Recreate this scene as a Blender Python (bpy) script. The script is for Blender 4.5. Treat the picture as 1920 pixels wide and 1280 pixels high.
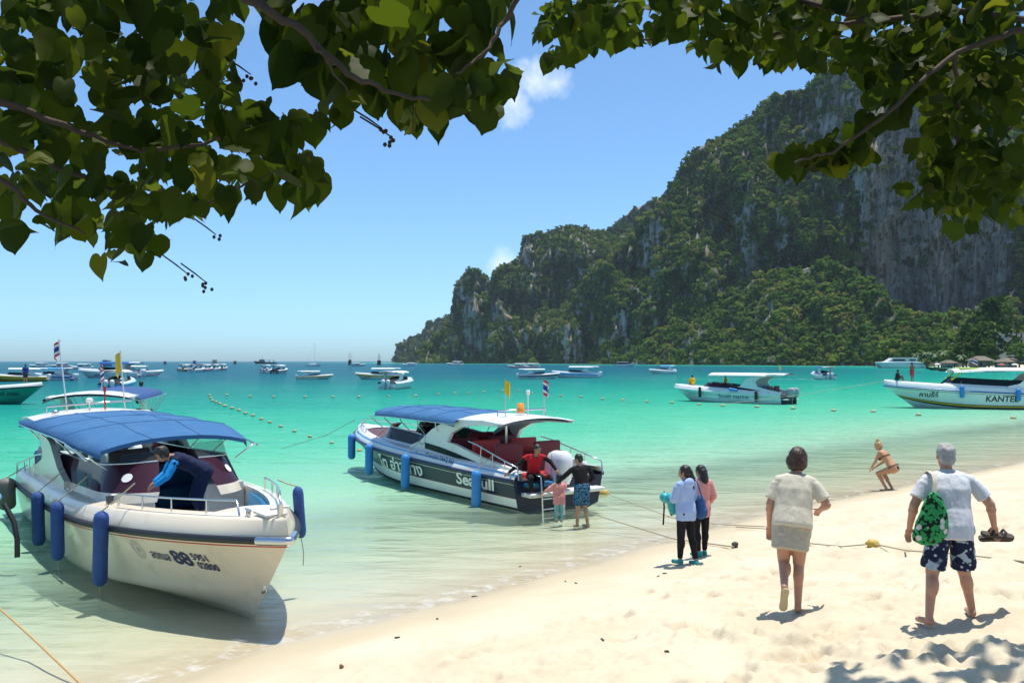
import bpy, bmesh, math, random
import numpy as np
from mathutils import Vector, Matrix, Euler

for _o in list(bpy.data.objects):
    bpy.data.objects.remove(_o)
scene = bpy.context.scene
COL = scene.collection
R = math.radians
random.seed(7)
RNG = np.random.default_rng(11)

# ---------------------------------------------------------------- camera
CAM_H = 3.7          # eye height above the sea level (z = 0)
FPX = 1707.0         # focal length in pixels of the 1920 px wide photograph
PITCH = math.atan(37.0 / FPX)
cam_data = bpy.data.cameras.new('camera')
cam = bpy.data.objects.new('camera', cam_data)
COL.objects.link(cam)
cam.location = (0, 0, CAM_H)
cam.rotation_euler = (math.pi / 2 + PITCH, 0, 0)
cam_data.sensor_width = 36.0
cam_data.lens = FPX / 1920 * 36.0
cam_data.clip_start = 0.05
cam_data.clip_end = 60000
scene.camera = cam

# ---------------------------------------------------------------- sky and sun
SUN_EL, SUN_AZ = 80.0, 42.0      # azimuth measured from +Y towards +X
world = bpy.data.worlds.new('World')
scene.world = world
world.use_nodes = True
wn, wl = world.node_tree.nodes, world.node_tree.links
wn.clear()
w_out = wn.new('ShaderNodeOutputWorld')
w_bg = wn.new('ShaderNodeBackground')
w_bg.inputs['Strength'].default_value = 0.15
w_sky = wn.new('ShaderNodeTexSky')
w_sky.sky_type = 'NISHITA'
w_sky.sun_disc = False
w_sky.sun_elevation = R(SUN_EL)
w_sky.sun_rotation = R(SUN_AZ)
w_sky.altitude = 0
w_sky.air_density = 0.6
w_sky.dust_density = 1.0
w_sky.ozone_density = 6.0
# small fair-weather clouds: soft noise puffs in a few directions of the sky
def _sky_dir(px, py):
    v = Vector(((px - 960) / FPX, math.cos(PITCH) - (640 - py) / FPX * math.sin(PITCH), math.sin(PITCH) + (640 - py) / FPX * math.cos(PITCH)))
    return v.normalized()
w_geo = wn.new('ShaderNodeTexCoord')
w_noise = wn.new('ShaderNodeTexNoise')
w_noise.inputs['Scale'].default_value = 22.0
w_noise.inputs['Detail'].default_value = 7.0
w_noise.inputs['Roughness'].default_value = 0.62
wl.new(w_geo.outputs['Generated'], w_noise.inputs['Vector'])
def _math(nodes, links, op, a, b=None, clamp=False):
    n = nodes.new('ShaderNodeMath'); n.operation = op; n.use_clamp = clamp
    for i, v in enumerate((a, b)):
        if v is None: continue
        if isinstance(v, (int, float)): n.inputs[i].default_value = v
        else: links.new(v, n.inputs[i])
    return n.outputs[0]
_cl = None
for (px, py, rad, amount) in ((1005, 150, 0.028, .75), (962, 185, 0.026, .75), (1040, 158, 0.018, .6), (945, 498, 0.018, .6), (545, 25, 0.045, 0.12), (1230, -420, 0.09, 0.8), (-900, 100, 0.10, 0.8), (2700, 200, 0.08, 0.7)):
    d = _sky_dir(px, py)
    vm = wn.new('ShaderNodeVectorMath'); vm.operation = 'DISTANCE'
    wl.new(w_geo.outputs['Generated'], vm.inputs[0])
    vm.inputs[1].default_value = d
    m = _math(wn, wl, 'DIVIDE', vm.outputs['Value'], rad)
    m = _math(wn, wl, 'SUBTRACT', 1.0, m)                      # 1 at the centre, 0 at the rim
    n2 = _math(wn, wl, 'SUBTRACT', w_noise.outputs['Fac'], 0.5)
    n2 = _math(wn, wl, 'MULTIPLY', n2, 3.2)
    m = _math(wn, wl, 'ADD', m, n2)
    m = _math(wn, wl, 'MULTIPLY', m, .8, True)
    m = _math(wn, wl, 'MULTIPLY', m, amount)
    _cl = m if _cl is None else _math(wn, wl, 'MAXIMUM', _cl, m)
w_mix = wn.new('ShaderNodeMix'); w_mix.data_type = 'RGBA'
wl.new(_cl, w_mix.inputs['Factor'])
w_tint = wn.new('ShaderNodeMix'); w_tint.data_type = 'RGBA'; w_tint.blend_type = 'MULTIPLY'
w_tint.inputs['Factor'].default_value = 1.0
w_tint.inputs['B'].default_value = (0.80, 1.02, 1.02, 1)      # the deep tropical blue of this sky
wl.new(w_sky.outputs['Color'], w_tint.inputs['A'])
wl.new(w_tint.outputs['Result'], w_mix.inputs['A'])
w_mix.inputs['B'].default_value = (5.2, 5.5, 5.8, 1)
wl.new(w_mix.outputs['Result'], w_bg.inputs['Color'])
wl.new(w_bg.outputs['Background'], w_out.inputs['Surface'])

sun_data = bpy.data.lights.new('sun', 'SUN')
sun_data.energy = 3.7
sun_data.angle = R(0.53)
sun_data.color = (1.0, 0.95, 0.86)
sun = bpy.data.objects.new('sun', sun_data)
COL.objects.link(sun)
_sd = Vector((math.sin(R(SUN_AZ)) * math.cos(R(SUN_EL)), math.cos(R(SUN_AZ)) * math.cos(R(SUN_EL)), math.sin(R(SUN_EL))))
sun.rotation_euler = _sd.to_track_quat('Z', 'Y').to_euler()
sun.location = _sd * 60

vs = scene.view_settings
vs.view_transform = 'Standard'
vs.look = 'None'
vs.exposure = 0.62
vs.gamma = 1.0
vs.use_curve_mapping = False
scene.cycles.max_bounces = 8
scene.cycles.transparent_max_bounces = 16
scene.cycles.caustics_reflective = False
scene.cycles.caustics_refractive = False
scene.cycles.use_denoising = True
scene.cycles.volume_step_rate = 4.0

# ---------------------------------------------------------------- helpers
def ray(px, py):
    a, b = (px - 960) / FPX, (640 - py) / FPX
    return Vector((a, math.cos(PITCH) - b * math.sin(PITCH), math.sin(PITCH) + b * math.cos(PITCH)))
def at(px, py, d):
    """world point seen at pixel (px, py) of the photograph at distance d along Y"""
    v = ray(px, py)
    return Vector((0, 0, CAM_H)) + v * (d / v.y)
def on_z(px, py, z=0.0):
    """world point where the pixel's ray meets the height z"""
    v = ray(px, py)
    return Vector((0, 0, CAM_H)) + v * ((z - CAM_H) / v.z)

_perm = np.random.default_rng(3).permutation(256)
_perm = np.concatenate([_perm, _perm, _perm])
_grad = np.random.default_rng(5).normal(size=(256, 3)); _grad /= np.linalg.norm(_grad, axis=1)[:, None]
def noise3(x, y, z):
    x, y, z = np.broadcast_arrays(np.asarray(x, float), np.asarray(y, float), np.asarray(z, float))
    xi, yi, zi = np.floor(x).astype(int), np.floor(y).astype(int), np.floor(z).astype(int)
    xf, yf, zf = x - xi, y - yi, z - zi
    def fade(t): return t * t * t * (t * (t * 6 - 15) + 10)
    u, v, w = fade(xf), fade(yf), fade(zf)
    def g(i, j, k):
        h = _perm[(_perm[(_perm[(xi + i) & 255] + yi + j) & 255] + zi + k) & 255]
        gr = _grad[h]
        return gr[..., 0] * (xf - i) + gr[..., 1] * (yf - j) + gr[..., 2] * (zf - k)
    def L(a, b, t): return a + (b - a) * t
    return L(L(L(g(0,0,0), g(1,0,0), u), L(g(0,1,0), g(1,1,0), u), v), L(L(g(0,0,1), g(1,0,1), u), L(g(0,1,1), g(1,1,1), u), v), w) * 1.6
def fbm(x, y, z, oct=4, gain=0.5, lac=2.03):
    s, a = 0.0, 1.0
    x, y, z = np.asarray(x, float), np.asarray(y, float), np.asarray(z, float)
    for i in range(oct):
        s = s + a * noise3(x + 17.3 * i, y + 5.1 * i, z + 9.7 * i)
        x, y, z, a = x * lac, y * lac, z * lac, a * gain
    return s

def tag(o, label=None, cat=None, group=None, kind=None):
    if label: o['label'] = label
    if cat: o['category'] = cat
    if group: o['group'] = group
    if kind: o['kind'] = kind
    return o
def empty(name, loc=(0, 0, 0), rz=0.0, label=None, cat=None, group=None):
    o = bpy.data.objects.new(name, None)
    o.empty_display_size = 0.2
    COL.objects.link(o)
    o.location = loc
    o.rotation_euler = (0, 0, rz)
    return tag(o, label, cat, group)
def link_mesh(name, me, parent=None):
    o = bpy.data.objects.new(name, me)
    COL.objects.link(o)
    if parent is not None: o.parent = parent
    return o
def copy_tree(o, parent=None):
    c = o.copy()
    COL.objects.link(c)
    c.parent = parent
    for ch in list(o.children):
        copy_tree(ch, c)
    return c
def grid_mesh(name, V, nu, nv, mats, smooth=True, flip=False):
    """V: (nu*nv,3) array, row-major over u then v"""
    me = bpy.data.meshes.new(name)
    i = np.arange(nu - 1)[:, None] * nv + np.arange(nv - 1)[None, :]
    q = np.stack([i, i + nv, i + nv + 1, i + 1], -1).reshape(-1, 4)
    if flip: q = q[:, ::-1]
    me.vertices.add(len(V)); me.vertices.foreach_set('co', np.asarray(V, np.float32).ravel())
    me.loops.add(q.size); me.loops.foreach_set('vertex_index', q.ravel().astype(np.int32))
    me.polygons.add(len(q)); me.polygons.foreach_set('loop_start', np.arange(0, q.size, 4, dtype=np.int32))
    me.update(calc_edges=True)
    if smooth: me.polygons.foreach_set('use_smooth', np.ones(len(q), bool))
    for m in (mats if isinstance(mats, (list, tuple)) else [mats]): me.materials.append(m)
    me.validate()
    return me

class MB:
    """collects shapes into one mesh"""
    def __init__(s):
        s.v, s.f, s.m, s.sm = [], [], [], []
    def add(s, vs, fs, mat=0, smooth=False):
        b = len(s.v)
        s.v.extend([tuple(p) for p in vs])
        for f in fs:
            s.f.append([b + i for i in f]); s.m.append(mat); s.sm.append(smooth)
        return s
    def box(s, c, size, rot=None, mat=0, taper=1.0):
        x, y, z = size[0] / 2, size[1] / 2, size[2] / 2
        vs = [Vector((sx * x * (taper if sz > 0 else 1), sy * y * (taper if sz > 0 else 1), sz * z)) for sz in (-1, 1) for sy in (-1, 1) for sx in (-1, 1)]
        if rot is not None:
            Rm = Euler(rot).to_matrix(); vs = [Rm @ v for v in vs]
        c = Vector(c)
        return s.add([v + c for v in vs], [(0, 2, 3, 1), (4, 5, 7, 6), (0, 1, 5, 4), (2, 6, 7, 3), (0, 4, 6, 2), (1, 3, 7, 5)], mat)
    def rbox(s, c, size, bev, rot=None, mat=0):
        """box with bevelled edges"""
        bm = bmesh.new()
        bmesh.ops.create_cube(bm, size=1.0)
        for v in bm.verts: v.co = Vector((v.co.x * size[0], v.co.y * size[1], v.co.z * size[2]))
        bmesh.ops.bevel(bm, geom=list(bm.edges), offset=bev, segments=2, affect='EDGES', profile=0.6)
        M = Matrix.Translation(Vector(c)) @ (Euler(rot).to_matrix().to_4x4() if rot is not None else Matrix())
        bm.verts.index_update()
        s.add([M @ v.co for v in bm.verts], [[v.index for v in f.verts] for f in bm.faces], mat, True)
        bm.free()
        return s
    def tube(s, pts, r, n=6, mat=0, caps=True, smooth=True, closed=False):
        pts = [Vector(p) for p in pts]
        k = len(pts)
        rs = r if isinstance(r, (list, tuple)) else [r] * k
        vs, prev = [], None
        for i, p in enumerate(pts):
            if closed: t = pts[(i + 1) % k] - pts[i - 1]
            else: t = pts[min(i + 1, k - 1)] - pts[max(i - 1, 0)]
            if t.length < 1e-9: t = Vector((0, 0, 1))
            t.normalize()
            if prev is None:
                a = Vector((0, 0, 1)) if abs(t.z) < 0.9 else Vector((1, 0, 0))
                nrm = t.cross(a).normalized()
            else:
                nrm = (prev - t * prev.dot(t))
                nrm = nrm.normalized() if nrm.length > 1e-6 else t.orthogonal().normalized()
            prev = nrm
            bn = t.cross(nrm)
            for j in range(n):
                a = 2 * math.pi * j / n
                vs.append(p + (nrm * math.cos(a) + bn * math.sin(a)) * rs[i])
        fs = []
        for i in range(k - 1 + (1 if closed else 0)):
            for j in range(n):
                a, b = i * n + j, i * n + (j + 1) % n
                c, d = ((i + 1) % k) * n + (j + 1) % n, ((i + 1) % k) * n + j
                fs.append((a, b, c, d))
        s.add(vs, fs, mat, smooth)
        if caps and not closed:
            s.add(vs[:n], [tuple(reversed(range(n)))], mat); s.add(vs[-n:], [tuple(range(n))], mat)
        return s
    def lathe(s, prof, n=12, M=None, mat=0, smooth=True):
        """prof: [(r, z)...] about Z, placed by matrix M"""
        M = M or Matrix()
        vs = [M @ Vector((r * math.cos(2 * math.pi * j / n), r * math.sin(2 * math.pi * j / n), z)) for (r, z) in prof for j in range(n)]
        fs = [(i * n + j, i * n + (j + 1) % n, (i + 1) * n + (j + 1) % n, (i + 1) * n + j) for i in range(len(prof) - 1) for j in range(n)]
        return s.add(vs, fs, mat, smooth)
    def loft(s, rows, mat=0, smooth=True, closed=False, mats=None):
        n = len(rows[0])
        b = len(s.v)
        for r in rows: s.v.extend([tuple(p) for p in r])
        for i in range(len(rows) - 1):
            for j in range(n if closed else n - 1):
                k = (j + 1) % n
                s.f.append([b + i * n + j, b + (i + 1) * n + j, b + (i + 1) * n + k, b + i * n + k])
                s.m.append(mats(i, j) if mats else mat); s.sm.append(smooth)
        return s
    def prism(s, poly, axis, a, b, mat=0):
        """extrude a 2-D polygon; axis 'y': poly is (x,z) between y=a and y=b; 'x': (y,z); 'z': (x,y)"""
        def P(p, t): return {'y': (p[0], t, p[1]), 'x': (t, p[0], p[1]), 'z': (p[0], p[1], t)}[axis]
        n = len(poly)
        vs = [P(p, a) for p in poly] + [P(p, b) for p in poly]
        fs = [tuple(range(n)), tuple(range(2 * n - 1, n - 1, -1))] + [(i, n + i, n + (i + 1) % n, (i + 1) % n) for i in range(n)]
        return s.add(vs, fs, mat)
    def mesh(s, name, mats, recalc=True):
        me = bpy.data.meshes.new(name)
        me.from_pydata(s.v, [], s.f)
        for m in (mats if isinstance(mats, (list, tuple)) else [mats]): me.materials.append(m)
        me.polygons.foreach_set('material_index', s.m)
        me.polygons.foreach_set('use_smooth', s.sm)
        if recalc:
            bm = bmesh.new(); bm.from_mesh(me)
            bmesh.ops.recalc_face_normals(bm, faces=list(bm.faces))
            bm.to_mesh(me); bm.free()
        me.update()
        return me
    def build(s, name, mats, parent=None, recalc=True):
        return link_mesh(name, s.mesh(name, mats, recalc), parent)

# ---------------------------------------------------------------- materials
MATS = {}
def new_mat(name):
    m = bpy.data.materials.new(name); m.use_nodes = True
    nt = m.node_tree; nt.nodes.clear()
    o = nt.nodes.new('ShaderNodeOutputMaterial')
    return m, nt.nodes, nt.links, o
def pmat(name, col, rough=0.5, metal=0.0, var=0.12, scale=6.0, bump=0.0, bscale=30.0, spec=0.5, coat=0.0, alpha=1.0, trans=0.0, dirt=None):
    """principled paint / plastic / cloth with uneven colour and fine relief"""
    if name in MATS: return MATS[name]
    m, n, l, o = new_mat(name)
    b = n.new('ShaderNodeBsdfPrincipled')
    l.new(b.outputs[0], o.inputs['Surface'])
    b.inputs['Roughness'].default_value = rough
    b.inputs['Metallic'].default_value = metal
    b.inputs['Specular IOR Level'].default_value = spec
    b.inputs['Coat Weight'].default_value = coat
    b.inputs['Alpha'].default_value = alpha
    b.inputs['Transmission Weight'].default_value = trans
    tc = n.new('ShaderNodeTexCoord')
    nz = n.new('ShaderNodeTexNoise'); nz.inputs['Scale'].default_value = scale; nz.inputs['Detail'].default_value = 5
    l.new(tc.outputs['Object'], nz.inputs['Vector'])
    mx = n.new('ShaderNodeMix'); mx.data_type = 'RGBA'
    c = np.array(col[:3])
    mx.inputs['A'].default_value = (*np.clip(c * (1 - var), 0, 1), 1)
    mx.inputs['B'].default_value = (*np.clip(c * (1 + var), 0, 1), 1)
    l.new(nz.outputs['Fac'], mx.inputs['Factor'])
    colour = mx.outputs['Result']
    if dirt:
        n3 = n.new('ShaderNodeTexNoise'); n3.inputs['Scale'].default_value = dirt[1]; n3.inputs['Detail'].default_value = 8; n3.inputs['Roughness'].default_value = 0.7
        l.new(tc.outputs['Object'], n3.inputs['Vector'])
        rp = n.new('ShaderNodeMapRange'); rp.inputs['From Min'].default_value = 0.52; rp.inputs['From Max'].default_value = 0.75
        rp.inputs['To Max'].default_value = dirt[2]
        l.new(n3.outputs['Fac'], rp.inputs['Value'])
        m2 = n.new('ShaderNodeMix'); m2.data_type = 'RGBA'
        l.new(rp.outputs[0], m2.inputs['Factor']); l.new(colour, m2.inputs['A']); m2.inputs['B'].default_value = (*dirt[0], 1)
        colour = m2.outputs['Result']
    l.new(colour, b.inputs['Base Color'])
    if bump > 0:
        n2 = n.new('ShaderNodeTexNoise'); n2.inputs['Scale'].default_value = bscale; n2.inputs['Detail'].default_value = 4
        l.new(tc.outputs['Object'], n2.inputs['Vector'])
        bp = n.new('ShaderNodeBump'); bp.inputs['Strength'].default_value = bump; bp.inputs['Distance'].default_value = 0.02
        l.new(n2.outputs['Fac'], bp.inputs['Height']); l.new(bp.outputs[0], b.inputs['Normal'])
    MATS[name] = m
    return m
def tinted_glass(name, col, rough=0.05, through=0.35):
    """dark acrylic: part see-through, part mirror"""
    if name in MATS: return MATS[name]
    m, n, l, o = new_mat(name)
    t = n.new('ShaderNodeBsdfTransparent'); t.inputs['Color'].default_value = (*col, 1)
    g = n.new('ShaderNodeBsdfPrincipled'); g.inputs['Base Color'].default_value = (*[c * 0.25 for c in col], 1); g.inputs['Roughness'].default_value = rough
    x = n.new('ShaderNodeMixShader'); x.inputs[0].default_value = 1 - through
    g.inputs['Specular IOR Level'].default_value = 0.25
    l.new(t.outputs[0], x.inputs[1]); l.new(g.outputs[0], x.inputs[2]); l.new(x.outputs[0], o.inputs['Surface'])
    MATS[name] = m
    return m
# ================================================================ beach, seabed and sea
_sp = [(-90, -76), (-40, -25.5)] + [tuple(on_z(px, py)[:2]) for px, py in ((300, 1280), (520, 1208), (800, 1140), (1000, 1086), (1150, 1041), (1300, 1000), (1440, 962), (1600, 930), (1800, 890), (1920, 866))] + \
      [(32, 46), (60, 72), (120, 130), (190, 215), (240, 310), (262, 400), (266, 470), (284, 540), (300, 620), (282, 690), (250, 740), (205, 850), (150, 985), (75, 1190), (-20, 1390), (-120, 1590), (-210, 1720), (-260, 1900), (-270, 2200)]
SHORE = np.array(_sp, float)
def shore_dist(x, y):
    """signed distance from the waterline, positive on land"""
    x, y = np.asarray(x, float), np.asarray(y, float)
    best = np.full(x.shape, 1e9); sgn = np.ones(x.shape)
    for a, b in zip(SHORE[:-1], SHORE[1:]):
        d = b - a; L2 = d @ d
        t = np.clip(((x - a[0]) * d[0] + (y - a[1]) * d[1]) / L2, 0, 1)
        ex, ey = x - (a[0] + t * d[0]), y - (a[1] + t * d[1])
        r = np.hypot(ex, ey)
        c = d[0] * ey - d[1] * ex
        k = r < best
        best = np.where(k, r, best); sgn = np.where(k, np.where(c > 0, -1.0, 1.0), sgn)
    return best * sgn
def ground_base(x, y):
    s = shore_dist(x, y)
    up = np.where(s < 10, 0.165 * s, 1.65 + 0.9 * (1 - np.exp(-(s - 10) / 8)))
    a = -s
    dn = -np.where(a < 22, 0.06 * a + 0.0008 * a * a, 1.707 + 0.065 * (a - 22))
    return np.where(s > 0, up, np.maximum(dn, -14.0)), s

# polar sheet round the camera, finer towards the viewer
def polar(r0, r1, step, a0, a1, na):
    nr = int(math.log(r1 / r0) / step) + 1
    r = r0 * np.exp(np.arange(nr) * step)
    a = np.linspace(R(a0), R(a1), na)
    rr, aa = np.meshgrid(r, a, indexing='ij')
    return rr * np.sin(aa), rr * np.cos(aa), nr, na
gx, gy, nr, na = polar(3.6, 420.0, 0.0056, -41, 44, 500)
gz, gs = ground_base(gx, gy)
_dry = np.clip((gs - 1.2) / 2.5, 0, 1)
_far = np.clip(1 - (np.hypot(gx, gy) - 30) / 40, 0, 1)
gz = gz + _far * (0.10 * fbm(gx / 5, gy / 5, 0.3, 3) * np.clip(gs / 4, 0, 1))
gz = gz + _far * _dry * (0.06 * fbm(gx / 0.75, gy / 0.75, 1.7, 4) + 0.034 * np.abs(fbm(gx / 0.22, gy / 0.22, 4.2, 4)) + 0.010 * fbm(gx / .09, gy / .09, 2.2, 2))
gz = gz + _far * np.where(gs < 0, 0.022 * fbm(gx / 1.2, gy / 1.2, 6.2, 3), 0) * np.clip(-gs, 0, 1)
# trodden band from the walking woman towards the bottom right, and footprints
_tr = np.array([tuple(on_z(px, py, 1.2)[:2]) for px, py in ((1280, 1130), (1480, 1175), (1620, 1225), (1800, 1275))])
_td = np.full(gx.shape, 1e9)
for a, b in zip(_tr[:-1], _tr[1:]):
    d = b - a; t = np.clip(((gx - a[0]) * d[0] + (gy - a[1]) * d[1]) / (d @ d), 0, 1)
    _td = np.minimum(_td, np.hypot(gx - a[0] - t * d[0], gy - a[1] - t * d[1]))
_tb = np.exp(-(_td / 0.45) ** 2)
gz = gz + _tb * (0.20 * np.abs(fbm(gx / 0.4, gy / 0.4, 8.8, 3)) + 0.05 * np.abs(fbm(gx / 0.14, gy / 0.14, 1.8, 3)) - 0.05)
_fr = random.Random(5)
for _ in range(900):
    fx, fy = _fr.uniform(-4, 13), _fr.uniform(5.2, 24)
    fs = float(shore_dist(np.array([fx]), np.array([fy]))[0])
    if fs < 1.6 + _fr.random() * 1.5: continue
    if fx < 1.5 and _fr.random() < 0.55: continue
    an, ln, wd, dp = _fr.uniform(0, 6.28), _fr.uniform(0.12, 0.2), _fr.uniform(0.06, 0.10), _fr.uniform(0.03, 0.085)
    k = (np.abs(gx - fx) < 0.5) & (np.abs(gy - fy) < 0.5)
    if not k.any(): continue
    u = (gx[k] - fx) * math.cos(an) + (gy[k] - fy) * math.sin(an)
    v = -(gx[k] - fx) * math.sin(an) + (gy[k] - fy) * math.cos(an)
    q = np.sqrt((u / ln) ** 2 + (v / wd) ** 2)
    gz[k] += -dp * np.exp(-q ** 4) + 0.5 * dp * np.exp(-((q - 1.45) / 0.35) ** 2) * (0.6 + 0.6 * np.sin(an * 3 + u * 20))
GX, GY, GZ = gx, gy, gz
def ground_z(x, y):
    """height of the built sand surface"""
    k = np.argmin((GX - x) ** 2 + (GY - y) ** 2)
    return float(GZ.ravel()[k])

sand_m, n, l, o = new_mat('beach_sand')
b = n.new('ShaderNodeBsdfPrincipled'); l.new(b.outputs[0], o.inputs['Surface'])
b.inputs['Specular IOR Level'].default_value = 0.25
geo = n.new('ShaderNodeNewGeometry')
sx = n.new('ShaderNodeSeparateXYZ'); l.new(geo.outputs['Position'], sx.inputs[0])
nA = n.new('ShaderNodeTexNoise'); nA.inputs['Scale'].default_value = 0.9; nA.inputs['Detail'].default_value = 6; l.new(geo.outputs['Position'], nA.inputs['Vector'])
nB = n.new('ShaderNodeTexNoise'); nB.inputs['Scale'].default_value = 60; nB.inputs['Detail'].default_value = 4; l.new(geo.outputs['Position'], nB.inputs['Vector'])
nC = n.new('ShaderNodeTexNoise'); nC.inputs['Scale'].default_value = 9; nC.inputs['Detail'].default_value = 7; nC.inputs['Roughness'].default_value = 0.7; l.new(geo.outputs['Position'], nC.inputs['Vector'])
def cmix(n, l, f, A, B, blend='MIX'):
    m = n.new('ShaderNodeMix'); m.data_type = 'RGBA'; m.blend_type = blend
    for k, v in (('Factor', f), ('A', A), ('B', B)):
        if isinstance(v, (int, float)): m.inputs[k].default_value = v
        elif isinstance(v, tuple): m.inputs[k].default_value = (*v, 1)
        else: l.new(v, m.inputs[k])
    return m.outputs['Result']
def mrange(n, l, v, a, b2, c=0.0, d=1.0):
    m = n.new('ShaderNodeMapRange'); l.new(v, m.inputs['Value'])
    m.inputs['From Min'].default_value = a; m.inputs['From Max'].default_value = b2; m.inputs['To Min'].default_value = c; m.inputs['To Max'].default_value = d
    return m.outputs[0]
dry = cmix(n, l, mrange(n, l, nA.outputs['Fac'], .35, .65), (0.54, 0.45, 0.32), (0.61, 0.525, 0.39))
dry = cmix(n, l, mrange(n, l, nC.outputs['Fac'], .56, .74, 0, 0.55), dry, (0.43, 0.34, 0.225))
dry = cmix(n, l, mrange(n, l, nB.outputs['Fac'], .62, .70, 0, 0.35), dry, (0.40, 0.31, 0.2))
hz = _math(n, l, 'ADD', sx.outputs['Z'], _math(n, l, 'MULTIPLY', _math(n, l, 'SUBTRACT', nA.outputs['Fac'], 0.5), 0.16))
wet = mrange(n, l, hz, 0.10, 0.27, 1.0, 0.0)
sandc = cmix(n, l, wet, dry, (0.47, 0.395, 0.27))
under = mrange(n, l, sx.outputs['Z'], -0.10, -0.01, 1.0, 0.0)      # loose, paler sand on the bottom
sandc = cmix(n, l, under, sandc, (0.56, 0.50, 0.36))
l.new(sandc, b.inputs['Base Color'])
l.new(mrange(n, l, hz, 0.02, 0.12, 0.32, 0.95), b.inputs['Roughness'])
bp = n.new('ShaderNodeBump'); bp.inputs['Strength'].default_value = 0.7; bp.inputs['Distance'].default_value = 0.02
l.new(_math(n, l, 'ADD', _math(n, l, 'MULTIPLY', nB.outputs['Fac'], 0.35), nC.outputs['Fac']), bp.inputs['Height'])
l.new(mrange(n, l, hz, 0.02, 0.3, 0.05, 0.55), bp.inputs['Strength'])
l.new(bp.outputs[0], b.inputs['Normal'])
o_ = link_mesh('beach', grid_mesh('beach', np.stack([gx, gy, gz], -1).reshape(-1, 3), nr, na, sand_m, flip=True))
tag(o_, kind='structure', label='pale sand beach sloping into the sea')

# far sheet of seabed under everything
mb = MB(); mb.add([(-30000, -3000, -16), (30000, -3000, -16), (30000, 40000, -16), (-30000, 40000, -16)], [(0, 1, 2, 3)])
tag(mb.build('seabed', pmat('deep_seabed', (0.2, 0.22, 0.18), 0.9)), kind='structure')

# ---------------------------------------------------------------- water
wx, wy, wr, wa = polar(4.5, 30000.0, 0.016, -60, 62, 300)
wz_, ws_ = ground_base(wx, wy)
rr_ = np.hypot(wx, wy)
amp = np.clip((-ws_) / 14, 0.04, 1) * np.clip(1 - (rr_ - 60) / 120, 0, 1)
wz = amp * (0.035 * fbm(wx / 2.6, wy / 1.5, 3.3, 3) + 0.012 * fbm(wx / 0.6, wy / 0.4, 7.7, 2))
wz = np.where(ws_ > 0.7, -0.05, wz)
me = grid_mesh('sea', np.stack([wx, wy, wz], -1).reshape(-1, 3), wr, wa, [], flip=True)
dep = np.clip(-wz_ + 0.0, 0.0, 30).ravel()
att = me.attributes.new('depth', 'FLOAT', 'POINT'); att.data.foreach_set('value', dep.astype(np.float32))
water_m, n, l, o = new_mat('sea_water')
ad = n.new('ShaderNodeAttribute'); ad.attribute_name = 'depth'
geo = n.new('ShaderNodeNewGeometry')
# patches of weed and darker bottom shift the apparent depth a little
nP = n.new('ShaderNodeTexNoise'); nP.inputs['Scale'].default_value = 0.035; nP.inputs['Detail'].default_value = 5; l.new(geo.outputs['Position'], nP.inputs['Vector'])
dv = _math(n, l, 'MULTIPLY', ad.outputs['Fac'], mrange(n, l, nP.outputs['Fac'], 0.3, 0.7, 0.86, 1.14))
def expo(k): return _math(n, l, 'EXPONENT', _math(n, l, 'MULTIPLY', dv, -k))
cT = n.new('ShaderNodeCombineColor')
for i, k in enumerate((0.60, 0.120, 0.20)): l.new(expo(k), cT.inputs[i])
def smooth(v, a, b2, c=0.0, d=1.0):
    m = n.new('ShaderNodeMapRange'); m.interpolation_type = 'SMOOTHSTEP'; l.new(v, m.inputs['Value'])
    for k, q in zip(('From Min', 'From Max', 'To Min', 'To Max'), (a, b2, c, d)): m.inputs[k].default_value = q
    return m.outputs[0]
# shallow water is looked through; over deeper sand the column and its bottom read as one body colour
deepw = smooth(dv, 0.10, 0.70)
tr = n.new('ShaderNodeBsdfTransparent'); l.new(cmix(n, l, _math(n, l, 'SUBTRACT', 1.0, _math(n, l, 'SQRT', _math(n, l, 'SUBTRACT', 1.0, deepw, True))), cT.outputs[0], (0.0, 0.0, 0.0)), tr.inputs['Color'])
T2 = cmix(n, l, 1.0, cT.outputs[0], cT.outputs[0], 'MULTIPLY')
bot = cmix(n, l, 1.0, T2, (0.55, 0.50, 0.37), 'MULTIPLY')
bot = cmix(n, l, deepw, (0.0, 0.0, 0.0), bot)
# light scattered back by the water column: green where shallow, blue where deep
sc_ = cmix(n, l, smooth(dv, 0.1, 5.0), (0.036, 0.170, 0.148), (0.008, 0.086, 0.150))
fac_s = _math(n, l, 'SUBTRACT', 1.0, expo(0.50))
df = n.new('ShaderNodeBsdfDiffuse')
l.new(cmix(n, l, 1.0, cmix(n, l, fac_s, (0.0, 0.0, 0.0), sc_), bot, 'ADD'), df.inputs['Color'])
ash = n.new('ShaderNodeAddShader'); l.new(tr.outputs[0], ash.inputs[0]); l.new(df.outputs[0], ash.inputs[1])
# ripples
mp = n.new('ShaderNodeMapping'); mp.inputs['Scale'].default_value = (0.6, 1.7, 1.0); mp.inputs['Rotation'].default_value = (0, 0, 0.35)
l.new(geo.outputs['Position'], mp.inputs['Vector'])
hs = None
for sc, wgt in ((0.16, 2.2), (0.42, 1.0), (1.3, 0.42), (4.5, 0.10)):
    t = n.new('ShaderNodeTexNoise'); t.inputs['Scale'].default_value = sc; t.inputs['Detail'].default_value = 3; t.inputs['Distortion'].default_value = 0.6
    l.new(mp.outputs[0], t.inputs['Vector'])
    h = _math(n, l, 'MULTIPLY', t.outputs['Fac'], wgt)
    hs = h if hs is None else _math(n, l, 'ADD', hs, h)
bp = n.new('ShaderNodeBump'); bp.inputs['Distance'].default_value = 0.90
l.new(mrange(n, l, ad.outputs['Fac'], 0.0, 1.6, 0.10, 0.85), bp.inputs['Strength'])
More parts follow.
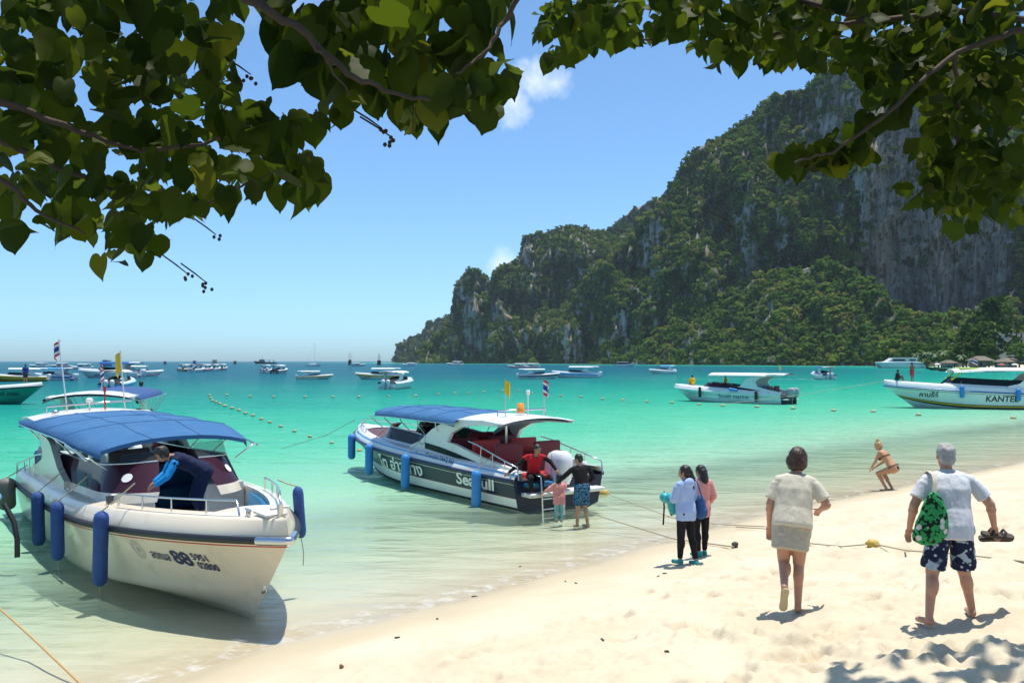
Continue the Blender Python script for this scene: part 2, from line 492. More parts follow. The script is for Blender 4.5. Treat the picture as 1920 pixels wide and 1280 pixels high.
l.new(hs, bp.inputs['Height'])
gl = n.new('ShaderNodeBsdfGlossy'); gl.inputs['Roughness'].default_value = 0.06; l.new(bp.outputs[0], gl.inputs['Normal'])
l.new(bp.outputs[0], df.inputs['Normal'])
fr = n.new('ShaderNodeFresnel'); fr.inputs['IOR'].default_value = 1.333; l.new(bp.outputs[0], fr.inputs['Normal'])
ms = n.new('ShaderNodeMixShader')
l.new(_math(n, l, 'MULTIPLY', fr.outputs[0], 0.62), ms.inputs[0]); l.new(ash.outputs[0], ms.inputs[1]); l.new(gl.outputs[0], ms.inputs[2])
# thin lapping foam at the very edge
fn = n.new('ShaderNodeTexNoise'); fn.inputs['Scale'].default_value = 3.5; fn.inputs['Detail'].default_value = 8; fn.inputs['Roughness'].default_value = .7; l.new(geo.outputs['Position'], fn.inputs['Vector'])
fe = _math(n, l, 'MULTIPLY', mrange(n, l, ad.outputs['Fac'], 0.0, 0.05, 1.0, 0.0), mrange(n, l, fn.outputs['Fac'], .48, .66, 0.0, .55))
fd = n.new('ShaderNodeBsdfDiffuse'); fd.inputs['Color'].default_value = (.75, .77, .76, 1)
mf = n.new('ShaderNodeMixShader'); l.new(fe, mf.inputs[0]); l.new(ms.outputs[0], mf.inputs[1]); l.new(fd.outputs[0], mf.inputs[2])
l.new(mf.outputs[0], o.inputs['Surface'])
me.materials.append(water_m)
tag(link_mesh('sea', me), kind='structure')

# ---------------------------------------------------------------- sea air
haze_m, n, l, o = new_mat('sea_haze')
pv = n.new('ShaderNodeVolumePrincipled')
pv.inputs['Color'].default_value = (0.72, 0.86, 1.0, 1)
pv.inputs['Density'].default_value = 0.00005
pv.inputs['Anisotropy'].default_value = 0.1
l.new(pv.outputs[0], o.inputs['Volume'])
mb = MB(); mb.box((0, 1500, 190), (7000, 5000, 420))
tag(mb.build('haze', haze_m), kind='stuff')

# far beach in front of the village
vx_, vy_ = np.meshgrid(np.linspace(215, 430, 60), np.linspace(395, 640, 60), indexing='ij')
vz_, _ = ground_base(vx_, vy_)
vz_ = np.where(vz_ < -.6, -.6, vz_ * .7)
tag(link_mesh('far_beach', grid_mesh('far_beach', np.stack([vx_, vy_, vz_], -1).reshape(-1, 3), 60, 60, sand_m, flip=False)), kind='structure')

# wakes: broken foam left on the surface by boats under way
foam_m, n, l, o = new_mat('wake_foam')
tc = n.new('ShaderNodeTexCoord'); fn = n.new('ShaderNodeTexNoise'); fn.inputs['Scale'].default_value = 1.1; fn.inputs['Detail'].default_value = 8; fn.inputs['Roughness'].default_value = .7; l.new(tc.outputs['Object'], fn.inputs['Vector'])
ta = n.new('ShaderNodeBsdfTransparent'); da = n.new('ShaderNodeBsdfDiffuse'); da.inputs['Color'].default_value = (.75, .78, .78, 1)
mx = n.new('ShaderNodeMixShader'); l.new(mrange(n, l, fn.outputs['Fac'], .46, .60, 0, .85), mx.inputs[0]); l.new(ta.outputs[0], mx.inputs[1]); l.new(da.outputs[0], mx.inputs[2]); l.new(mx.outputs[0], o.inputs['Surface'])
def wake(px0, py0, px1, py1, w0, w1):
    a, b = on_z(px0, py0), on_z(px1, py1); d = (b - a).normalized(); lt = Vector((-d.y, d.x, 0)); mb = MB()
    mb.loft([[a.lerp(b, t) + lt * sg * (w0 + (w1 - w0) * t) * (1 + .3 * math.sin(t * 23)) + Vector((0, 0, .09)) for sg in (-.5, .5)] for t in np.linspace(0, 1, 24)])
    tag(mb.build('wake', foam_m, recalc=False), kind='stuff')
wake(1528, 711.5, 1345, 711.0, 2.2, .7); wake(1345, 711.0, 1120, 708.5, .8, .4); wake(285, 705, 318, 706, 1.2, .5)
# ================================================================ limestone cliffs and their forest
rock_m, n, l, o = new_mat('limestone')
b = n.new('ShaderNodeBsdfPrincipled'); l.new(b.outputs[0], o.inputs['Surface']); b.inputs['Roughness'].default_value = 0.9; b.inputs['Specular IOR Level'].default_value = 0.15
geo = n.new('ShaderNodeNewGeometry')
mp = n.new('ShaderNodeMapping'); mp.inputs['Scale'].default_value = (0.17, 0.17, 0.026); l.new(geo.outputs['Position'], mp.inputs['Vector'])
n1 = n.new('ShaderNodeTexNoise'); n1.inputs['Scale'].default_value = 1.0; n1.inputs['Detail'].default_value = 8; n1.inputs['Roughness'].default_value = 0.65; l.new(mp.outputs[0], n1.inputs['Vector'])
n2 = n.new('ShaderNodeTexNoise'); n2.inputs['Scale'].default_value = 0.022; n2.inputs['Detail'].default_value = 5; l.new(geo.outputs['Position'], n2.inputs['Vector'])
n3 = n.new('ShaderNodeTexNoise'); n3.inputs['Scale'].default_value = 0.3; n3.inputs['Detail'].default_value = 8; n3.inputs['Roughness'].default_value = 0.7; l.new(geo.outputs['Position'], n3.inputs['Vector'])
c = cmix(n, l, mrange(n, l, n1.outputs['Fac'], .35, .65), (0.19, 0.185, 0.175), (0.50, 0.47, 0.42))
c = cmix(n, l, mrange(n, l, n2.outputs['Fac'], .47, .66, 0, .7), c, (0.36, 0.25, 0.16))
c = cmix(n, l, mrange(n, l, n3.outputs['Fac'], .52, .66, 0, .45), c, (0.11, 0.11, 0.10))
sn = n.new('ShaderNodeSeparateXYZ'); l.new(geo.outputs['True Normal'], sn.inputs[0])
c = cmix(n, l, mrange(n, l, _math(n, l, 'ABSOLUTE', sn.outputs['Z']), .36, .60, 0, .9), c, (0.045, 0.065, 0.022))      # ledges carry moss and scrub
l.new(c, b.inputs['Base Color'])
bp = n.new('ShaderNodeBump'); bp.inputs['Strength'].default_value = 1.0; bp.inputs['Distance'].default_value = 5.0
l.new(_math(n, l, 'ADD', n1.outputs['Fac'], _math(n, l, 'MULTIPLY', n3.outputs['Fac'], 0.5)), bp.inputs['Height']); l.new(bp.outputs[0], b.inputs['Normal'])

def foliage_mat(name, stops, trans=0.25, atype='INSTANCER'):
    m, n, l, o = new_mat(name)
    oi = n.new('ShaderNodeObjectInfo')
    rp = n.new('ShaderNodeValToRGB')
    cr = rp.color_ramp
    while len(cr.elements) < len(stops): cr.elements.new(0.5)
    for e, (p, c) in zip(cr.elements, stops): e.position = p; e.color = (*c, 1)
    at_ = n.new('ShaderNodeAttribute'); at_.attribute_name = 'hue'; at_.attribute_type = atype
    l.new(at_.outputs['Fac'], rp.inputs['Fac'])
    geo = n.new('ShaderNodeNewGeometry')
    nz = n.new('ShaderNodeTexNoise'); nz.inputs['Scale'].default_value = 0.6; nz.inputs['Detail'].default_value = 3
    l.new(geo.outputs['Position'], nz.inputs['Vector'])
    c = cmix(n, l, mrange(n, l, nz.outputs['Fac'], .3, .7, 0, 1), rp.outputs[0], (1.5, 1.5, 1.5), 'MULTIPLY')
    c2 = cmix(n, l, 0.5, rp.outputs[0], c)
    d = n.new('ShaderNodeBsdfDiffuse'); l.new(c2, d.inputs['Color'])
    t = n.new('ShaderNodeBsdfTranslucent'); l.new(c2, t.inputs['Color'])
    x = n.new('ShaderNodeMixShader'); x.inputs[0].default_value = trans
    l.new(d.outputs[0], x.inputs[1]); l.new(t.outputs[0], x.inputs[2]); l.new(x.outputs[0], o.inputs['Surface'])
    return m
forest_m = foliage_mat('forest_leaves', [(0.0, (0.022, 0.055, 0.016)), (0.3, (0.048, 0.100, 0.020)), (0.55, (0.085, 0.150, 0.024)), (0.78, (0.135, 0.190, 0.030)), (0.93, (0.20, 0.205, 0.038)), (1.0, (0.19, 0.18, 0.045))])
tree_m = foliage_mat('tree_leaves', [(0.0, (0.022, 0.055, 0.016)), (0.3, (0.048, 0.100, 0.020)), (0.55, (0.085, 0.150, 0.024)), (0.78, (0.135, 0.190, 0.030)), (0.93, (0.20, 0.205, 0.038)), (1.0, (0.19, 0.18, 0.045))], atype='GEOMETRY')

def crown_mesh(name, seed, n=150, flat=0.8, leaf=0.20, mat=None):
    """unit-diameter tree crown: lumps of leaf sprays round a few boughs"""
    r = np.random.default_rng(seed)
    nl = r.integers(5, 9)
    lob = np.stack([r.uniform(-.3, .3, nl), r.uniform(-.3, .3, nl), r.uniform(-.12, .34, nl) * flat], -1)
    lr = r.uniform(.16, .27, nl)
    k = r.integers(0, nl, n)
    d = r.normal(size=(n, 3)); d /= np.linalg.norm(d, axis=1)[:, None]
    d[:, 2] = np.where(d[:, 2] < -0.35, -d[:, 2], d[:, 2])
    c = lob[k] + d * lr[k][:, None] * r.uniform(.75, 1.08, n)[:, None]
    nn = d + r.normal(size=(n, 3)) * 0.45 + np.array([0, 0, .45]); nn /= np.linalg.norm(nn, axis=1)[:, None]
    t = np.cross(nn, r.normal(size=(n, 3))); t /= np.linalg.norm(t, axis=1)[:, None]
    bt = np.cross(nn, t)
    s = leaf * r.uniform(.55, 1.2, n)[:, None] * 0.5
    V, F = [], []
    ang = np.array([0, 1.25, 2.5, 3.77, 5.03])
    for i in range(n):
        b0 = len(V)
        V.append(tuple(c[i] + nn[i] * s[i] * 0.35))
        for a in ang:
            q = r.uniform(.6, 1.25)
            V.append(tuple(c[i] + (t[i] * math.cos(a) + bt[i] * math.sin(a)) * s[i] * q - nn[i] * s[i] * r.uniform(0, .4)))
        for j in range(5): F.append((b0, b0 + 1 + j, b0 + 1 + (j + 1) % 5))
    me = bpy.data.meshes.new(name); me.from_pydata(V, [], F)
    me.materials.append(mat or forest_m)
    me.update()
    return me
PROTO = bpy.data.collections.new('crown_shapes')      # never linked to the scene
for i in range(7):
    PROTO.objects.link(bpy.data.objects.new('crown_shape', crown_mesh('crown_shape', 40 + i, 130 if i < 5 else 90, 0.8 if i < 5 else 1.25)))

def scatter(name, pts, scl, hue, coll=PROTO, parent=None, label=None, zs=None):
    """one mass of trees: crowns instanced on points"""
    me = bpy.data.meshes.new(name)
    N = len(pts)
    me.vertices.add(N); me.vertices.foreach_set('co', np.asarray(pts, np.float32).ravel())
    r = np.random.default_rng(N)
    def attr(nm, ty, arr):
        a = me.attributes.new(nm, ty, 'POINT'); a.data.foreach_set('vector' if ty == 'FLOAT_VECTOR' else 'value', np.asarray(arr, np.float32 if ty != 'INT' else np.int32).ravel())
    attr('rot', 'FLOAT_VECTOR', np.stack([r.uniform(-.15, .15, N), r.uniform(-.15, .15, N), r.uniform(0, 6.28, N)], -1))
    z = np.asarray(scl) * (zs if zs is not None else r.uniform(.75, 1.15, N))
    attr('scl', 'FLOAT_VECTOR', np.stack([scl, scl, z], -1))
    attr('hue', 'FLOAT', hue)
    attr('pick', 'INT', r.integers(0, len(coll.objects), N))
    ng = bpy.data.node_groups.new(name + '_scatter', 'GeometryNodeTree')
    ng.interface.new_socket('Geometry', in_out='INPUT', socket_type='NodeSocketGeometry')
    ng.interface.new_socket('Geometry', in_out='OUTPUT', socket_type='NodeSocketGeometry')
    gi, go = ng.nodes.new('NodeGroupInput'), ng.nodes.new('NodeGroupOutput')
    ci = ng.nodes.new('GeometryNodeCollectionInfo'); ci.inputs['Collection'].default_value = coll; ci.inputs['Separate Children'].default_value = True; ci.inputs['Reset Children'].default_value = True
    ip = ng.nodes.new('GeometryNodeInstanceOnPoints'); ip.inputs['Pick Instance'].default_value = True
    def na(nm, ty):
        a = ng.nodes.new('GeometryNodeInputNamedAttribute'); a.data_type = ty; a.inputs['Name'].default_value = nm
        return a.outputs['Attribute']
    L = ng.links.new
    m2p = ng.nodes.new('GeometryNodeMeshToPoints')
    L(gi.outputs[0], m2p.inputs['Mesh']); L(m2p.outputs[0], ip.inputs['Points']); L(ci.outputs[0], ip.inputs['Instance'])
    e2r = ng.nodes.new('FunctionNodeEulerToRotation'); L(na('rot', 'FLOAT_VECTOR'), e2r.inputs[0])
    L(e2r.outputs[0], ip.inputs['Rotation']); L(na('scl', 'FLOAT_VECTOR'), ip.inputs['Scale']); L(na('pick', 'INT'), ip.inputs['Instance Index'])
    L(ip.outputs[0], go.inputs[0])
    ob = link_mesh(name, me, parent)
    md = ob.modifiers.new('scatter', 'NODES'); md.node_group = ng
    return ob

def interp(tab, x):
    return np.interp(x, [p[0] for p in tab], [p[1] for p in tab])
def in_poly(px, py, poly):
    c = np.zeros(px.shape, bool); j = len(poly) - 1
    for i in range(len(poly)):
        xi, yi = poly[i]; xj, yj = poly[j]
        c ^= ((yi > py) != (yj > py)) & (px < (xj - xi) * (py - yi) / (yj - yi + 1e-9) + xi)
        j = i
    return c
def cliff(name, label, sky, base_d, top_d, prof, rocks, step, rows, amp, tree_r, density, hue, seed, rock_bare=0.0):
    """a mountain body: sky = skyline, base_d / top_d = distance of foot and crest along it, prof = how far back each height stands"""
    x0, x1 = sky[0][0], sky[-1][0]
    nu = int((x1 - x0) / step) + 1
    u = np.linspace(x0, x1, nu)
    skyy = interp(sky, u) + 2.0 * fbm(u / 9, seed, 0.5, 3) + 3.5 * fbm(u / 28, seed, 2.5, 2)
    db, dt = interp(base_d, u), interp(top_d, u)
    basey = 677 + CAM_H * FPX / db + 1.0          # foot just under the waterline
    v = np.linspace(0, 1, rows)
    U, Vv = np.meshgrid(u, v, indexing='ij')
    PY = basey[:, None] + (skyy - basey)[:, None] * Vv
    g = np.interp(Vv + 0.05 * fbm(U / 60, Vv * 3, seed + .3, 3), [p[0] for p in prof], [p[1] for p in prof])
    D = db[:, None] + (dt - db)[:, None] * g
    sc = D / 850.0
    fade = np.clip(Vv / 0.04, 0, 1)
    D = D + fade * sc * amp * (fbm(U / 75, PY / 110, seed, 4) + 0.5 * np.abs(fbm(U / 18, PY / 90, seed + 3.1, 4)) + 0.13 * fbm(U / 6, PY / 40, seed + 5, 3))
    # bare walls stand upright, fluted
    for poly, wgt in rocks:
        ins = in_poly(U + 9 * fbm(U / 18, PY / 18, 3.3, 3), PY + 16 * fbm(U / 20, PY / 20, 8.3, 3), poly)
        has = ins.any(axis=1)
        if not has.any(): continue
        mean = np.where(has, (D * ins).sum(1) / np.maximum(ins.sum(1), 1), 0)
        q = np.where(has)[0]
        mean = np.interp(np.arange(nu), q, mean[q])
        ker = np.ones(9) / 9
        mean = np.convolve(np.pad(mean, 4, 'edge'), ker, 'valid')
        wall = mean[:, None] - 10 * sc * wgt + sc * (11 * np.abs(fbm(U / 9, PY / 120, seed + 11, 4)) + 14 * fbm(U / 34, PY / 70, seed + 12, 4))
        D = np.where(ins, D + (wall - D) * min(1, wgt + .05), D)
    a, bb = (U - 960) / FPX, (640 - PY) / FPX
    ry = math.cos(PITCH) - bb * math.sin(PITCH); rz = math.sin(PITCH) + bb * math.cos(PITCH)
    X, Y, Z = a / ry * D, D, CAM_H + rz / ry * D
    # back of the mountain falls away behind the crest
    back = []
    for k, (dd, zz) in enumerate(((40, .93), (110, .6), (170, 0.0))):
        back.append(np.stack([X[:, -1] + dd * 0.35, Y[:, -1] + dd, np.maximum(Z[:, -1] * zz, -3)], -1))
    V3 = np.concatenate([np.stack([X, Y, Z], -1)] + [q[:, None, :] for q in back], axis=1)
    nv = rows + 3
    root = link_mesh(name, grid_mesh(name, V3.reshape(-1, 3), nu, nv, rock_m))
    tag(root, label, 'cliff', kind='structure')
    # forest on all but the bare walls
    P3 = V3[:, :rows]
    c0, c1, c2, c3 = P3[:-1, :-1], P3[1:, :-1], P3[1:, 1:], P3[:-1, 1:]
    nrm = np.cross(c2 - c0, c3 - c1)
    area = np.linalg.norm(nrm, axis=-1) / 2
    nz = nrm[..., 2] / (2 * area + 1e-9)
    nz = np.abs(nz)
    pxc, pyc = (U[:-1, :-1] + U[1:, 1:]) / 2, (PY[:-1, :-1] + PY[1:, 1:]) / 2
    bare = np.zeros(area.shape)
    for poly, wgt in rocks:
        bare = np.maximum(bare, in_poly(pxc + 7 * fbm(pxc / 14, pyc / 14, 3.3, 3), pyc + 12 * fbm(pxc / 16, pyc / 16, 8.3, 3), poly) * wgt)
    patch = fbm(pxc / 26, pyc / 40, seed + 9, 4)
    auto = np.clip((patch - 0.34) * 5, 0, 1) * np.clip((0.55 - nz) * 4, 0, 1) * rock_bare
    keep = (1 - np.maximum(bare, auto))
    # trees per face: visible area in the picture counts, not the slanted area
    face_px = np.abs((U[1:, :-1] - U[:-1, :-1]) * (PY[:-1, 1:] - PY[:-1, :-1]))
    mpp = D[:-1, :-1] / FPX
    lam = density * keep * face_px * mpp ** 2 / (tree_r ** 2)
    r = np.random.default_rng(int(seed * 10) + 1)
    cnt = r.poisson(lam)
    idx = np.repeat(np.arange(cnt.size), cnt.ravel())
    N = len(idx)
    f1, f2 = r.random(N)[:, None], r.random(N)[:, None]
    A, B, C_, D_ = (q.reshape(-1, 3)[idx] for q in (c0, c1, c2, c3))
    pts = (A * (1 - f1) + B * f1) * (1 - f2) + (D_ * (1 - f1) + C_ * f1) * f2
    clump = fbm(pts[:, 0] / 40, pts[:, 1] / 40, pts[:, 2] / 30, 3)
    hu = np.clip(hue + 0.34 * clump + r.normal(0, .20, N), 0, 1)
    size = tree_r * 2 * r.uniform(.45, 1.25, N) * np.where(r.random(N) < .10, 1.5, 1)
    ob = scatter('forest', pts, size, hu, parent=root)
    ob['kind'] = 'stuff'
    return root, N

CL = {}
total = 0
# hazy headland far out
_, k = cliff('far_headland', 'low hazy headland farthest out at sea', [(738, 674), (742, 650), (756, 640), (775, 634), (790, 628), (800, 608), (822, 600), (845, 592), (870, 585), (900, 600)],
      [(738, 2300), (900, 2300)], [(738, 2330), (900, 2500)], [(0, 0), (.6, .25), (1, 1)], [], 3.0, 36, 22, 5.5, 1.9, 0.25, 1.3); total += k
# ridge showing between plateau and main mountain
_, k = cliff('distant_ridge', 'wooded ridge behind the plateau and the main mountain', [(1090, 500), (1130, 437), (1150, 425), (1165, 412), (1185, 392), (1215, 380), (1260, 372), (1330, 370)],
      [(1090, 1500), (1330, 1500)], [(1090, 1750), (1330, 1750)], [(0, 0), (.5, .3), (1, 1)], [], 3.5, 60, 25, 5.5, 1.7, 0.25, 2.7, .5); total += k
# plateau
_, k = cliff('plateau_cliff', 'flat-topped wooded cliff in the middle of the ridge', [(915, 560), (925, 515), (935, 500), (955, 492), (972, 488), (980, 455), (988, 443), (1005, 437), (1040, 432), (1052, 427), (1100, 429), (1120, 433), (1150, 440), (1200, 450), (1260, 470)],
      [(915, 1430), (1060, 1240), (1260, 1050)], [(915, 1480), (980, 1560), (1260, 1400)], [(0, 0), (.3, .2), (.45, .5), (.6, .56), (.8, .7), (1, 1)],
      [([(978, 470), (998, 450), (1000, 500), (985, 520)], .8), ([(1050, 620), (1090, 600), (1095, 680), (1060, 684)], .85), ([(1090, 505), (1118, 500), (1115, 545), (1095, 550)], .8)], 3.0, 90, 40, 5.0, 2.2, 0.52, 3.9, .9); total += k
# twin towers at the left end
_, k = cliff('tower_cliff', 'steep limestone tower with bare grey walls at the seaward end', [(780, 676), (786, 655), (800, 640), (815, 622), (832, 612), (847, 590), (849, 545), (853, 535), (868, 515), (880, 505), (897, 506), (912, 518), (925, 540), (935, 560), (950, 600), (975, 640), (1010, 660)],
      [(780, 1560), (900, 1440), (1010, 1300)], [(780, 1590), (900, 1520), (1010, 1360)], [(0, 0), (.2, .25), (.35, .42), (.8, .6), (1, 1)],
      [([(868, 655), (872, 560), (885, 540), (902, 560), (905, 655)], .93), ([(915, 650), (922, 560), (940, 548), (955, 570), (962, 640), (945, 662)], .85), ([(848, 545), (858, 540), (860, 590), (848, 600)], .6)], 2.6, 80, 30, 5.4, 2.3, 0.50, 5.1, .6); total += k
# main mountain
main_sky = [(1040, 640), (1075, 560), (1100, 520), (1130, 490), (1165, 470), (1190, 440), (1210, 400), (1222, 385), (1240, 368), (1262, 340), (1275, 320), (1290, 300), (1310, 280), (1330, 268), (1380, 240), (1400, 225), (1450, 183), (1500, 172), (1520, 160), (1535, 145), (1548, 125), (1560, 108), (1580, 98), (1620, 85), (1680, 65), (1760, 50), (1850, 60), (1920, 80), (2050, 130), (2250, 220)]
_, k = cliff('main_mountain', 'huge wooded limestone mountain with bare grey walls', main_sky,
      [(1040, 1270), (1180, 1030), (1350, 850), (1650, 715), (1800, 690), (2250, 640)], [(1040, 1300), (1200, 1150), (1400, 1080), (1600, 960), (1900, 930), (2250, 900)],
      [(0, 0), (.12, .28), (.22, .42), (.5, .58), (.75, .74), (1, 1)],
      [([(1612, 560), (1615, 420), (1600, 330), (1612, 230), (1700, 160), (1800, 190), (1900, 300), (1900, 560), (1830, 580), (1760, 600), (1700, 585), (1640, 545)], .97),
       ([(1495, 290), (1520, 200), (1560, 110), (1620, 95), (1640, 180), (1600, 300), (1560, 280)], .80),
       ([(1385, 470), (1400, 430), (1428, 450), (1432, 500), (1400, 520)], .85), ([(1445, 470), (1455, 425), (1480, 430), (1478, 470)], .85),
       ([(1150, 675), (1152, 600), (1165, 572), (1182, 590), (1182, 640), (1175, 680)], .93), ([(1185, 560), (1190, 545), (1225, 555), (1222, 590), (1190, 585)], .75),
       ([(1190, 500), (1215, 420), (1245, 400), (1240, 450), (1210, 510)], .85), ([(1320, 530), (1345, 500), (1370, 530), (1350, 560)], .5), ([(1060, 680), (1065, 622), (1092, 615), (1095, 680)], .8)],
      3.0, 170, 46, 5.6, 2.7, 0.56, 6.4, 1.0); total += k
# wooded foot hills in front of the big wall
_, k = cliff('foothill', 'bright green wooded hill at the foot of the big wall', [(1150, 676), (1180, 660), (1215, 640), (1240, 620), (1290, 575), (1320, 560), (1370, 545), (1400, 530), (1450, 510), (1500, 505), (1560, 490), (1600, 505), (1630, 530), (1660, 560), (1690, 585), (1760, 605), (1850, 620), (2000, 620), (2250, 610)],
      [(1150, 1040), (1350, 835), (1650, 700), (1760, 640), (1860, 560), (2250, 480)], [(1150, 1045), (1350, 960), (1600, 800), (1760, 690), (2250, 560)], [(0, 0), (.1, .05), (.4, .4), (1, 1)], [], 3.2, 70, 20, 5.4, 2.5, 0.62, 7.7); total += k
print('TREES ON CLIFFS', total)

def crown_object(name, pts, scl, hue, parent, zs=.9):
    """one tree's crown as a single real mesh"""
    r = np.random.default_rng(len(pts))
    protos = [o.data for o in PROTO.objects]
    VV, FF, HH = [], [], []; b = 0
    for p, s_, h in zip(pts, scl, hue):
        me = protos[r.integers(0, len(protos))]
        N = len(me.vertices); co = np.empty(N * 3, np.float32); me.vertices.foreach_get('co', co); co = co.reshape(-1, 3)
        F = np.empty(len(me.polygons) * 3, np.int32); me.loops.foreach_get('vertex_index', F)
        a = r.uniform(0, 6.28); c, s2 = math.cos(a), math.sin(a)
        q = np.stack([co[:, 0] * c - co[:, 1] * s2, co[:, 0] * s2 + co[:, 1] * c, co[:, 2] * zs], -1) * s_ + np.asarray(p)
        VV.append(q); FF.append(F.reshape(-1, 3) + b); HH.append(np.full(N, h)); b += N
    V, F, Hh = np.concatenate(VV), np.concatenate(FF), np.concatenate(HH)
    me = bpy.data.meshes.new(name)
    me.vertices.add(len(V)); me.vertices.foreach_set('co', V.astype(np.float32).ravel())
    me.loops.add(F.size); me.loops.foreach_set('vertex_index', F.ravel().astype(np.int32))
    me.polygons.add(len(F)); me.polygons.foreach_set('loop_start', np.arange(0, F.size, 3, dtype=np.int32)); me.update(calc_edges=True)
    a = me.attributes.new('hue', 'FLOAT', 'POINT'); a.data.foreach_set('value', Hh.astype(np.float32))
    me.materials.append(tree_m)
    return link_mesh(name, me, parent)
# ================================================================ boats
WHITE = pmat('white_gelcoat', (0.74, 0.75, 0.74), 0.28, var=0.03, scale=1.3, coat=0.25, dirt=((0.48, 0.44, 0.35), 1.8, 0.42))
CREAM = pmat('cream_gelcoat', (0.80, 0.69, 0.53), 0.25, var=0.04, scale=0.9, coat=0.3, dirt=((0.46, 0.39, 0.28), 1.5, 0.5))  # cream paint, warmed further to stand in for light bounced off the sand
NAVY = pmat('navy_gelcoat', (0.010, 0.018, 0.045), 0.3, var=0.1, coat=0.08, spec=.3)
DARKBOT = pmat('bottom_paint', (0.01, 0.02, 0.035), 0.5)
BLACKR = pmat('black_rubber', (0.014, 0.014, 0.016), 0.5, bump=0.1)
STEEL = pmat('stainless', (0.62, 0.63, 0.64), 0.2, metal=0.95, var=0.05)
REDL = pmat('red_paint', (0.45, 0.03, 0.02), 0.35)
YELLOWP = pmat('yellow_paint', (0.62, 0.40, 0.03), 0.35)
LBLUE = pmat('light_blue_paint', (0.10, 0.36, 0.70), 0.3)
MBLUE = pmat('mid_blue_paint', (0.02, 0.10, 0.36), 0.3)
GREENP = pmat('sea_green_paint', (0.02, 0.30, 0.22), 0.25, coat=0.3)
GOLD = pmat('gold_paint', (0.36, 0.19, 0.02), 0.3, coat=0.3)
LIME = pmat('lime_paint', (0.42, 0.62, 0.05), 0.35)
BLUECAN = pmat('blue_canvas', (0.045, 0.135, 0.285), 0.9, var=0.14, scale=2.0, bump=0.45, bscale=9, spec=.2, dirt=((0.12, 0.22, 0.36), 1.3, 0.5))
NAVYCAN = pmat('navy_canvas', (0.02, 0.07, 0.20), 0.8, var=0.1, scale=2.0, bump=0.2, bscale=14)
WHITECAN = pmat('white_canvas', (0.72, 0.72, 0.69), 0.7, bump=0.15, bscale=14)
MAROONC = pmat('maroon_upholstery', (0.13, 0.012, 0.02), 0.6)
BLUECUSH = pmat('blue_cushion', (0.012, 0.13, 0.26), 0.45, bump=0.1)
REDCUSH = pmat('red_cushion', (0.40, 0.02, 0.02), 0.5, bump=0.1)
FENDERB = pmat('fender_cover_navy', (0.018, 0.065, 0.24), 0.75, var=0.25, bump=0.6, bscale=16)
FENDERL = pmat('fender_cover_blue', (0.03, 0.22, 0.58), 0.6, var=0.15, bump=0.3, bscale=16)
FENDERG = pmat('fender_grey', (0.16, 0.155, 0.14), 0.6, bump=0.2)
FENDERK = pmat('fender_black', (0.02, 0.022, 0.03), 0.6, bump=0.2)
GLASSD = tinted_glass('dark_tinted_glass', (0.22, 0.08, 0.14), 0.05, 0.22)
GLASSK = tinted_glass('black_tinted_glass', (0.05, 0.07, 0.08), 0.06, 0.10)
GLASSC = tinted_glass('clear_acrylic', (0.80, 0.86, 0.86), 0.08, 0.80)
INNERW = pmat('deck_white', (0.66, 0.66, 0.62), 0.5, dirt=((0.4, 0.37, 0.3), 2.5, 0.3))
ENGW = pmat('engine_white', (0.72, 0.73, 0.75), 0.22, coat=0.5)
ENGK = pmat('engine_dark', (0.05, 0.052, 0.06), 0.35)
ROPEM = pmat('rope', (0.42, 0.37, 0.26), 0.9)
ORANGE = pmat('orange_plastic', (0.75, 0.25, 0.02), 0.35)
WOODB = pmat('brown_boat_wood', (0.16, 0.075, 0.03), 0.6, var=0.3)
DKWOOD = pmat('dark_boat_wood', (0.03, 0.022, 0.018), 0.6, var=0.3)
LETNAVY = pmat('navy_lettering', (0.012, 0.025, 0.10), 0.4)
LETBLACK = pmat('black_lettering', (0.012, 0.012, 0.014), 0.4)
LETWHITE = pmat('white_lettering', (0.76, 0.76, 0.74), 0.4)
LETGREY = pmat('grey_lettering', (0.42, 0.42, 0.42), 0.5)
LETLB = pmat('pale_blue_lettering', (0.12, 0.30, 0.5), 0.4)

def text_polys(s, size, shear=0.0, bold=0.0):
    cu = bpy.data.curves.new('lettering', 'FONT')
    cu.body = s; cu.size = size; cu.shear = shear; cu.offset = bold; cu.resolution_u = 3
    ob = bpy.data.objects.new('lettering', cu); COL.objects.link(ob)
    dg = bpy.context.evaluated_depsgraph_get()
    me = bpy.data.meshes.new_from_object(ob.evaluated_get(dg))
    v = np.array([tuple(p.co) for p in me.vertices]).reshape(-1, 3)
    f = [list(p.vertices) for p in me.polygons]
    bpy.data.objects.remove(ob); bpy.data.curves.remove(cu); bpy.data.meshes.remove(me)
    return v, f
def lettering(name, s, size, fn, mat, parent, shear=0.0, bold=0.0, stretch=1.0, width=None):
    """flat print laid on a surface: fn(u, v) -> point, u along the text, v up"""
    v, f = text_polys(s, size, shear, bold)
    if len(v) == 0: return None
    if width: stretch = width / (v[:, 0].max() - v[:, 0].min())
    me = bpy.data.meshes.new(name)
    me.from_pydata([tuple(fn(p[0] * stretch, p[1])) for p in v], [], f)
    me.materials.append(mat); me.update()
    return link_mesh(name, me, parent)

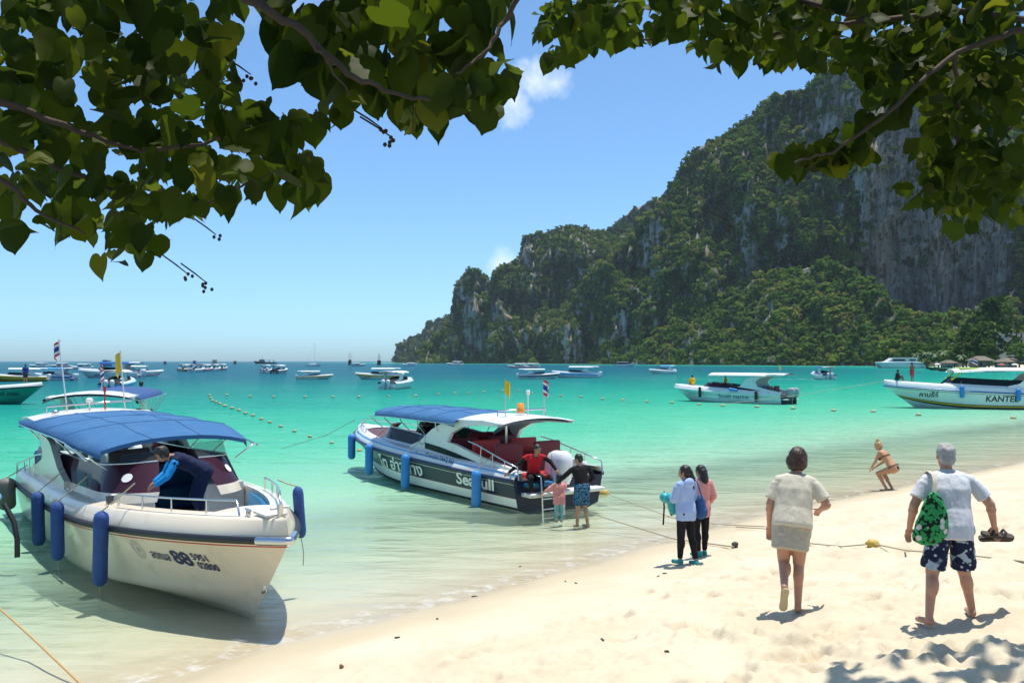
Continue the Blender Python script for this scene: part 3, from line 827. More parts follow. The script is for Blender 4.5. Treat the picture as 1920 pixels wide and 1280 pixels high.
class Hull:
    def __init__(s, L, B, zr0, zr1, rake=1.6, dh=(0.34, 0.48), fine=2.4, draft=0.42, forefoot=0.0, chz=0.42, pw=.78):
        s.pw = pw
        s.L, s.B, s.zr0, s.zr1, s.rake, s.dh, s.fine, s.draft, s.ff, s.chz = L, B, zr0, zr1, rake, dh, fine, draft, forefoot, chz
    def hb(s, u):
        if u < 0.5: f = 0.94 + 0.06 * math.sin(math.pi * u)
        else: f = max(0.0, 1 - ((u - 0.5) / 0.5) ** s.fine) ** s.pw
        return f * s.B / 2
    def zr(s, u): return s.zr0 + (s.zr1 - s.zr0) * u ** 1.7
    def zd(s, u): return s.zr(u) + s.dh[0] + (s.dh[1] - s.dh[0]) * u
    def sm(s, u): return max(0.0, (u - 0.5) / 0.5) ** 2
    def chine(s, u):
        w = max(0.0, (u - 0.45) / 0.55)
        return s.hb(u) * (0.9 - 0.5 * w ** 1.6), 0.03 + s.chz * s.zr1 * w ** 2.1
    def keel(s, u):
        w = max(0.0, (u - 0.55) / 0.45)
        return -s.draft + (s.draft + s.ff) * w ** 2.2
    def pt(s, u, h):
        """h: -1 keel, 0 chine, 1 rail"""
        yc, zc = s.chine(u); zk = s.keel(u); zr = s.zr(u); yr = s.hb(u)
        if h < 0:
            t = h + 1; y, z = yc * t, zk + (zc - zk) * t
        else:
            w = max(0.0, (u - 0.5) / 0.5)
            y, z = yc + (yr - yc) * h ** (1 + 0.7 * w), zc + (zr - zc) * h
        hk = (z - zk) / max(zr - zk, 1e-6)
        return Vector((s.L * u - s.rake * (1 - hk) * s.sm(u), y, z))
    def side(s, x, z):
        u = x / s.L
        for _ in range(12):
            yc, zc = s.chine(u); h = (z - zc) / (s.zr(u) - zc)
            p = s.pt(min(u, .999), max(-1, min(1, h)))
            u = min(.999, u + (x - p.x) / s.L)
        return p.y
US = [0, .06, .12, .2, .28, .36, .44, .5, .56, .62, .68, .74, .79, .84, .88, .91, .94, .96, .98, .99, 1.0]
USF = sorted(set(US + [(a + b) / 2 for a, b in zip(US[:-1], US[1:])]))

def outboard(parent, x, y, z, scale=1.0, mat=None, text=None):
    mat = mat or ENGW
    mb = MB()
    rows = []
    for (zz, lx0, lx1, w) in ((-.02, -.40, .16, .17), (.10, -.46, .2, .20), (.30, -.50, .22, .215), (.50, -.50, .18, .205), (.64, -.46, .08, .18), (.70, -.36, -.04, .12), (.715, -.26, -.12, .05)):
        row = []
        for k in range(14):
            a = 2 * math.pi * k / 14
            ca, sa = math.cos(a), math.sin(a)
            cx, rx = (lx0 + lx1) / 2, (lx1 - lx0) / 2
            row.append(Vector((x + scale * (cx + rx * math.copysign(abs(ca) ** .6, ca)), y + scale * w * math.copysign(abs(sa) ** .6, sa), z + scale * zz)))
        rows.append(row)
    mb.loft(rows, closed=True)
    mb.add(rows[0], [tuple(range(14))])
    e = mb.build('outboard_engine', mat, parent)
    m2 = MB()
    m2.box((x - .17 * scale, y, z - .35 * scale), (.26 * scale, .13 * scale, .7 * scale), mat=0)
    m2.box((x + .08 * scale, y, z - .12 * scale), (.3 * scale, .22 * scale, .22 * scale), mat=0)
    m2.lathe([(.0, -.4), (.06, -.3), (.07, 0), (.05, .2), (0, .26)], 8, Matrix.Translation((x - .2 * scale, y, z - .85 * scale)) @ Matrix.Rotation(math.pi / 2, 4, 'Y') @ Matrix.Scale(scale, 4))
    m2.build('engine_leg', ENGK if mat is not ENGW else ENGW, e)
    m3 = MB()
    for k in range(3):
        a = k * 2.094
        c = Vector((x - .5 * scale, y, z - .85 * scale))
        d = Vector((0, math.cos(a), math.sin(a))); t = Vector((0.06, -math.sin(a) * .08, math.cos(a) * .08)) * scale
        m3.add([c + d * .04 * scale - t * .5, c + d * .04 * scale + t * .5, c + d * .18 * scale + t, c + d * .18 * scale - t], [(0, 1, 2, 3)])
    m3.build('propeller', ENGK, e)
    if text:
        lettering('lettering', text, .17 * scale, lambda u, v: (x - .14 * scale - v * 0.2 - .02, y + .218 * scale, z + .02 + u), LETBLACK, e, bold=.004)
    return e
def fender(parent, p, length, r, mat, lean=(0, 0, 0), rope_to=None, tail=0.0):
    p = Vector(p); d = (Vector((0, 0, -1)) + Vector(lean)).normalized()
    q = d.to_track_quat('Z', 'Y').to_matrix().to_4x4()
    mb = MB()
    mb.lathe([(0, 0), (r * .4, .005), (r * .85, .05), (r, .12), (r * .97, length * .5), (r, length - .12), (r * .85, length - .05), (r * .5, length - .01), (0, length)], 14, Matrix.Translation(p) @ q)
    f = mb.build('fender', mat, parent)
    m2 = MB()
    if rope_to is not None: m2.tube([p, (p + Vector(rope_to)) / 2 + Vector((0, 0, -.01)), rope_to], .012, 5)
    if m2.v: m2.build('fender_rope', ROPEM, f)
    if tail: MB().tube([p + d * length, p + d * (length + tail * .5) + Vector((.01, .02, 0)), p + d * (length + tail)], .008, 5).build('tail_line', ROPEM, f)
    return f
def flag(parent, base, h, cols, lean=(0, 0, 0), w=.32, fh=.22, pole=None):
    b = Vector(base); t = b + Vector((lean[0], lean[1], h))
    mb = MB(); mb.tube([b, t], .016, 6)
    po = mb.build('flag_pole', pole or STEEL, parent)
    mb = MB(); nx = 6
    for k, c in enumerate(cols):
        z0, z1 = -fh * k / len(cols), -fh * (k + 1) / len(cols)
        rows = [[t + Vector((-w * i / nx * .55, .05 * math.sin(i * 1.3) - .01 * i, z - .13 * (i / nx) ** 1.3 * 1.6)) for z in (z0, z1)] for i in range(nx + 1)]
        mb.loft(rows, mat=k)
    mb.build('flag', cols, po, recalc=False)
    return po
TH = lambda: [pmat('flag_red', (.5, .02, .03), .7), pmat('flag_white', (.75, .75, .75), .7), pmat('flag_blue', (.02, .03, .25), .7), MATS['flag_blue'], MATS['flag_white'], MATS['flag_red']]
YELF = pmat('flag_yellow', (.7, .48, .02), .7)

GLASSROWS = {}
def speedboat(name, loc, rz, H, hull_mats, bands, label, cat='boat', group=None, canopy=None, zc=2.45, cx=(0.03, .60), cabin=(0.10, .585, .66), glass=GLASSK, gh=.45, taper=None, wm=.2,
              well=True, cush=BLUECUSH, wing=True, engines=2, eng_mat=None, eng_scale=1.0, rail_mat=BLACKR, topmat=WHITE, detail=2, droop=0.0, wing_mat=None, clear=False, gun_stripe=None, trim=0.0, hardtop=False, eng_text=None, eng_x=-.22, keel_m=0, ws=0.0):
    root = empty(name, loc, rz, label, cat, group)
    if trim: root.rotation_euler = (0, -R(trim), rz)
    L = H.L
    us = USF if detail > 1 else US if detail > 0 else US[::2]
    # --- hull shell with painted bands
    hs = [-1, -.5, 0]; hm = [keel_m, keel_m]
    for hi, mi in bands:
        h0 = hs[-1]; k = max(1, int((hi - h0) / (.09 if detail > 1 else .22))) if detail else 1
        for j in range(k): hs.append(h0 + (hi - h0) * (j + 1) / k); hm.append(mi)
    mb = MB()
    for sgn in (1, -1):
        rows = [[Vector((p.x, sgn * p.y, p.z)) for p in (H.pt(u, h) for h in hs)] for u in us]
        mb.loft(rows, mats=lambda i, j: hm[j])
    tr = [H.pt(0, h) for h in hs]
    poly = [Vector((p.x, p.y, p.z)) for p in tr] + [Vector((p.x, -p.y, p.z)) for p in reversed(tr[1:])]
    mb.add(poly, [tuple(range(len(poly)))], bands[-1][1] if len(bands) < 3 else 1)
    hull = mb.build('hull', hull_mats, root)
    # --- rub rail
    if rail_mat:
        mb = MB()
        for sgn in (1, -1):
            mb.tube([Vector((p.x, sgn * (p.y + .015), p.z + .02)) for p in (H.pt(u, 1) for u in us)], .055 if detail else .07, 6)
        mb.build('rub_rail', rail_mat, root)
    # --- topsides, side deck and fore deck
    def top(u, k):
        z, y = H.zr(u), H.hb(u)
        zd = H.zd(u)
        w = min(1.0, y / .6)
        return [Vector((L * u, y, z)), Vector((L * u - .03 * w, y * .985, z + .1)), Vector((L * u - .05, max(0, y - .10 * w), zd - .03)), Vector((L * u - .07, max(0, y - .14 * w), zd)), Vector((L * u - .1, max(0, y - .36), zd + .02))][k]
    mb = MB()
    for sgn in (1, -1):
        rows = [[Vector((p.x, sgn * p.y, p.z)) for p in (top(u, k) for k in range(5))] for u in us]
        mb.loft(rows, mats=(lambda i, j: 1 if j == 3 and gun_stripe and False else 0))
    wx0, wx1 = (cabin[2] - .01, .875) if well else (cabin[2] - .02, cabin[2] - .02)
    def inner(u): return max(0, H.hb(u) - .36)
    fl = .62
    # foredeck aft of stem
    fu = [u for u in np.linspace(wx1, 1, 9)]
    mb.loft([[Vector((L * u - .1, inner(u) * t, H.zd(u) + .02 + .03 * (1 - t * t))) for t in (-1, -.5, 0, .5, 1)] for u in fu])
    # aft transom wall and side decks up to the cabin
    mb.build('deck', [topmat, LBLUE], root)
    if gun_stripe:
        mb = MB()
        for sgn in (1, -1):
            mb.loft([[Vector((p.x, sgn * (p.y + .006), p.z)) for p in (top(u, 1) + (top(u, 2) - top(u, 1)) * q for q in (.62, .95))] for u in us[:-1]])
        mb.build('gunwale_stripe', gun_stripe, root)
    # cockpit sole and inner walls
    mb = MB()
    su = [u for u in np.linspace(0.02, max(wx1, cabin[2]), 14)]
    mb.loft([[Vector((L * u - .1, inner(u) * t, fl if u > .05 else fl)) for t in (-1, 1)] for u in su])
    for sgn in (1, -1):
        mb.loft([[Vector((L * u - .1, sgn * inner(u), z)) for z in (fl, H.zd(u) + .02)] for u in su])
    u = su[-1]; mb.add([Vector((L * u - .1, -inner(u), fl)), Vector((L * u - .1, inner(u), fl)), Vector((L * u - .1, inner(u), H.zd(u) + .02)), Vector((L * u - .1, -inner(u), H.zd(u) + .02))], [(0, 1, 2, 3)])
    mb.build('cockpit', INNERW, root)
    if well and detail > 0:
        for sgn in (1, -1):
            mb = MB()
            uu = [x for x in np.linspace(wx0 + .02, wx1 - .005, 7)]
            mb.loft([[Vector((L * q - .1, sgn * max(.02, inner(q) - d_), H.zd(q) + dz)) for d_, dz in ((.02, -.62), (.02, -.05), (.10, -.05), (.12, -.38), (.5, -.40), (.5, -.62))] for q in uu])
            mb.build('bow_cushion', cush, root)
    # --- cabin side mouldings with windows and wrapped windscreen
    xa, xb, xc = cabin[0] * L, cabin[1] * L, cabin[2] * L
    hw = H.B / 2 - .40
    path = [(xa + (xb - xa) * t, hw * (1 - .03 * t)) for t in np.linspace(0, 1, 12)]
    path += [(xb + (xc - xb) * (math.sin(a)), hw * (.30 + .67 * math.cos(a))) for a in np.linspace(.25, 1.45, 8)]
    def ghf(x): return gh if not taper else gh * max(0.02, min(1, (x - taper[0] * L) / ((taper[1] - taper[0]) * L)) ** .8)
    for sgn in (1, -1):
        mb, mg, mc = MB(), MB(), MB()
        ra, rg, rc = [], [], []
        for (x, y) in path:
            u = min(x / L, 1); zb = H.zd(u) - .02
            zm = zb + wm; zt = zm + ghf(x)
            lean = .16 + .35 * max(0, (x - xb) / max(xc - xb, .01))
            fx = max(0, (x - xb) / max(xc - xb, .01))
            g = gh if not taper else ghf(x)
            ra.append([Vector((x + .05 * fx, sgn * (y + .06), zb)), Vector((x, sgn * y, zm))])
            rg.append([Vector((x, sgn * y, zm)), Vector((x - .55 * fx * g / .45, sgn * (y - .14 * g / .45), zt))])
            rc.append([rg[-1][1], Vector((rg[-1][1].x - .18 * fx, sgn * (y - .2), zc - .16))])
        mb.loft(ra)
        if wing: pass
        mb.build('coaming', topmat, root)
        wo = mg.loft(rg).build('window', glass, root); GLASSROWS[(root.name, sgn)] = rg
        if detail > 1:
            mt = MB(); mt.tube([r[1] for r in rg], .02, 6); mt.build('window_trim', topmat if not clear else STEEL, wo)
        if clear:
            mc.loft(rc).build('side_screen', GLASSC, root)
    # inner dash between the two windscreen halves and seats
    if detail > 0:
        zb = H.zd(cabin[2])
        for sgn in (1, -1):
            MB().box((xc - .75, sgn * (hw * .62), (fl + zb + .1) / 2), (.5, hw * .55, zb + .1 - fl)).build('dashboard', INNERW, root)
        for i in range(4):
            for sgn in (1, -1):
                mb = MB(); x = L * .14 + i * L * .095
                mb.rbox((x, sgn * hw * .55, fl + .28), (.5, hw * .75, .42), .05)
                mb.rbox((x - .24, sgn * hw * .55, fl + .68), (.12, hw * .75, .5), .05)
                mb.build('seat', cush if i % 2 else MAROONC, root)
    # --- canopy
    if canopy:
        c0, c1 = cx[0] * L, cx[1] * L
        wd = H.B / 2 - .16
        nx = 16 if detail else 7; ny = 9 if detail else 5
        rows = []
        for i in range(nx + 1):
            t = i / nx; x = c0 + (c1 - c0) * t
            wv = wd * (1 - .16 * max(0, (t - .72) / .28) ** 2)
            sag = .018 * math.cos(t * 4 * 2 * math.pi) if detail > 1 else 0
            zz = zc - droop * max(0, (t - .68) / .32) ** 1.6 - .05 * max(0, (.12 - t) / .12)
            row = [Vector((x, -wv - .01, zz - .13))] + [Vector((x, -wv + 2 * wv * j / ny, zz + .16 * (1 - abs(2 * j / ny - 1) ** 2.4) + sag)) for j in range(ny + 1)] + [Vector((x, wv + .01, zz - .13))]
            rows.append(row)
        mb = MB(); mb.loft(rows)
        low = [[p - Vector((0, 0, .03 if 0 < k < len(r) - 1 else 0)) for k, p in enumerate(r)] for r in rows]
        mb.loft(low)
        f = rows[-1]; mb.add(f + [p - Vector((0, 0, .07)) for p in f], [(k, k + 1, len(f) + k + 1, len(f) + k) for k in range(len(f) - 1)])
        cv = mb.build('canopy', canopy, root)
        if detail > 1:
            mb = MB()
            for i in (4, 8, 12): mb.tube([p + Vector((0, 0, .004)) for p in rows[i][1:-1]], .008, 4)
            for k in (ny // 3 + 1, ny - ny // 3 + 1): mb.tube([r[k] + Vector((0, 0, .004)) for r in rows], .007, 4)
            mb.build('canopy_seam', canopy, cv)
        if detail > 0:
            mb = MB()
            for sgn in (1, -1):
                for t in (.2, .4, .6, .8, .97):
                    x = c0 + (c1 - c0) * t
                    u = min(x / L, cabin[1]); g = ghf(min(x, xb))
                    zb = H.zd(u) + wm - .02 + g
                    q = Vector((min(x, xc - .5), sgn * (hw - .14 * g / .45), zb if x < xb else zb - .05))
                    zz = zc - droop * max(0, (t - .68) / .32) ** 1.6 - .12
                    mb.tube([q, Vector((x + .12, sgn * (wd - .1), (q.z + zz) / 2 + .1)), Vector((x, sgn * wd, zz))], .016, 6)
                mb.tube([Vector((c0 + (c1 - c0) * t, sgn * wd, zc - .12 - droop * max(0, (t - .68) / .32) ** 1.6)) for t in np.linspace(0, 1, 9)], .016, 6)
            mb.build('canopy_frame', STEEL, cv)
    # --- swept arch wings at the stern
    if wing:
        for sgn in (1, -1):
            zt = zc + .02
            a0 = H.zd(.1) + .02
            y1 = sgn * (hw + .10); y0 = sgn * (hw - .02)
            X = lambda f: f * L
            outer = [(X(.40 + ws), H.zd(.4) + wm), (X(.345 + ws), H.zd(.35) + wm + .22), (X(.29 + ws), zt - .38), (X(.235 + ws), zt - .14), (X(.17 + ws), zt - .02), (X(.06 + ws), zt + .04), (X(-.01 + ws), zt)]
            innr = [(X(.002 + ws), zt - .08), (X(.08 + ws), zt - .10), (X(.15 + ws), zt - .2), (X(.20 + ws), zt - .42), (X(.215 + ws), zt - .66), (X(.20 + ws * .8), a0 + .42), (X(.12 + ws * .4), a0 + .18), (X(.03), a0 + .02)]
            low = [(X(.03), a0 - .1), (X(.2), H.zd(.2) - .05), (X(.40 + ws), H.zd(.4) - .03)]
            poly = outer + innr + low
            mb = MB(); mb.prism(poly, 'y', y0, y1)
            w_ = mb.build('arch_wing', wing_mat or topmat, root)
            if taper:
                mb = MB(); yy = sgn * (hw + .108)
                mb.add([(X(.41), yy, H.zd(.4) + wm + .0), (X(.41), yy, H.zd(.4) + wm + .17), (X(.34), yy, H.zd(.34) + wm + .14), (X(.26), yy, H.zd(.26) + wm + .06), (X(.17), yy, H.zd(.17) + .04), (X(.26), yy, H.zd(.26) + .03)], [(0, 1, 2, 3, 4, 5)])
                mb.build('side_window', glass, w_)
            if detail > 1:
                mb = MB(); yy = sgn * (hw - .035)
                mb.add([(X(.355 + ws), yy, H.zd(.35) + wm * .6), (X(.31 + ws), yy, zt - .62), (X(.25 + ws), yy, zt - .36), (X(.21 + ws), yy, zt - .8), (X(.22 + ws), yy, H.zd(.2) + .1)], [(0, 1, 2, 3, 4)])
                mb.build('inner_panel', MAROONC, w_)
                mb = MB()
                mb.tube([Vector((X(.21), sgn * (hw + .08), a0 + .55)), Vector((X(.17), sgn * (hw + .12), a0 + .50)), Vector((X(.05), sgn * (hw + .2), a0 + .22)), Vector((X(-.005), sgn * (hw + .22), a0 + .1)), Vector((X(-.01), sgn * (hw + .22), a0 - .2))], .02, 6)
                for f in (.15, .1, .05): mb.tube([Vector((X(f), sgn * (hw + .2 - f * .5), a0 + .22 + (f - .05) * 2.6)), Vector((X(f), sgn * (hw + .15), a0 - .02))], .014, 5)
                mb.build('stern_rail', STEEL, w_)
        mb = MB()
        mb.loft([[Vector((L * x, y, zc + dz + .12 * (1 - (y / hw) ** 2))) for y in np.linspace(-hw - .1, hw + .1, 7)] for x, dz in ((-.012 + ws, .0), (.03 + ws, .05), (.1 + ws, .06), (.17 + ws, .03))])
        mb.loft([[Vector((L * x, y, zc + dz - .05 + .10 * (1 - (y / hw) ** 2))) for y in np.linspace(-hw - .1, hw + .1, 7)] for x, dz in ((-.012 + ws, .0), (.03 + ws, .05), (.1 + ws, .06), (.17 + ws, .03))])
        mb.build('arch_roof', wing_mat or topmat, root)
    # --- engines
    for i in range(engines):
        y = (i - (engines - 1) / 2) * .72 * eng_scale
        outboard(root, eng_x, y, .62, eng_scale * 1.15, eng_mat, eng_text if i == engines - 1 else None)
    # swim platform
    mb = MB(); mb.rbox((-.12, 0, .42), (.55, H.B * .78, .1), .03); mb.build('swim_platform', INNERW, root)
    return root

def heading(p0, p1):
    d = p1 - p0
    return math.atan2(d.y, d.x)

# ---- the moored boat nearest the camera, bow on the sand
L1 = 13.4
H1 = Hull(L1, 3.35, .80, 1.28, rake=1.45, dh=(.33, .30), fine=2.0, pw=.92, draft=.40, forefoot=-.08, chz=.30)
dirv = Vector((.585, -.811, 0)).normalized(); rz1 = math.atan2(dirv.y, dirv.x)
B1 = speedboat('speedboat', Vector((-2.95, 12.25, 0)) - dirv * L1, rz1, H1, [CREAM, DARKBOT, REDL, CREAM], [(.90, 0), (.925, 2), (1.0, 0)],
               'large cream speedboat with blue canvas roof, bow aground, numbered 88', canopy=BLUECAN, zc=2.36, cx=(.04, .615), cabin=(.06, .56, .665), glass=GLASSD, gh=.46, wm=.16, clear=True, droop=.18, engines=2, cush=BLUECUSH, topmat=CREAM)
def on_stbd(H, x0, z0, off=.016):
    return lambda u, v: Vector((x0 + u, -H.side(x0 + u, z0 + v) - off, z0 + v))
def on_port(H, x0, z0, off=.016):
    return lambda u, v: Vector((x0 - u, H.side(x0 - u, z0 + v) + off, z0 + v))
lettering('lettering', 'สตกมล', .19, on_stbd(H1, 10.35, .70), LETNAVY, B1, bold=.004, width=.46)
lettering('lettering', '88', .31, on_stbd(H1, 10.88, .68), LETNAVY, B1, bold=.007, width=.42)
lettering('lettering', '5951', .15, on_stbd(H1, 11.36, .80), LETNAVY, B1, bold=.003, width=.33)
lettering('lettering', '02800', .15, on_stbd(H1, 11.38, .66), LETNAVY, B1, bold=.003, width=.42)
# round crest on the hull
mb = MB()
for r0, r1 in ((.15, .138), (.095, .088)):
    f = on_stbd(H1, 10.05, .80, .012)
    ring = [[f(r * math.cos(a), r * math.sin(a)) for r in (r0, r1)] for a in np.linspace(0, 2 * math.pi, 25)]
    mb.loft(ring, smooth=False)
for k in range(12):
    a = k * .5236; mb.add([f(q * math.cos(a + e), q * math.sin(a + e)) for q, e in ((.10, -.08), (.125, -.05), (.125, .05), (.10, .08))], [(0, 1, 2, 3)])
mb.add([f(x, y) for x, y in ((-.05, -.02), (0, .05), (.05, -.02), (.02, -.045), (-.02, -.045))], [(0, 1, 2, 3, 4)])
mb.build('crest', LETGREY, B1, recalc=False)
# stickers on the windscreen, hatch, cleats, bow rails, lockers
for sgn in (1, -1):
    rw = GLASSROWS[(B1.name, sgn)]; r0, r1 = rw[15], rw[16]
    c = (r0[0] + r0[1] + r1[0] + r1[1]) / 4; t = (r1[0] - r0[0]).normalized(); nrm = t.cross(r0[1] - r0[0]).normalized(); nrm = nrm if nrm.x > 0 else -nrm; b2 = nrm.cross(t)
    mb = MB(); mb.add([c + nrm * .012 + t * .115 * math.cos(a) + b2 * .085 * math.sin(a) for a in np.linspace(0, 6.283, 18)[:-1]], [tuple(range(17))])
    mb.build('sticker', LETWHITE, B1)
    mb = MB()
    rl = [Vector((L1 * u - .1, sgn * max(.03, H1.hb(u) - .2), H1.zd(u) + .02)) for u in (.70, .76, .82, .88, .925)]
    mb.tube([rl[0]] + [p + Vector((0, 0, .2)) for p in rl[0:]] + [rl[-1] + Vector((.1, 0, 0))], .016, 6)
    for p in rl[1:-1]: mb.tube([p, p + Vector((0, 0, .2))], .014, 5)
    mb.build('bow_rail', STEEL, B1)
    for u in (.47, .935):
        mb = MB(); c = Vector((L1 * u, sgn * max(.1, H1.hb(u) - .22), H1.zd(u) + .04))
        mb.box(c, (.05, .05, .12)); mb.tube([c + Vector((-.1, 0, .06)), c + Vector((.1, 0, .06))], .018, 6); mb.build('cleat', STEEL, B1)
mb = MB(); mb.tube([Vector((13.12, 0, H1.zd(.97) + .02)), Vector((13.12, 0, H1.zd(.97) + .2))], .045, 8); mb.tube([Vector((13.12, -.14, H1.zd(.97) + .15)), Vector((13.12, .14, H1.zd(.97) + .15))], .02, 6)
mb.build('mooring_post', STEEL, B1)
mb = MB(); mb.box((12.80, -.02, H1.zd(.95) + .055), (.5, .3, .03)); mb.build('anchor_hatch', INNERW, B1)
mb = MB(); mb.tube([H1.pt(u, 1) * 1 + Vector((0.02, sg * 0 + (-2 * H1.pt(u, 1).y if sg < 0 else 0), .02)) for sg, u in ((-1, .965), (-1, .985), (-1, .996), (1, 1.0), (1, .996), (1, .985), (1, .965))], .066, 8); mb.build('bow_guard', STEEL, B1)
mb = MB(); mb.tube([Vector((12.45, -.02, .62)), Vector((12.53, -.02, .56)), Vector((12.53, -.02, .46)), Vector((12.43, -.02, .42))], .025, 6); mb.build('bow_eye', STEEL, B1)
mb = MB(); mb.box((8.75, -1.25, H1.zd(.65) + .09), (.12, .10, .12)); mb.build('vent', ENGK, B1)
for x, l_, r_, ln in ((9.55, 1.25, .12, -.22), (7.3, 1.05, .115, -.08), (5.2, 1.05, .12, 0.0)):
    y = -(H1.hb(x / L1) + .15)
    fender(B1, (x, y, H1.zd(x / L1) + .0), l_, r_, FENDERB, (ln, 0, 0), rope_to=(x + .25, -(H1.hb(x / L1) - .3), H1.zd(x / L1) + .42), tail=.75)
fender(B1, (.7, -(H1.hb(.05) + .24), 1.02), .75, .2, FENDERG, (0, 0, 0), rope_to=(.9, -1.4, 1.3), tail=.3)
fender(B1, (10.9, H1.hb(10.9 / L1) + .11, 1.62), .85, .09, FENDERB, (0, .05, 0), rope_to=(10.8, H1.hb(.81) - .2, 1.75), tail=.45)
# roof gear
mb = MB(); mb.tube([(1.1, -1.0, 2.50), (1.1, -1.0, 2.66), (1.15, .9, 2.70), (1.15, .9, 2.52)], .022, 6); mb.build('roof_rail', STEEL, B1)
flag(B1, (1.05, -.55, 2.5), 1.75, TH()[:3] + TH()[3:], (-.15, -.12, 0), w=.5, fh=.34, pole=LETWHITE)
flag(B1, (1.1, .75, 2.5), 1.45, [YELF], (0, -.08, 0), w=.4, fh=.5, pole=LETWHITE)
mb = MB(); mb.tube([(1.3, -.1, 2.5), (1.3, -.1, 2.72)], .018, 6); mb.lathe([(.0, 0), (.07, .0), (.09, .05), (.05, .1), (0, .11)], 10, Matrix.Translation((1.3, -.1, 2.72))); mb.build('gps_dome', LETWHITE, B1)
mb = MB(); mb.tube([(1.3, .25, 2.5), (1.3, .25, 2.95)], .02, 6); mb.tube([(1.3, .25, 2.95), (1.3, .25, 3.08)], .035, 8); mb.build('mast_light', REDL, B1)
mb = MB(); mb.lathe([(0, 0), (.08, .0), (.08, .06), (.04, .1), (0, .1)], 10, Matrix.Translation((1.6, -.9, 2.5))); mb.build('roof_light', STEEL, B1)

B1.rotation_euler = (R(1.8), 0, rz1)      # heels a little on the sand
# ---- the navy and white boat loading people at its stern
st, bw = Vector((1.2, 23.2, 0)), on_z(714, 882)
H2 = Hull(11.1, 3.1, .74, 1.12, rake=1.35, dh=(.22, .28), fine=2.3, draft=.42, forefoot=.05, chz=.36)
rz2 = heading(st, bw)
B2 = speedboat('speedboat', st, rz2, H2, [WHITE, NAVY, REDL, DARKBOT], [(.10, 3), (.40, 0), (.415, 2), (.90, 1), (.915, 0), (1.0, 1)],
               'navy and white speedboat with blue canvas roof and people boarding at the stern', canopy=BLUECAN, zc=2.08, ws=.09, cx=(.25, .70), cabin=(.12, .62, .72), glass=GLASSK, gh=.36, taper=(.13, .5), wm=.10, engines=1, cush=REDCUSH, gun_stripe=LBLUE,
               rail_mat=pmat('navy_rail', (.012, .02, .05), .3), droop=.06, trim=.6, eng_text='HONDA', eng_scale=1.0, eng_x=.2)
lettering('lettering', 'โต อ่าวนาง', .46, on_port(H2, 7.0, .42), LETWHITE, B2, bold=.012, width=2.75)
lettering('lettering', 'Seagull', .44, on_port(H2, 2.55, .43), LETWHITE, B2, shear=.15, bold=.012, width=1.75)
lettering('lettering', 'THE', .10, on_port(H2, 2.0, .70), LETLB, B2, bold=.004)
lettering('lettering', 'จำนวนผู้โดยสาร 24+2 คน', .24, lambda u, v: Vector((4.75 - u, H2.hb(.4) - .10 + .035 - v * .12, H2.zr(.38) + .10 + v * .95)), LETNAVY, B2, bold=.003, width=2.05)
# gull emblem on the arch wing: a ring and a swept wing shape
mb = MB(); yy = H2.B / 2 - .40 + .108
c = Vector((4.72, yy, 1.50))
mb.loft([[c + Vector((r * math.cos(a), 0, r * 1.15 * math.sin(a))) for r in (.21, .195)] for a in np.linspace(0, 6.283, 25)], smooth=False)
mb.add([c + Vector((-p[0], .002, p[1])) for p in ((-.17, -.10), (-.08, .02), (.0, .05), (.12, .12), (.06, .03), (.15, .02), (.04, -.02), (-.04, -.06), (-.1, -.14))], [(0, 1, 8), (1, 2, 7, 8), (2, 3, 4, 7), (4, 5, 6, 7)])
mb.build('emblem', LETNAVY, B2, recalc=False)
for x, l_ in ((9.6, .85), (7.3, .95), (4.9, 1.0), (1.35, .95)):
    fender(B2, (x, H2.hb(x / 11.1) + .14, H2.zr(x / 11.1) + .16), l_, .13, FENDERL, rope_to=(x - .1, H2.hb(x / 11.1) - .3, H2.zd(x / 11.1) + .3))
mb = MB()
for sgn in (1, -1):
    rl = [Vector((11.1 * u - .1, sgn * max(.05, H2.hb(u) - .2), H2.zd(u) + .02)) for u in (.80, .85, .9, .95, .985)]
    mb.tube([rl[0]] + [p + Vector((0, 0, .16)) for p in rl] + [rl[-1]], .016, 6)
    for p in rl[1:-1]: mb.tube([p, p + Vector((0, 0, .16))], .012, 5)
mb.build('bow_rail', STEEL, B2)
for k, u in enumerate((.86, .83)):
    mb = MB(); c = Vector((11.1 * u, H2.hb(u) - .125, H2.zd(u) - .10)); mb.rbox(c, (.26, .04, .10), .015); mb.build('port_light', ENGK, B2)
mb = MB(); mb.tube([(1.6, -.8, 2.24), (1.6, -.8, 2.38), (1.6, .8, 2.38), (1.6, .8, 2.24)], .022, 6); mb.build('roof_rail', STEEL, B2)
flag(B2, (1.6, .55, 2.22), 1.0, [YELF], (.02, 0, 0), w=.3, fh=.36)
flag(B2, (1.6, -.75, 2.22), 1.0, TH(), (.02, 0, 0), w=.3, fh=.42)
mb = MB(); mb.lathe([(0, 0), (.11, 0), (.11, .12), (.09, .13), (.09, .26), (0, .27)], 12, Matrix.Translation((1.6, .05, 2.30))); mb.build('warning_beacon', ORANGE, B2)
mb = MB(); mb.tube([(1.6, -.2, 2.24), (1.6, -.2, 2.78)], .018, 6); mb.lathe([(0, 0), (.05, 0), (.05, .12), (0, .13)], 8, Matrix.Translation((1.6, -.2, 2.78))); mb.build('mast_light', LETWHITE, B2)
mb = MB()
for sgn in (.95, .55):
    mb.tube([(-.25, sgn, .9), (-.45, sgn, .88), (-.5, sgn, .45), (-.55, sgn, -.25)], .02, 6)
for z in (.35, .1, -.12): mb.tube([(-.51, .95, z), (-.51, .55, z)], .018, 5)
mb.build('boarding_ladder', STEEL, B2)
mb = MB(); mb.rbox((.45, .3, .78), (.7, 1.0, .12), .03); mb.build('stern_seat', REDCUSH, B2)
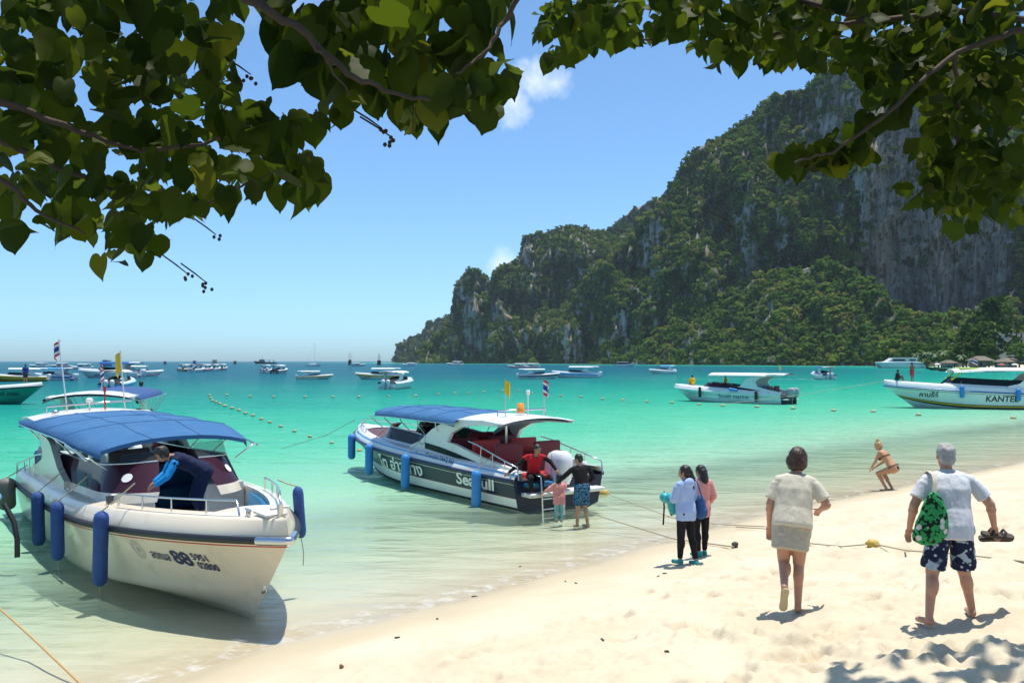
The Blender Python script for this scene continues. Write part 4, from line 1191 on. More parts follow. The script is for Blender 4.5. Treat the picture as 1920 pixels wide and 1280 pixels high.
mb = MB(); mb.rbox((-.05, .75, .66), (.5, .8, .10), .03); mb.build('stern_step', BLUECUSH, B2)
mb = MB(); mb.tube([(2.6, -.2, .62), (2.6, -.2, 2.12)], .035, 8); mb.build('roof_post', STEEL, B2)

# ---- boat lying behind the first one, stern towards the camera
p3 = on_z(168, 912)
H3 = Hull(10.8, 3.0, .78, 1.2, dh=(.3, .4))
B3 = speedboat('speedboat', p3, R(90 + 14), H3, [WHITE, MBLUE, REDL], [(.5, 0), (.95, 1), (1.0, 0)], 'speedboat with navy canvas roof lying right behind the cream boat, stern towards the shore', canopy=NAVYCAN, zc=2.62, cx=(.02, .62), engines=2, wing=True, cush=BLUECUSH, wing_mat=WHITE, detail=1)
for x in (1.0, 3.4): fender(B3, (x, H3.hb(x / 10.8) + .16, H3.zr(x / 10.8) + .25), 1.0, .15, FENDERB, rope_to=(x, H3.hb(x / 10.8) - .3, 1.3))
flag(B3, (.6, -.2, 2.7), .9, TH(), (0, 0, 0), w=.45, fh=.34)

# ---- boat at right with blue and yellow stripes
bwp = on_z(1712, 764)
HK = Hull(14.5, 3.7, 1.12, 1.72, rake=2.2, dh=(.34, .46), fine=2.2, draft=.5, forefoot=.1, chz=.46)
dk = Vector((-.965, .26, 0)).normalized(); rzk = math.atan2(dk.y, dk.x)
BK = speedboat('speedboat', bwp - dk * (14.5 - 2.2), rzk, HK, [WHITE, MBLUE, YELLOWP, DARKBOT, pmat('brown_stripe', (.2, .12, .1), .4)], [(.10, 3), (.2, 2), (.24, 3), (.86, 0), (.88, 4), (.9, 0), (.92, 4), (1.0, 0)],
               'long white speedboat with blue and yellow stripes lettered KANTEE', canopy=WHITECAN, zc=3.05, cx=(.05, .66), cabin=(.1, .62, .70), glass=GLASSK, gh=.48, wm=.16, engines=3, cush=BLUECUSH, rail_mat=MBLUE, gun_stripe=None, droop=.1, detail=1, well=False)
lettering('lettering', 'KANTEE', .62, on_port(HK, 7.45, .62), LETBLACK, BK, shear=.12, bold=.014, width=2.3)
lettering('lettering', 'คานธีร์', .52, on_port(HK, 12.0, .92), LETBLACK, BK, bold=.012, width=1.3)
mb = MB(); f = on_port(HK, 9.3, .95)
for i in range(7):
    a = i * .5; mb.loft([[f(.12 * i + dx, .16 * math.sin(a) + dy - .02 * i) for dx, dy in ((0, 0), (.05, .03))] for q in (0,)] + [[f(.12 * i + .1 + dx, .16 * math.sin(a + .5) + dy) for dx, dy in ((0, 0), (.05, .03))]], smooth=False)
mb.build('fish_emblem', LETGREY, BK, recalc=False)
for x in (9.1, 5.2): fender(BK, (x, HK.hb(x / 14.5) + .15, HK.zd(x / 14.5) + .02), .95, .17, FENDERL, rope_to=(x, HK.hb(x / 14.5) - .25, HK.zd(x / 14.5) + .35))
mb = MB()
for sgn in (1, -1): mb.tube([(9.7, sgn * 1.2, 2.25), (8.9, sgn * 1.25, 2.9), (8.2, sgn * 1.3, 3.02)], .07, 6)
mb.build('windscreen_pillar', LIME, BK)
flag(BK, (8.6, .9, 3.1), .9, TH(), (-.4, 0, 0), w=.8, fh=.5)
mb = MB(); mb.rbox((8.4, 0, 3.14), (1.4, 2.6, .1), .04); mb.build('roof_visor', LIME, BK)
# ================================================================ the other boats in the bay
def place(px, py): return on_z(px, py)
def marks(fn, width, height, mat, parent, seed=1):
    """lettering too small in the photograph to read: a row of uneven strokes"""
    r = random.Random(seed); mb = MB(); x = 0.0
    while x < width:
        w = r.uniform(.35, .6) * height; h = height * r.uniform(.75, 1.0); t = height * .16
        for x0, x1, z0, z1 in ((x, x + t, 0, h), (x + t * 1.1, x + w, h - t, h), (x + w - t, x + w, r.uniform(0, .4) * h, h - t * 1.1)):
            mb.add([fn(min(a, width + height), b) for a, b in ((x0, z0), (x1, z0), (x1, z1), (x0, z1))], [(0, 1, 2, 3)])
        x += w + height * r.uniform(.2, .35)
    return mb.build('lettering', mat, parent, recalc=False)
# white boat with a man in yellow on the bow
stp, bwp = on_z(1478, 757.5), on_z(1293, 751)
HS = Hull(11.6, 3.0, .78, 1.22, rake=1.8, dh=(.26, .34), fine=2.1, chz=.42)
rzs = heading(stp, bwp)
BS = speedboat('speedboat', stp, rzs, HS, [WHITE, LETNAVY, LBLUE], [(.30, 0), (.33, 1), (.72, 0), (.76, 1), (1.0, 0)], 'pale white speedboat lettered South marine with a yellow-shirted man on its bow', canopy=WHITECAN, zc=2.5, cx=(.12, .62), cabin=(.14, .60, .70),
               glass=GLASSD, gh=.36, taper=(.16, .5), wm=.12, engines=2, cush=BLUECUSH, rail_mat=WHITE, well=False, detail=1, eng_mat=pmat('engine_grey', (.32, .34, .36), .3, coat=.3))
lettering('lettering', 'South marine', .50, on_port(HS, 6.0, .42), LETNAVY, BS, bold=.004, width=3.0)
marks(on_port(HS, 9.6, .62), .95, .2, LETGREY, BS, 3)
for x in (7.9, 2.2): fender(BS, (x, HS.hb(x / 11.6) + .12, HS.zd(x / 11.6) + .05), .95, .13, FENDERK)
fender(BS, (4.9, HS.hb(.42) + .05, HS.zd(.42) + .08), .9, .12, FENDERL, (-8, 0, 0))
flag(BS, (.8, 0, 2.6), .8, [YELF], w=.3, fh=.35)

def recolour(root, table):
    """give a copied boat its own paint: part name -> {slot: material}"""
    for o in [root] + list(root.children_recursive):
        st_ = o.name.split('.')[0]
        if st_ in table:
            for k, m in table[st_].items():
                if k < len(o.material_slots):
                    o.material_slots[k].link = 'OBJECT'; o.material_slots[k].material = m
HP = Hull(10.5, 3.0, .8, 1.25, rake=1.6, dh=(.26, .34))
PROTO_BOATS = {}
def far_speedboat(px, py, ang, label, L=None, hull=WHITE, band=MBLUE, canopy=WHITECAN, wing=WHITE, scale=1.0, group='speedboats moored out in the bay', eng=None):
    """ang: heading in degrees, 0 = bow to the right of the picture, 90 = bow away from the camera"""
    p = on_z(px, py)
    key = 'a'
    if key not in PROTO_BOATS:
        r = speedboat('speedboat', p, 0, HP, [WHITE, MBLUE], [(.55, 0), (.85, 1), (1.0, 0)], label, group=group, canopy=WHITECAN, zc=2.45, cx=(.1, .62), glass=GLASSK, gh=.4, taper=(.15, .45), wm=.1, engines=2, rail_mat=MBLUE, well=False, detail=0)
        PROTO_BOATS[key] = r
    else:
        r = copy_tree(PROTO_BOATS[key])
    s = scale
    r.scale = (s, s, s)
    a = R(ang)
    off = Vector((math.cos(a), math.sin(a), 0)) * (5.25 * s)
    r.location = p - off; r.rotation_euler = (0, 0, a)
    tag(r, label, 'boat', group)
    recolour(r, {'hull': {0: hull, 1: band}, 'rub_rail': {0: band}, 'canopy': {0: canopy}, 'arch_wing': {0: wing}, 'arch_roof': {0: wing}, 'outboard_engine': {0: eng or ENGW}})
    return r
far_speedboat(30, 715, 205, 'gold-hulled speedboat with white roof near the left edge', hull=GOLD, band=YELLOWP, scale=.95)
far_speedboat(96, 713, 168, 'white and blue speedboat with light blue canopy beside the gold boat', band=MBLUE, canopy=LBLUE, scale=.95)
far_speedboat(226, 731, 100, 'white and blue speedboat seen from its twin-engined stern, behind the flag poles', band=LBLUE, scale=1.0)
sea_ = far_speedboat(205, 708, 178, 'long white speedboat with blue canopy lettered SEA', canopy=MBLUE, band=WHITE, scale=1.35)
lettering('lettering', 'SEA', .5, on_port(HP, 7.2, .3), LETNAVY, sea_, bold=.01, width=1.1)
far_speedboat(266, 705, 5, 'white speedboat with bow to the right just behind the SEA boat', band=WHITE, scale=1.0)
far_speedboat(112, 689, 176, 'small far white speedboat below the horizon, second from the left', band=REDL, scale=1.1)
far_speedboat(72, 688, 182, 'small far white speedboat below the horizon, leftmost', band=WHITE, scale=1.1)
far_speedboat(152, 692, 170, 'far white speedboat with white roof left of the blue double-decker', band=WHITE, canopy=WHITECAN, scale=1.0)
for i, (px, py) in enumerate(((352, 696), (371, 697), (388, 696), (404, 695), (418, 694))):
    far_speedboat(px, py, 82 + 3 * i, ('first', 'second', 'third', 'fourth', 'rightmost')[i] + ' from the left of five speedboats rafted stern-on', band=(GOLD, WHITE, REDL, WHITE, REDL)[i], canopy=(WHITECAN, MAROONC, WHITECAN, WHITECAN, WHITECAN)[i], hull=(GOLD, WHITE, WHITE, WHITE, WHITE)[i], group='boats rafted together off the beach')
far_speedboat(500, 699, 96, 'left one of two speedboats moored stern-on side by side', band=WHITE)
far_speedboat(526, 700, 84, 'right one of two speedboats moored stern-on side by side, dark engines', band=NAVY, eng=ENGK)
b15 = far_speedboat(592, 711, 4, 'small white speedboat with yellow stripe, bow to the right', band=YELLOWP, scale=.68)
b20 = far_speedboat(708, 711, 177, 'white speedboat with yellow stripe, bow to the left, behind the stern-on boat', band=YELLOWP, scale=.9)
far_speedboat(748, 728, 78, 'white speedboat with single white engine and navy fenders seen from the stern', band=WHITE, canopy=GLASSC if False else WHITECAN, scale=.92)
far_speedboat(672, 686, 3, 'small far speedboat right of the dark three-master', band=NAVY)
far_speedboat(767, 686, 178, 'small far speedboat close to the headland', band=LBLUE)
far_speedboat(852, 684.5, 185, 'white far speedboat under the limestone tower', band=WHITE, scale=1.4)
far_speedboat(970, 690, 176, 'far speedboat with red and navy trim, leftmost of the pair below the plateau', band=REDL)
far_speedboat(993, 689.5, 172, 'far speedboat with orange trim, rightmost of the pair below the plateau', band=ORANGE)
b25 = far_speedboat(1012, 710, 2, 'navy and white speedboat with bow to the right, left of the blue-striped one', band=NAVY, scale=.82)
b26 = far_speedboat(1078, 708, 170, 'white speedboat with broad blue stripe and crowded open deck', band=LBLUE)
far_speedboat(1240, 700.5, 215, 'white speedboat with blue canopy below the green hillside', canopy=LBLUE, band=WHITE, scale=.95)
far_speedboat(1540, 711, 88, 'speedboat driving away with twin engines and flags on the roof', band=WHITE, canopy=MBLUE)
for k_, b_ in enumerate((b15, b20, b25)):
    sd = -1 if b_ in (b15, b25) else 1
    marks(on_stbd(HP, 6.0 if k_ < 2 else 2.2, .35) if sd < 0 else on_port(HP, 8.2, .35), 1.7, .3, LETBLACK, b_, k_ + 5)

# green-hulled boat reaching in from the left edge
HG = Hull(11.5, 3.2, 1.0, 1.55, rake=2.0, dh=(.25, .3), fine=2.2)
pg = on_z(20, 757)
BG = speedboat('speedboat', pg - Vector((8.6, -.6, 0)), R(-4), HG, [GREENP, WHITE, BLACKR], [(.94, 0), (1.0, 2)], 'green-hulled boat with white deck reaching in from the left edge', canopy=None, wing=False, engines=0, well=False, rail_mat=BLACKR, detail=1, gh=.02, wm=.02, cabin=(.1, .4, .5))
lettering('lettering', 'อร์ ออย', .5, on_stbd(HG, 8.2, .75), LETBLACK, BG, shear=.2, bold=.01, width=1.5)
# bow of a neighbour boat cut by the left edge
HN = Hull(10.0, 2.8, .8, 1.3, rake=1.3, dh=(.3, .38))
BN = speedboat('speedboat', Vector((-15.2, 22.3, 0)), R(-52), HN, [WHITE, LBLUE], [(.55, 0), (.9, 1), (1.0, 0)], 'white and pale blue boat of which only the flank shows at the left edge', canopy=None, wing=False, engines=0, rail_mat=LBLUE, detail=1, well=False, gh=.3)
mb = MB(); mb.tube([Vector((8.8, 1.1, 1.2)), Vector((9.0, 1.22, .9)), Vector((9.1, 1.26, .6)), Vector((9.12, 1.26, .3))], .045, 8); mb.build('hose_fender', BLACKR, BN)

def double_decker(px, py, ang, label, hull, house, roof, L=15, masts=0):
    p = on_z(px, py)
    r = empty('tour_boat', p, R(ang), label, 'boat', 'double-decked tour boats on the horizon')
    Hh = Hull(L, L * .27, L * .075, L * .15, rake=L * .1, dh=(.3, .5), fine=2.0)
    mb = MB()
    for sgn in (1, -1): mb.loft([[Vector((q.x - L / 2, sgn * q.y, q.z)) for q in (Hh.pt(u, h) for h in (-1, 0, .5, 1))] for u in US[::2]])
    mb.add([Vector((-L / 2, sgn * Hh.pt(0, h).y, Hh.pt(0, h).z)) for sgn, h in ((1, 1), (1, 0), (-1, 0), (-1, 1))], [(0, 1, 2, 3)])
    mb.loft([[Vector((u * L - L / 2, t * Hh.hb(u), Hh.zr(u) - .05)) for t in (-1, 1)] for u in US[::2]])
    mb.build('hull', hull, r)
    w = L * .22; z = L * .085; hh = L * .14
    for k in range(2):
        x0, x1 = (-.44 * L, .22 * L) if k == 0 else (-.42 * L, .12 * L)
        mb = MB(); zz = z + k * hh
        mb.box(((x0 + x1) / 2, 0, zz + hh * .2), (x1 - x0, w, hh * .4)); mb.build('bulwark', house, r)
        for x in np.linspace(x0 + .1, x1 - .1, 6):
            for sgn in (1, -1):
                mb = MB(); mb.box((x, sgn * (w / 2 - .06), zz + hh * .68), (.16, .1, hh * .56)); mb.build('post', house, r)
        mb = MB(); mb.box((x1 - L * .07, 0, zz + hh * .66), (L * .12, w * .9, hh * .5)); mb.build('cabin', house, r)
        mb = MB(); mb.box(((x0 + x1) / 2 + .1, 0, zz + hh * .96), (x1 - x0 + .5, w + .4, hh * .07)); mb.build('roof', roof, r)
        mb = MB(); mb.box(((x0 + x1) / 2 - L * .06, 0, zz + hh * .5), ((x1 - x0) * .7, w * .7, hh * .25)); mb.build('bench', MAROONC, r)
    for k in range(masts):
        x = -.25 * L + k * .28 * L; hM = L * (.95 if k == 1 else .8)
        mb = MB(); mb.tube([(x, 0, z), (x, 0, hM)], .12, 6)
        for f in (.6, .8): mb.tube([(x, -L * .16, hM * f), (x, L * .16, hM * f)], .07, 5)
        mb.build('mast', hull, r)
        mb = MB(); mb.tube([(x, 0, hM * .97), (-.45 * L + k * .3 * L, 0, z + hh * 2)], .03, 4); mb.build('stay', hull, r)
    return r
double_decker(197, 686, 150, 'blue double-decked tour boat above the SEA boat', MBLUE, pmat('pale_blue_house', (.2, .35, .5), .5), WHITE, 13)
double_decker(310, 683, 100, 'small blue and red double-decked boat alone on the horizon', REDL, MBLUE, MBLUE, 10)
double_decker(364, 683, 120, 'blue-roofed double-decker behind the raft of speedboats', MBLUE, MBLUE, LBLUE, 12)
double_decker(403, 684, 95, 'pale double-decker behind the raft of speedboats', WOODB, pmat('cream_house', (.5, .45, .33), .6), WHITE, 14)
double_decker(441, 682.5, 95, 'brown wooden double-decker on the horizon', WOODB, WOODB, DKWOOD, 11)
double_decker(656, 684, 100, 'dark wooden three-masted ship, left one of two', DKWOOD, DKWOOD, WOODB, 14, 2)
double_decker(711, 684, 92, 'dark wooden ship with masts and red trim, right one of two', DKWOOD, DKWOOD, MAROONC, 13, 2)
# long dark fishing boat on the horizon
p = on_z(497, 681.6); r = empty('fishing_boat', p, R(185), 'long dark fishing boat low on the horizon', 'boat')
Hf = Hull(34, 6, 1.8, 4.2, rake=3.0, dh=(.2, .3)); mb = MB()
for sgn in (1, -1): mb.loft([[Vector((q.x - 17, sgn * q.y, q.z)) for q in (Hf.pt(u, h) for h in (-1, 0, .5, 1))] for u in US[::2]])
mb.loft([[Vector((u * 34 - 17, t * Hf.hb(u), Hf.zr(u) - .05)) for t in (-1, 1)] for u in US[::2]]); mb.build('hull', DKWOOD, r)
mb = MB(); mb.box((5, 0, 4.6), (7, 4, 3.6)); mb.build('wheelhouse', pmat('grey_house', (.18, .2, .25), .6), r)
mb = MB(); mb.box((-6, 0, 5.2), (15, 4.6, .3)); mb.build('awning', MBLUE, r)
for x in (-13, -6, 1):
    mb = MB(); mb.box((x, 0, 3.4), (.3, 4.2, 3.4)); mb.build('awning_frame', DKWOOD, r)
mb = MB(); mb.tube([(4, 0, 6), (4, 0, 12)], .15, 6); mb.build('mast', DKWOOD, r)
# sailing yacht
p = on_z(588, 686); r = empty('sailing_yacht', p, R(20), 'white sailing yacht with bare mast on the horizon', 'boat')
Hy = Hull(12, 3.6, 1.1, 1.5, rake=1.5, dh=(.15, .2)); mb = MB()
for sgn in (1, -1): mb.loft([[Vector((q.x - 6, sgn * q.y, q.z)) for q in (Hy.pt(u, h) for h in (-1, 0, .5, 1))] for u in US[::2]])
mb.loft([[Vector((u * 12 - 6, t * Hy.hb(u), Hy.zr(u))) for t in (-1, 1)] for u in US[::2]]); mb.build('hull', WHITE, r)
mb = MB(); mb.rbox((-.5, 0, 1.6), (5, 2.2, .9), .2); mb.build('cabin', WHITE, r)
mb = MB(); mb.tube([(.8, 0, 1), (.8, 0, 18)], .09, 6); mb.build('mast', STEEL, r)
mb = MB(); mb.tube([(.8, 0, 2.6), (-4, 0, 2.4)], .12, 6); mb.build('boom', MBLUE, r)
for q in ((-5.8, 0, 1.2), (5.8, 0, 1.5)):
    mb = MB(); mb.tube([(.8, 0, 17.8), q], .025, 4); mb.build('stay', STEEL, r)
# big white motor catamaran near the far beach
p = on_z(1686, 690); r = empty('motor_yacht', p, R(176), 'large white motor catamaran anchored off the far beach', 'boat')
for sgn in (1, -1):
    Hc = Hull(24, 3.0, 2.0, 3.0, rake=2.0, dh=(.2, .2)); mb = MB()
    for s2 in (1, -1): mb.loft([[Vector((q.x - 12, sgn * 3 + s2 * q.y, q.z)) for q in (Hc.pt(u, h) for h in (-1, 0, .5, 1))] for u in US[::2]])
    mb.build('hull', WHITE, r)
mb = MB(); mb.rbox((0, 0, 2.8), (22.5, 8.4, 1.1), .3); mb.build('deck', WHITE, r)
mb = MB(); mb.prism([(-8, 3.3), (7.5, 3.3), (4.5, 5.2), (-8.5, 5.3)], 'y', -3.6, 3.6); cab = mb.build('cabin', WHITE, r)
for sgn in (1, -1):
    mb = MB(); mb.add([(-2.5, sgn * 3.62, 3.8), (5.6, sgn * 3.62, 3.8), (3.9, sgn * 3.62, 4.8), (-1.5, sgn * 3.62, 4.8)], [(0, 1, 2, 3)]); mb.build('window', GLASSK, cab)
    mb = MB(); mb.add([(-7.5, sgn * 3.62, 3.9), (-3.5, sgn * 3.62, 3.9), (-4.5, sgn * 3.62, 4.8), (-7.2, sgn * 3.62, 4.6)], [(0, 1, 2, 3)]); mb.build('window', GLASSK, cab)
mb = MB(); mb.rbox((-2.0, 0, 5.5), (13, 7.6, .25), .1); mb.build('flybridge_roof', WHITE, r)
marks(lambda u, v: Vector((-2.2 - u, 4.47, 1.75 + v)), 2.8, .5, LETGREY, r, 9)
# white cabin cruiser
p = on_z(1172, 687); r = empty('cabin_cruiser', p, R(3), 'white cabin cruiser with red cushions under the yellow-green slope', 'boat')
Hc = Hull(15, 4, 1.6, 2.3, rake=2.2, dh=(.3, .3)); mb = MB()
for sgn in (1, -1): mb.loft([[Vector((q.x - 7.5, sgn * q.y, q.z)) for q in (Hc.pt(u, h) for h in (-1, 0, .5, 1))] for u in US[::2]])
mb.loft([[Vector((u * 15 - 7.5, t * Hc.hb(u), Hc.zr(u))) for t in (-1, 1)] for u in US[::2]]); mb.build('hull', WHITE, r)
mb = MB(); mb.prism([(-5, 1.7), (4, 1.9), (2, 3.0), (-5, 3.0)], 'y', -1.5, 1.5); mb.build('cabin', GLASSK, r)
mb = MB(); mb.rbox((-1.7, 0, 3.15), (8, 3.6, .25), .1); mb.build('roof', WHITE, r)
mb = MB(); mb.rbox((-1.7, 0, 2.4), (5, 3.1, .3), .1); mb.build('cushion', REDCUSH, r)

# longtail boats drawn up on the far beach
for i, (px, py, ang, m_, lab) in enumerate(((1822, 696, 172, WOODB, 'brown longtail boat off the far beach, nearest the catamaran'), (1800, 694, 168, DKWOOD, 'dark longtail boat behind the brown one'), (1885, 697, 175, DKWOOD, 'longtail boat with a dark engine near the right edge'), (1908, 695, 170, LBLUE, 'pale blue longtail boat at the right edge'))):
    p = on_z(px, py); r = empty('longtail_boat', p, R(ang), lab, 'boat', 'longtail boats off the far beach')
    mb = MB(); L_ = 13
    rows = []
    for u in np.linspace(0, 1, 12):
        hb = 1.0 * math.sin(math.pi * min(1, u * .9 + .12)) ** .6 * (1 if u < .7 else max(.05, 1 - ((u - .7) / .3) ** 1.5)); zt = .7 + 1.9 * max(0, u - .6) ** 1.6 * 2.2
        rows.append([Vector((u * L_, y * hb, z)) for y, z in ((-1, zt), (-.75, zt * .3), (0, -.2 + (zt * .6 if u > .9 else 0)), (.75, zt * .3), (1, zt))])
    mb.loft(rows); mb.build('hull', m_, r)
    mb = MB(); mb.tube([(-.2, 0, .8), (-3.5, .3, .1)], .05, 6); mb.box((.3, 0, 1.1), (.9, .5, .6)); mb.build('engine', ENGK, r)
    mb = MB(); mb.box((5, 0, 2.3), (4.5, 1.9, .08)); mb.build('awning', (BLUECAN, WHITECAN)[i % 2], r)
    for x in (3, 7):
        mb = MB(); mb.box((x, 0, 1.5), (.06, 1.7, 1.6)); mb.build('awning_frame', DKWOOD, r)

# ---------------------------------------------------------------- buoys, ropes
YBUOY = pmat('buoy_yellow', (.50, .34, .06), .55, var=.25, scale=8)
BUOYP = pmat('buoy_weathered', (.42, .35, .18), .6, var=.25, scale=8)
def buoy_mesh(name, r, l, mat):
    mb = MB(); mb.lathe([(r * .25, -l / 2 - .02), (r * .3, -l / 2), (r * .75, -l * .42), (r, -l * .2), (r, l * .2), (r * .75, l * .42), (r * .3, l / 2), (r * .25, l / 2 + .02)], 10, Matrix.Rotation(math.pi / 2, 4, 'Y'))
    return mb.mesh(name, mat)
bme = buoy_mesh('buoy', .13, .34, BUOYP)
ORD = 'first second third fourth fifth sixth seventh eighth ninth tenth eleventh twelfth thirteenth fourteenth fifteenth sixteenth seventeenth eighteenth nineteenth twentieth twenty-first twenty-second twenty-third twenty-fourth twenty-fifth twenty-sixth twenty-seventh twenty-eighth twenty-ninth thirtieth'.split()
lineA = ((393, 742), (395, 747), (398, 752), (405, 755), (412, 758), (422, 762), (435, 766), (448, 770), (460, 776), (474, 780), (490, 787), (505, 793), (526, 801), (552, 810), (581, 820), (622, 832))
lineB = ((425, 741), (469, 744), (513, 745), (572, 745), (624, 745), (673, 745), (729, 744), (780, 743), (822, 740), (853, 738), (879, 738), (908, 735), (942, 733), (972, 734), (998, 738), (1021, 741), (1052, 743), (1089, 745), (1130, 749), (1168, 751), (1213, 754), (1260, 756), (1311, 759), (1356, 762), (1419, 764), (1487, 767), (1563, 771), (1637, 773), (1722, 779), (1900, 785))
for nm, line, lab in (('a', lineA, 'small weathered float of the buoy line running towards the navy boat'), ('b', lineB, 'small weathered float of the buoy line across the swimming area')):
    for k, (px, py) in enumerate(line):
        ob = link_mesh('buoy', bme); p = on_z(px, py); ob.location = (p.x, p.y, .05)
        f_ = min(1.0, p.y / 75.0); ob.scale = (max(.5, f_),) * 3 if nm == 'a' else (1, 1, 1)
        ob.rotation_euler = (random.uniform(-.2, .2), random.uniform(-.2, .2), random.uniform(-.6, .6))
        tag(ob, ORD[k] + (' float from the far end of the buoy line running towards the navy boat' if nm == 'a' else ' float from the left end of the buoy line across the bay'), 'buoy', 'floats of the buoy line ' + ('towards the navy boat' if nm == 'a' else 'across the swimming area'))
def rope(name, pts, r, label, mat=ROPEM, seg=10):
    q = []
    for a, b in zip(pts[:-1], pts[1:]):
        for k in range(seg): q.append(a.lerp(b, k / seg))
    q.append(pts[-1])
    mb = MB(); mb.tube(q, r, 5)
    return tag(mb.build(name, mat), label, 'rope')
def gp(px, py, lift=.035):
    """point on the sand under a pixel"""
    z = .6
    for _ in range(8):
        p = on_z(px, py, z); z = ground_z(p.x, p.y)
    return Vector((p.x, p.y, z + lift))
yb = buoy_mesh('beach_float', .075, .19, YBUOY)
fl_pos = ((1457, 998, 'yellow float on the rope left of the woman in white'), (1637, 1026, 'yellow float on the beach rope between the walking woman and the man'))
for px, py, lab in fl_pos:
    ob = link_mesh('float', yb); g = gp(px, py, .055); ob.location = g; ob.rotation_euler = (0, .15, random.uniform(-.4, .2)); tag(ob, lab, 'buoy')
wp = on_z(1131, 926); ob = link_mesh('float', yb); ob.location = (wp.x, wp.y, .03); ob.scale = (1.5,) * 3; tag(ob, 'yellow float in the shallows beside the wading man', 'buoy')
wp2 = on_z(674, 846); ob = link_mesh('float', yb); ob.location = (wp2.x, wp2.y, .03); tag(ob, 'yellow float in the water off the navy boat bow', 'buoy')
rope('beach_rope', [gp(1380, 990), gp(1457, 998, .06), gp(1520, 1022), gp(1580, 1028), gp(1637, 1026, .06), gp(1700, 1036), gp(1790, 1042), gp(1930, 1052)], .012, 'rope with yellow floats lying across the sand')
rope('mooring_line', [Vector((wp.x, wp.y, .05)), Vector(on_z(1260, 970, .05)), gp(1340, 985), gp(1440, 990)], .012, 'thin line from the shallows float to the beach')
rope('mooring_line', [on_z(1108, 962, .25), on_z(1265, 1010, .12), gp(1330, 1022), gp(1376, 1028)], .014, 'mooring line from the navy boat stern to the sand')
rope('mooring_line', [on_z(-40, 1105, .5), on_z(60, 1195, .15), on_z(160, 1290, .0)], .014, 'orange mooring line in the bottom left corner', pmat('orange_rope', (.50, .30, .12), .9))
b2m = B2.matrix_basis
rope('anchor_line', [b2m @ Vector((11.5, 0, 1.5)), b2m @ Vector((13.5, .2, .8)), b2m @ Vector((17, .5, .02))], .012, 'anchor line from the bow of the navy boat')
bkm = BK.matrix_basis
rope('anchor_line', [bkm @ Vector((14.4, 0, 2.1)), bkm @ Vector((20, .8, 1.1)), bkm @ Vector((28, 1.5, .02))], .02, 'anchor line from the bow of the KANTEE boat')
# driftwood and a stone on the sand
STONE = pmat('dark_stone', (.05, .045, .04), .8, var=.4, bump=.6)
def lump(name, p, size, mat, label, cat, seed=0):
    bm = bmesh.new(); bmesh.ops.create_icosphere(bm, subdivisions=2, radius=.5)
    for v in bm.verts:
        k = 1 + .35 * float(noise3(v.co.x * 2 + seed, v.co.y * 2, v.co.z * 2)); v.co = Vector((v.co.x * size[0] * k, v.co.y * size[1] * k, v.co.z * size[2] * k))
    me = bpy.data.meshes.new(name); bm.to_mesh(me); bm.free(); me.materials.append(mat)
    o = link_mesh(name, me); o.location = p; o.rotation_euler = (0, 0, seed * 1.3); return tag(o, label, cat)
lump('stone', gp(1378, 1026, .05), (.16, .12, .12), STONE, 'dark stone by the mooring line behind the woman in white', 'stone', 1)
lump('coral_piece', gp(640, 1252, .02), (.06, .04, .05), pmat('brown_coral', (.2, .12, .07), .9), 'small brown coral piece on the sand near the bottom edge', 'stone', 2)
for i, (px, py) in enumerate(((975, 1062), (1080, 1093), (890, 1118), (1060, 1090), (1246, 1075), (1235, 1080), (820, 1160), (745, 1195), (1130, 1200), (1250, 1225))):
    lump('beach_debris', gp(px, py, .005), (.05 + .03 * (i % 3), .03, .025), STONE, 'bit of dark drift debris lying on the dry sand', 'debris', i + 3)['group'] = 'drift debris on the sand'
# ================================================================ overhanging trees at the top of the view
def leaf_material(name, stops, trans=0.5):
    m, n, l, o = new_mat(name)
    oi = n.new('ShaderNodeObjectInfo'); ge = n.new('ShaderNodeNewGeometry')
    f = _math(n, l, 'FRACT', _math(n, l, 'ADD', oi.outputs['Random'], ge.outputs['Random Per Island']))
    rp = n.new('ShaderNodeValToRGB'); cr = rp.color_ramp
    while len(cr.elements) < len(stops): cr.elements.new(.5)
    for e, (p, c) in zip(cr.elements, stops): e.position = p; e.color = (*c, 1)
    l.new(f, rp.inputs['Fac'])
    tc = n.new('ShaderNodeTexCoord')
    nz = n.new('ShaderNodeTexNoise'); nz.inputs['Scale'].default_value = 14; nz.inputs['Detail'].default_value = 4; l.new(tc.outputs['Object'], nz.inputs['Vector'])
    c = cmix(n, l, mrange(n, l, nz.outputs['Fac'], .58, .75, 0, .5), rp.outputs[0], (.09, .07, .02))
    d = n.new('ShaderNodeBsdfPrincipled'); d.inputs['Roughness'].default_value = .55; d.inputs['Specular IOR Level'].default_value = .12; l.new(c, d.inputs['Base Color'])
    t = n.new('ShaderNodeBsdfTranslucent'); l.new(cmix(n, l, 1.0, c, (1.5, 1.7, .7), 'MULTIPLY'), t.inputs['Color'])
    x = n.new('ShaderNodeMixShader'); x.inputs[0].default_value = trans
    l.new(d.outputs[0], x.inputs[1]); l.new(t.outputs[0], x.inputs[2]); l.new(x.outputs[0], o.inputs['Surface'])
    return m
LEAFM = leaf_material('hibiscus_leaf', [(0, (.022, .038, .006)), (.5, (.042, .060, .008)), (.8, (.065, .085, .010)), (.96, (.095, .108, .014)), (1, (.12, .115, .015))])
BARK = pmat('grey_brown_bark', (.075, .045, .03), .85, var=.35, scale=12, bump=.5, bscale=40)
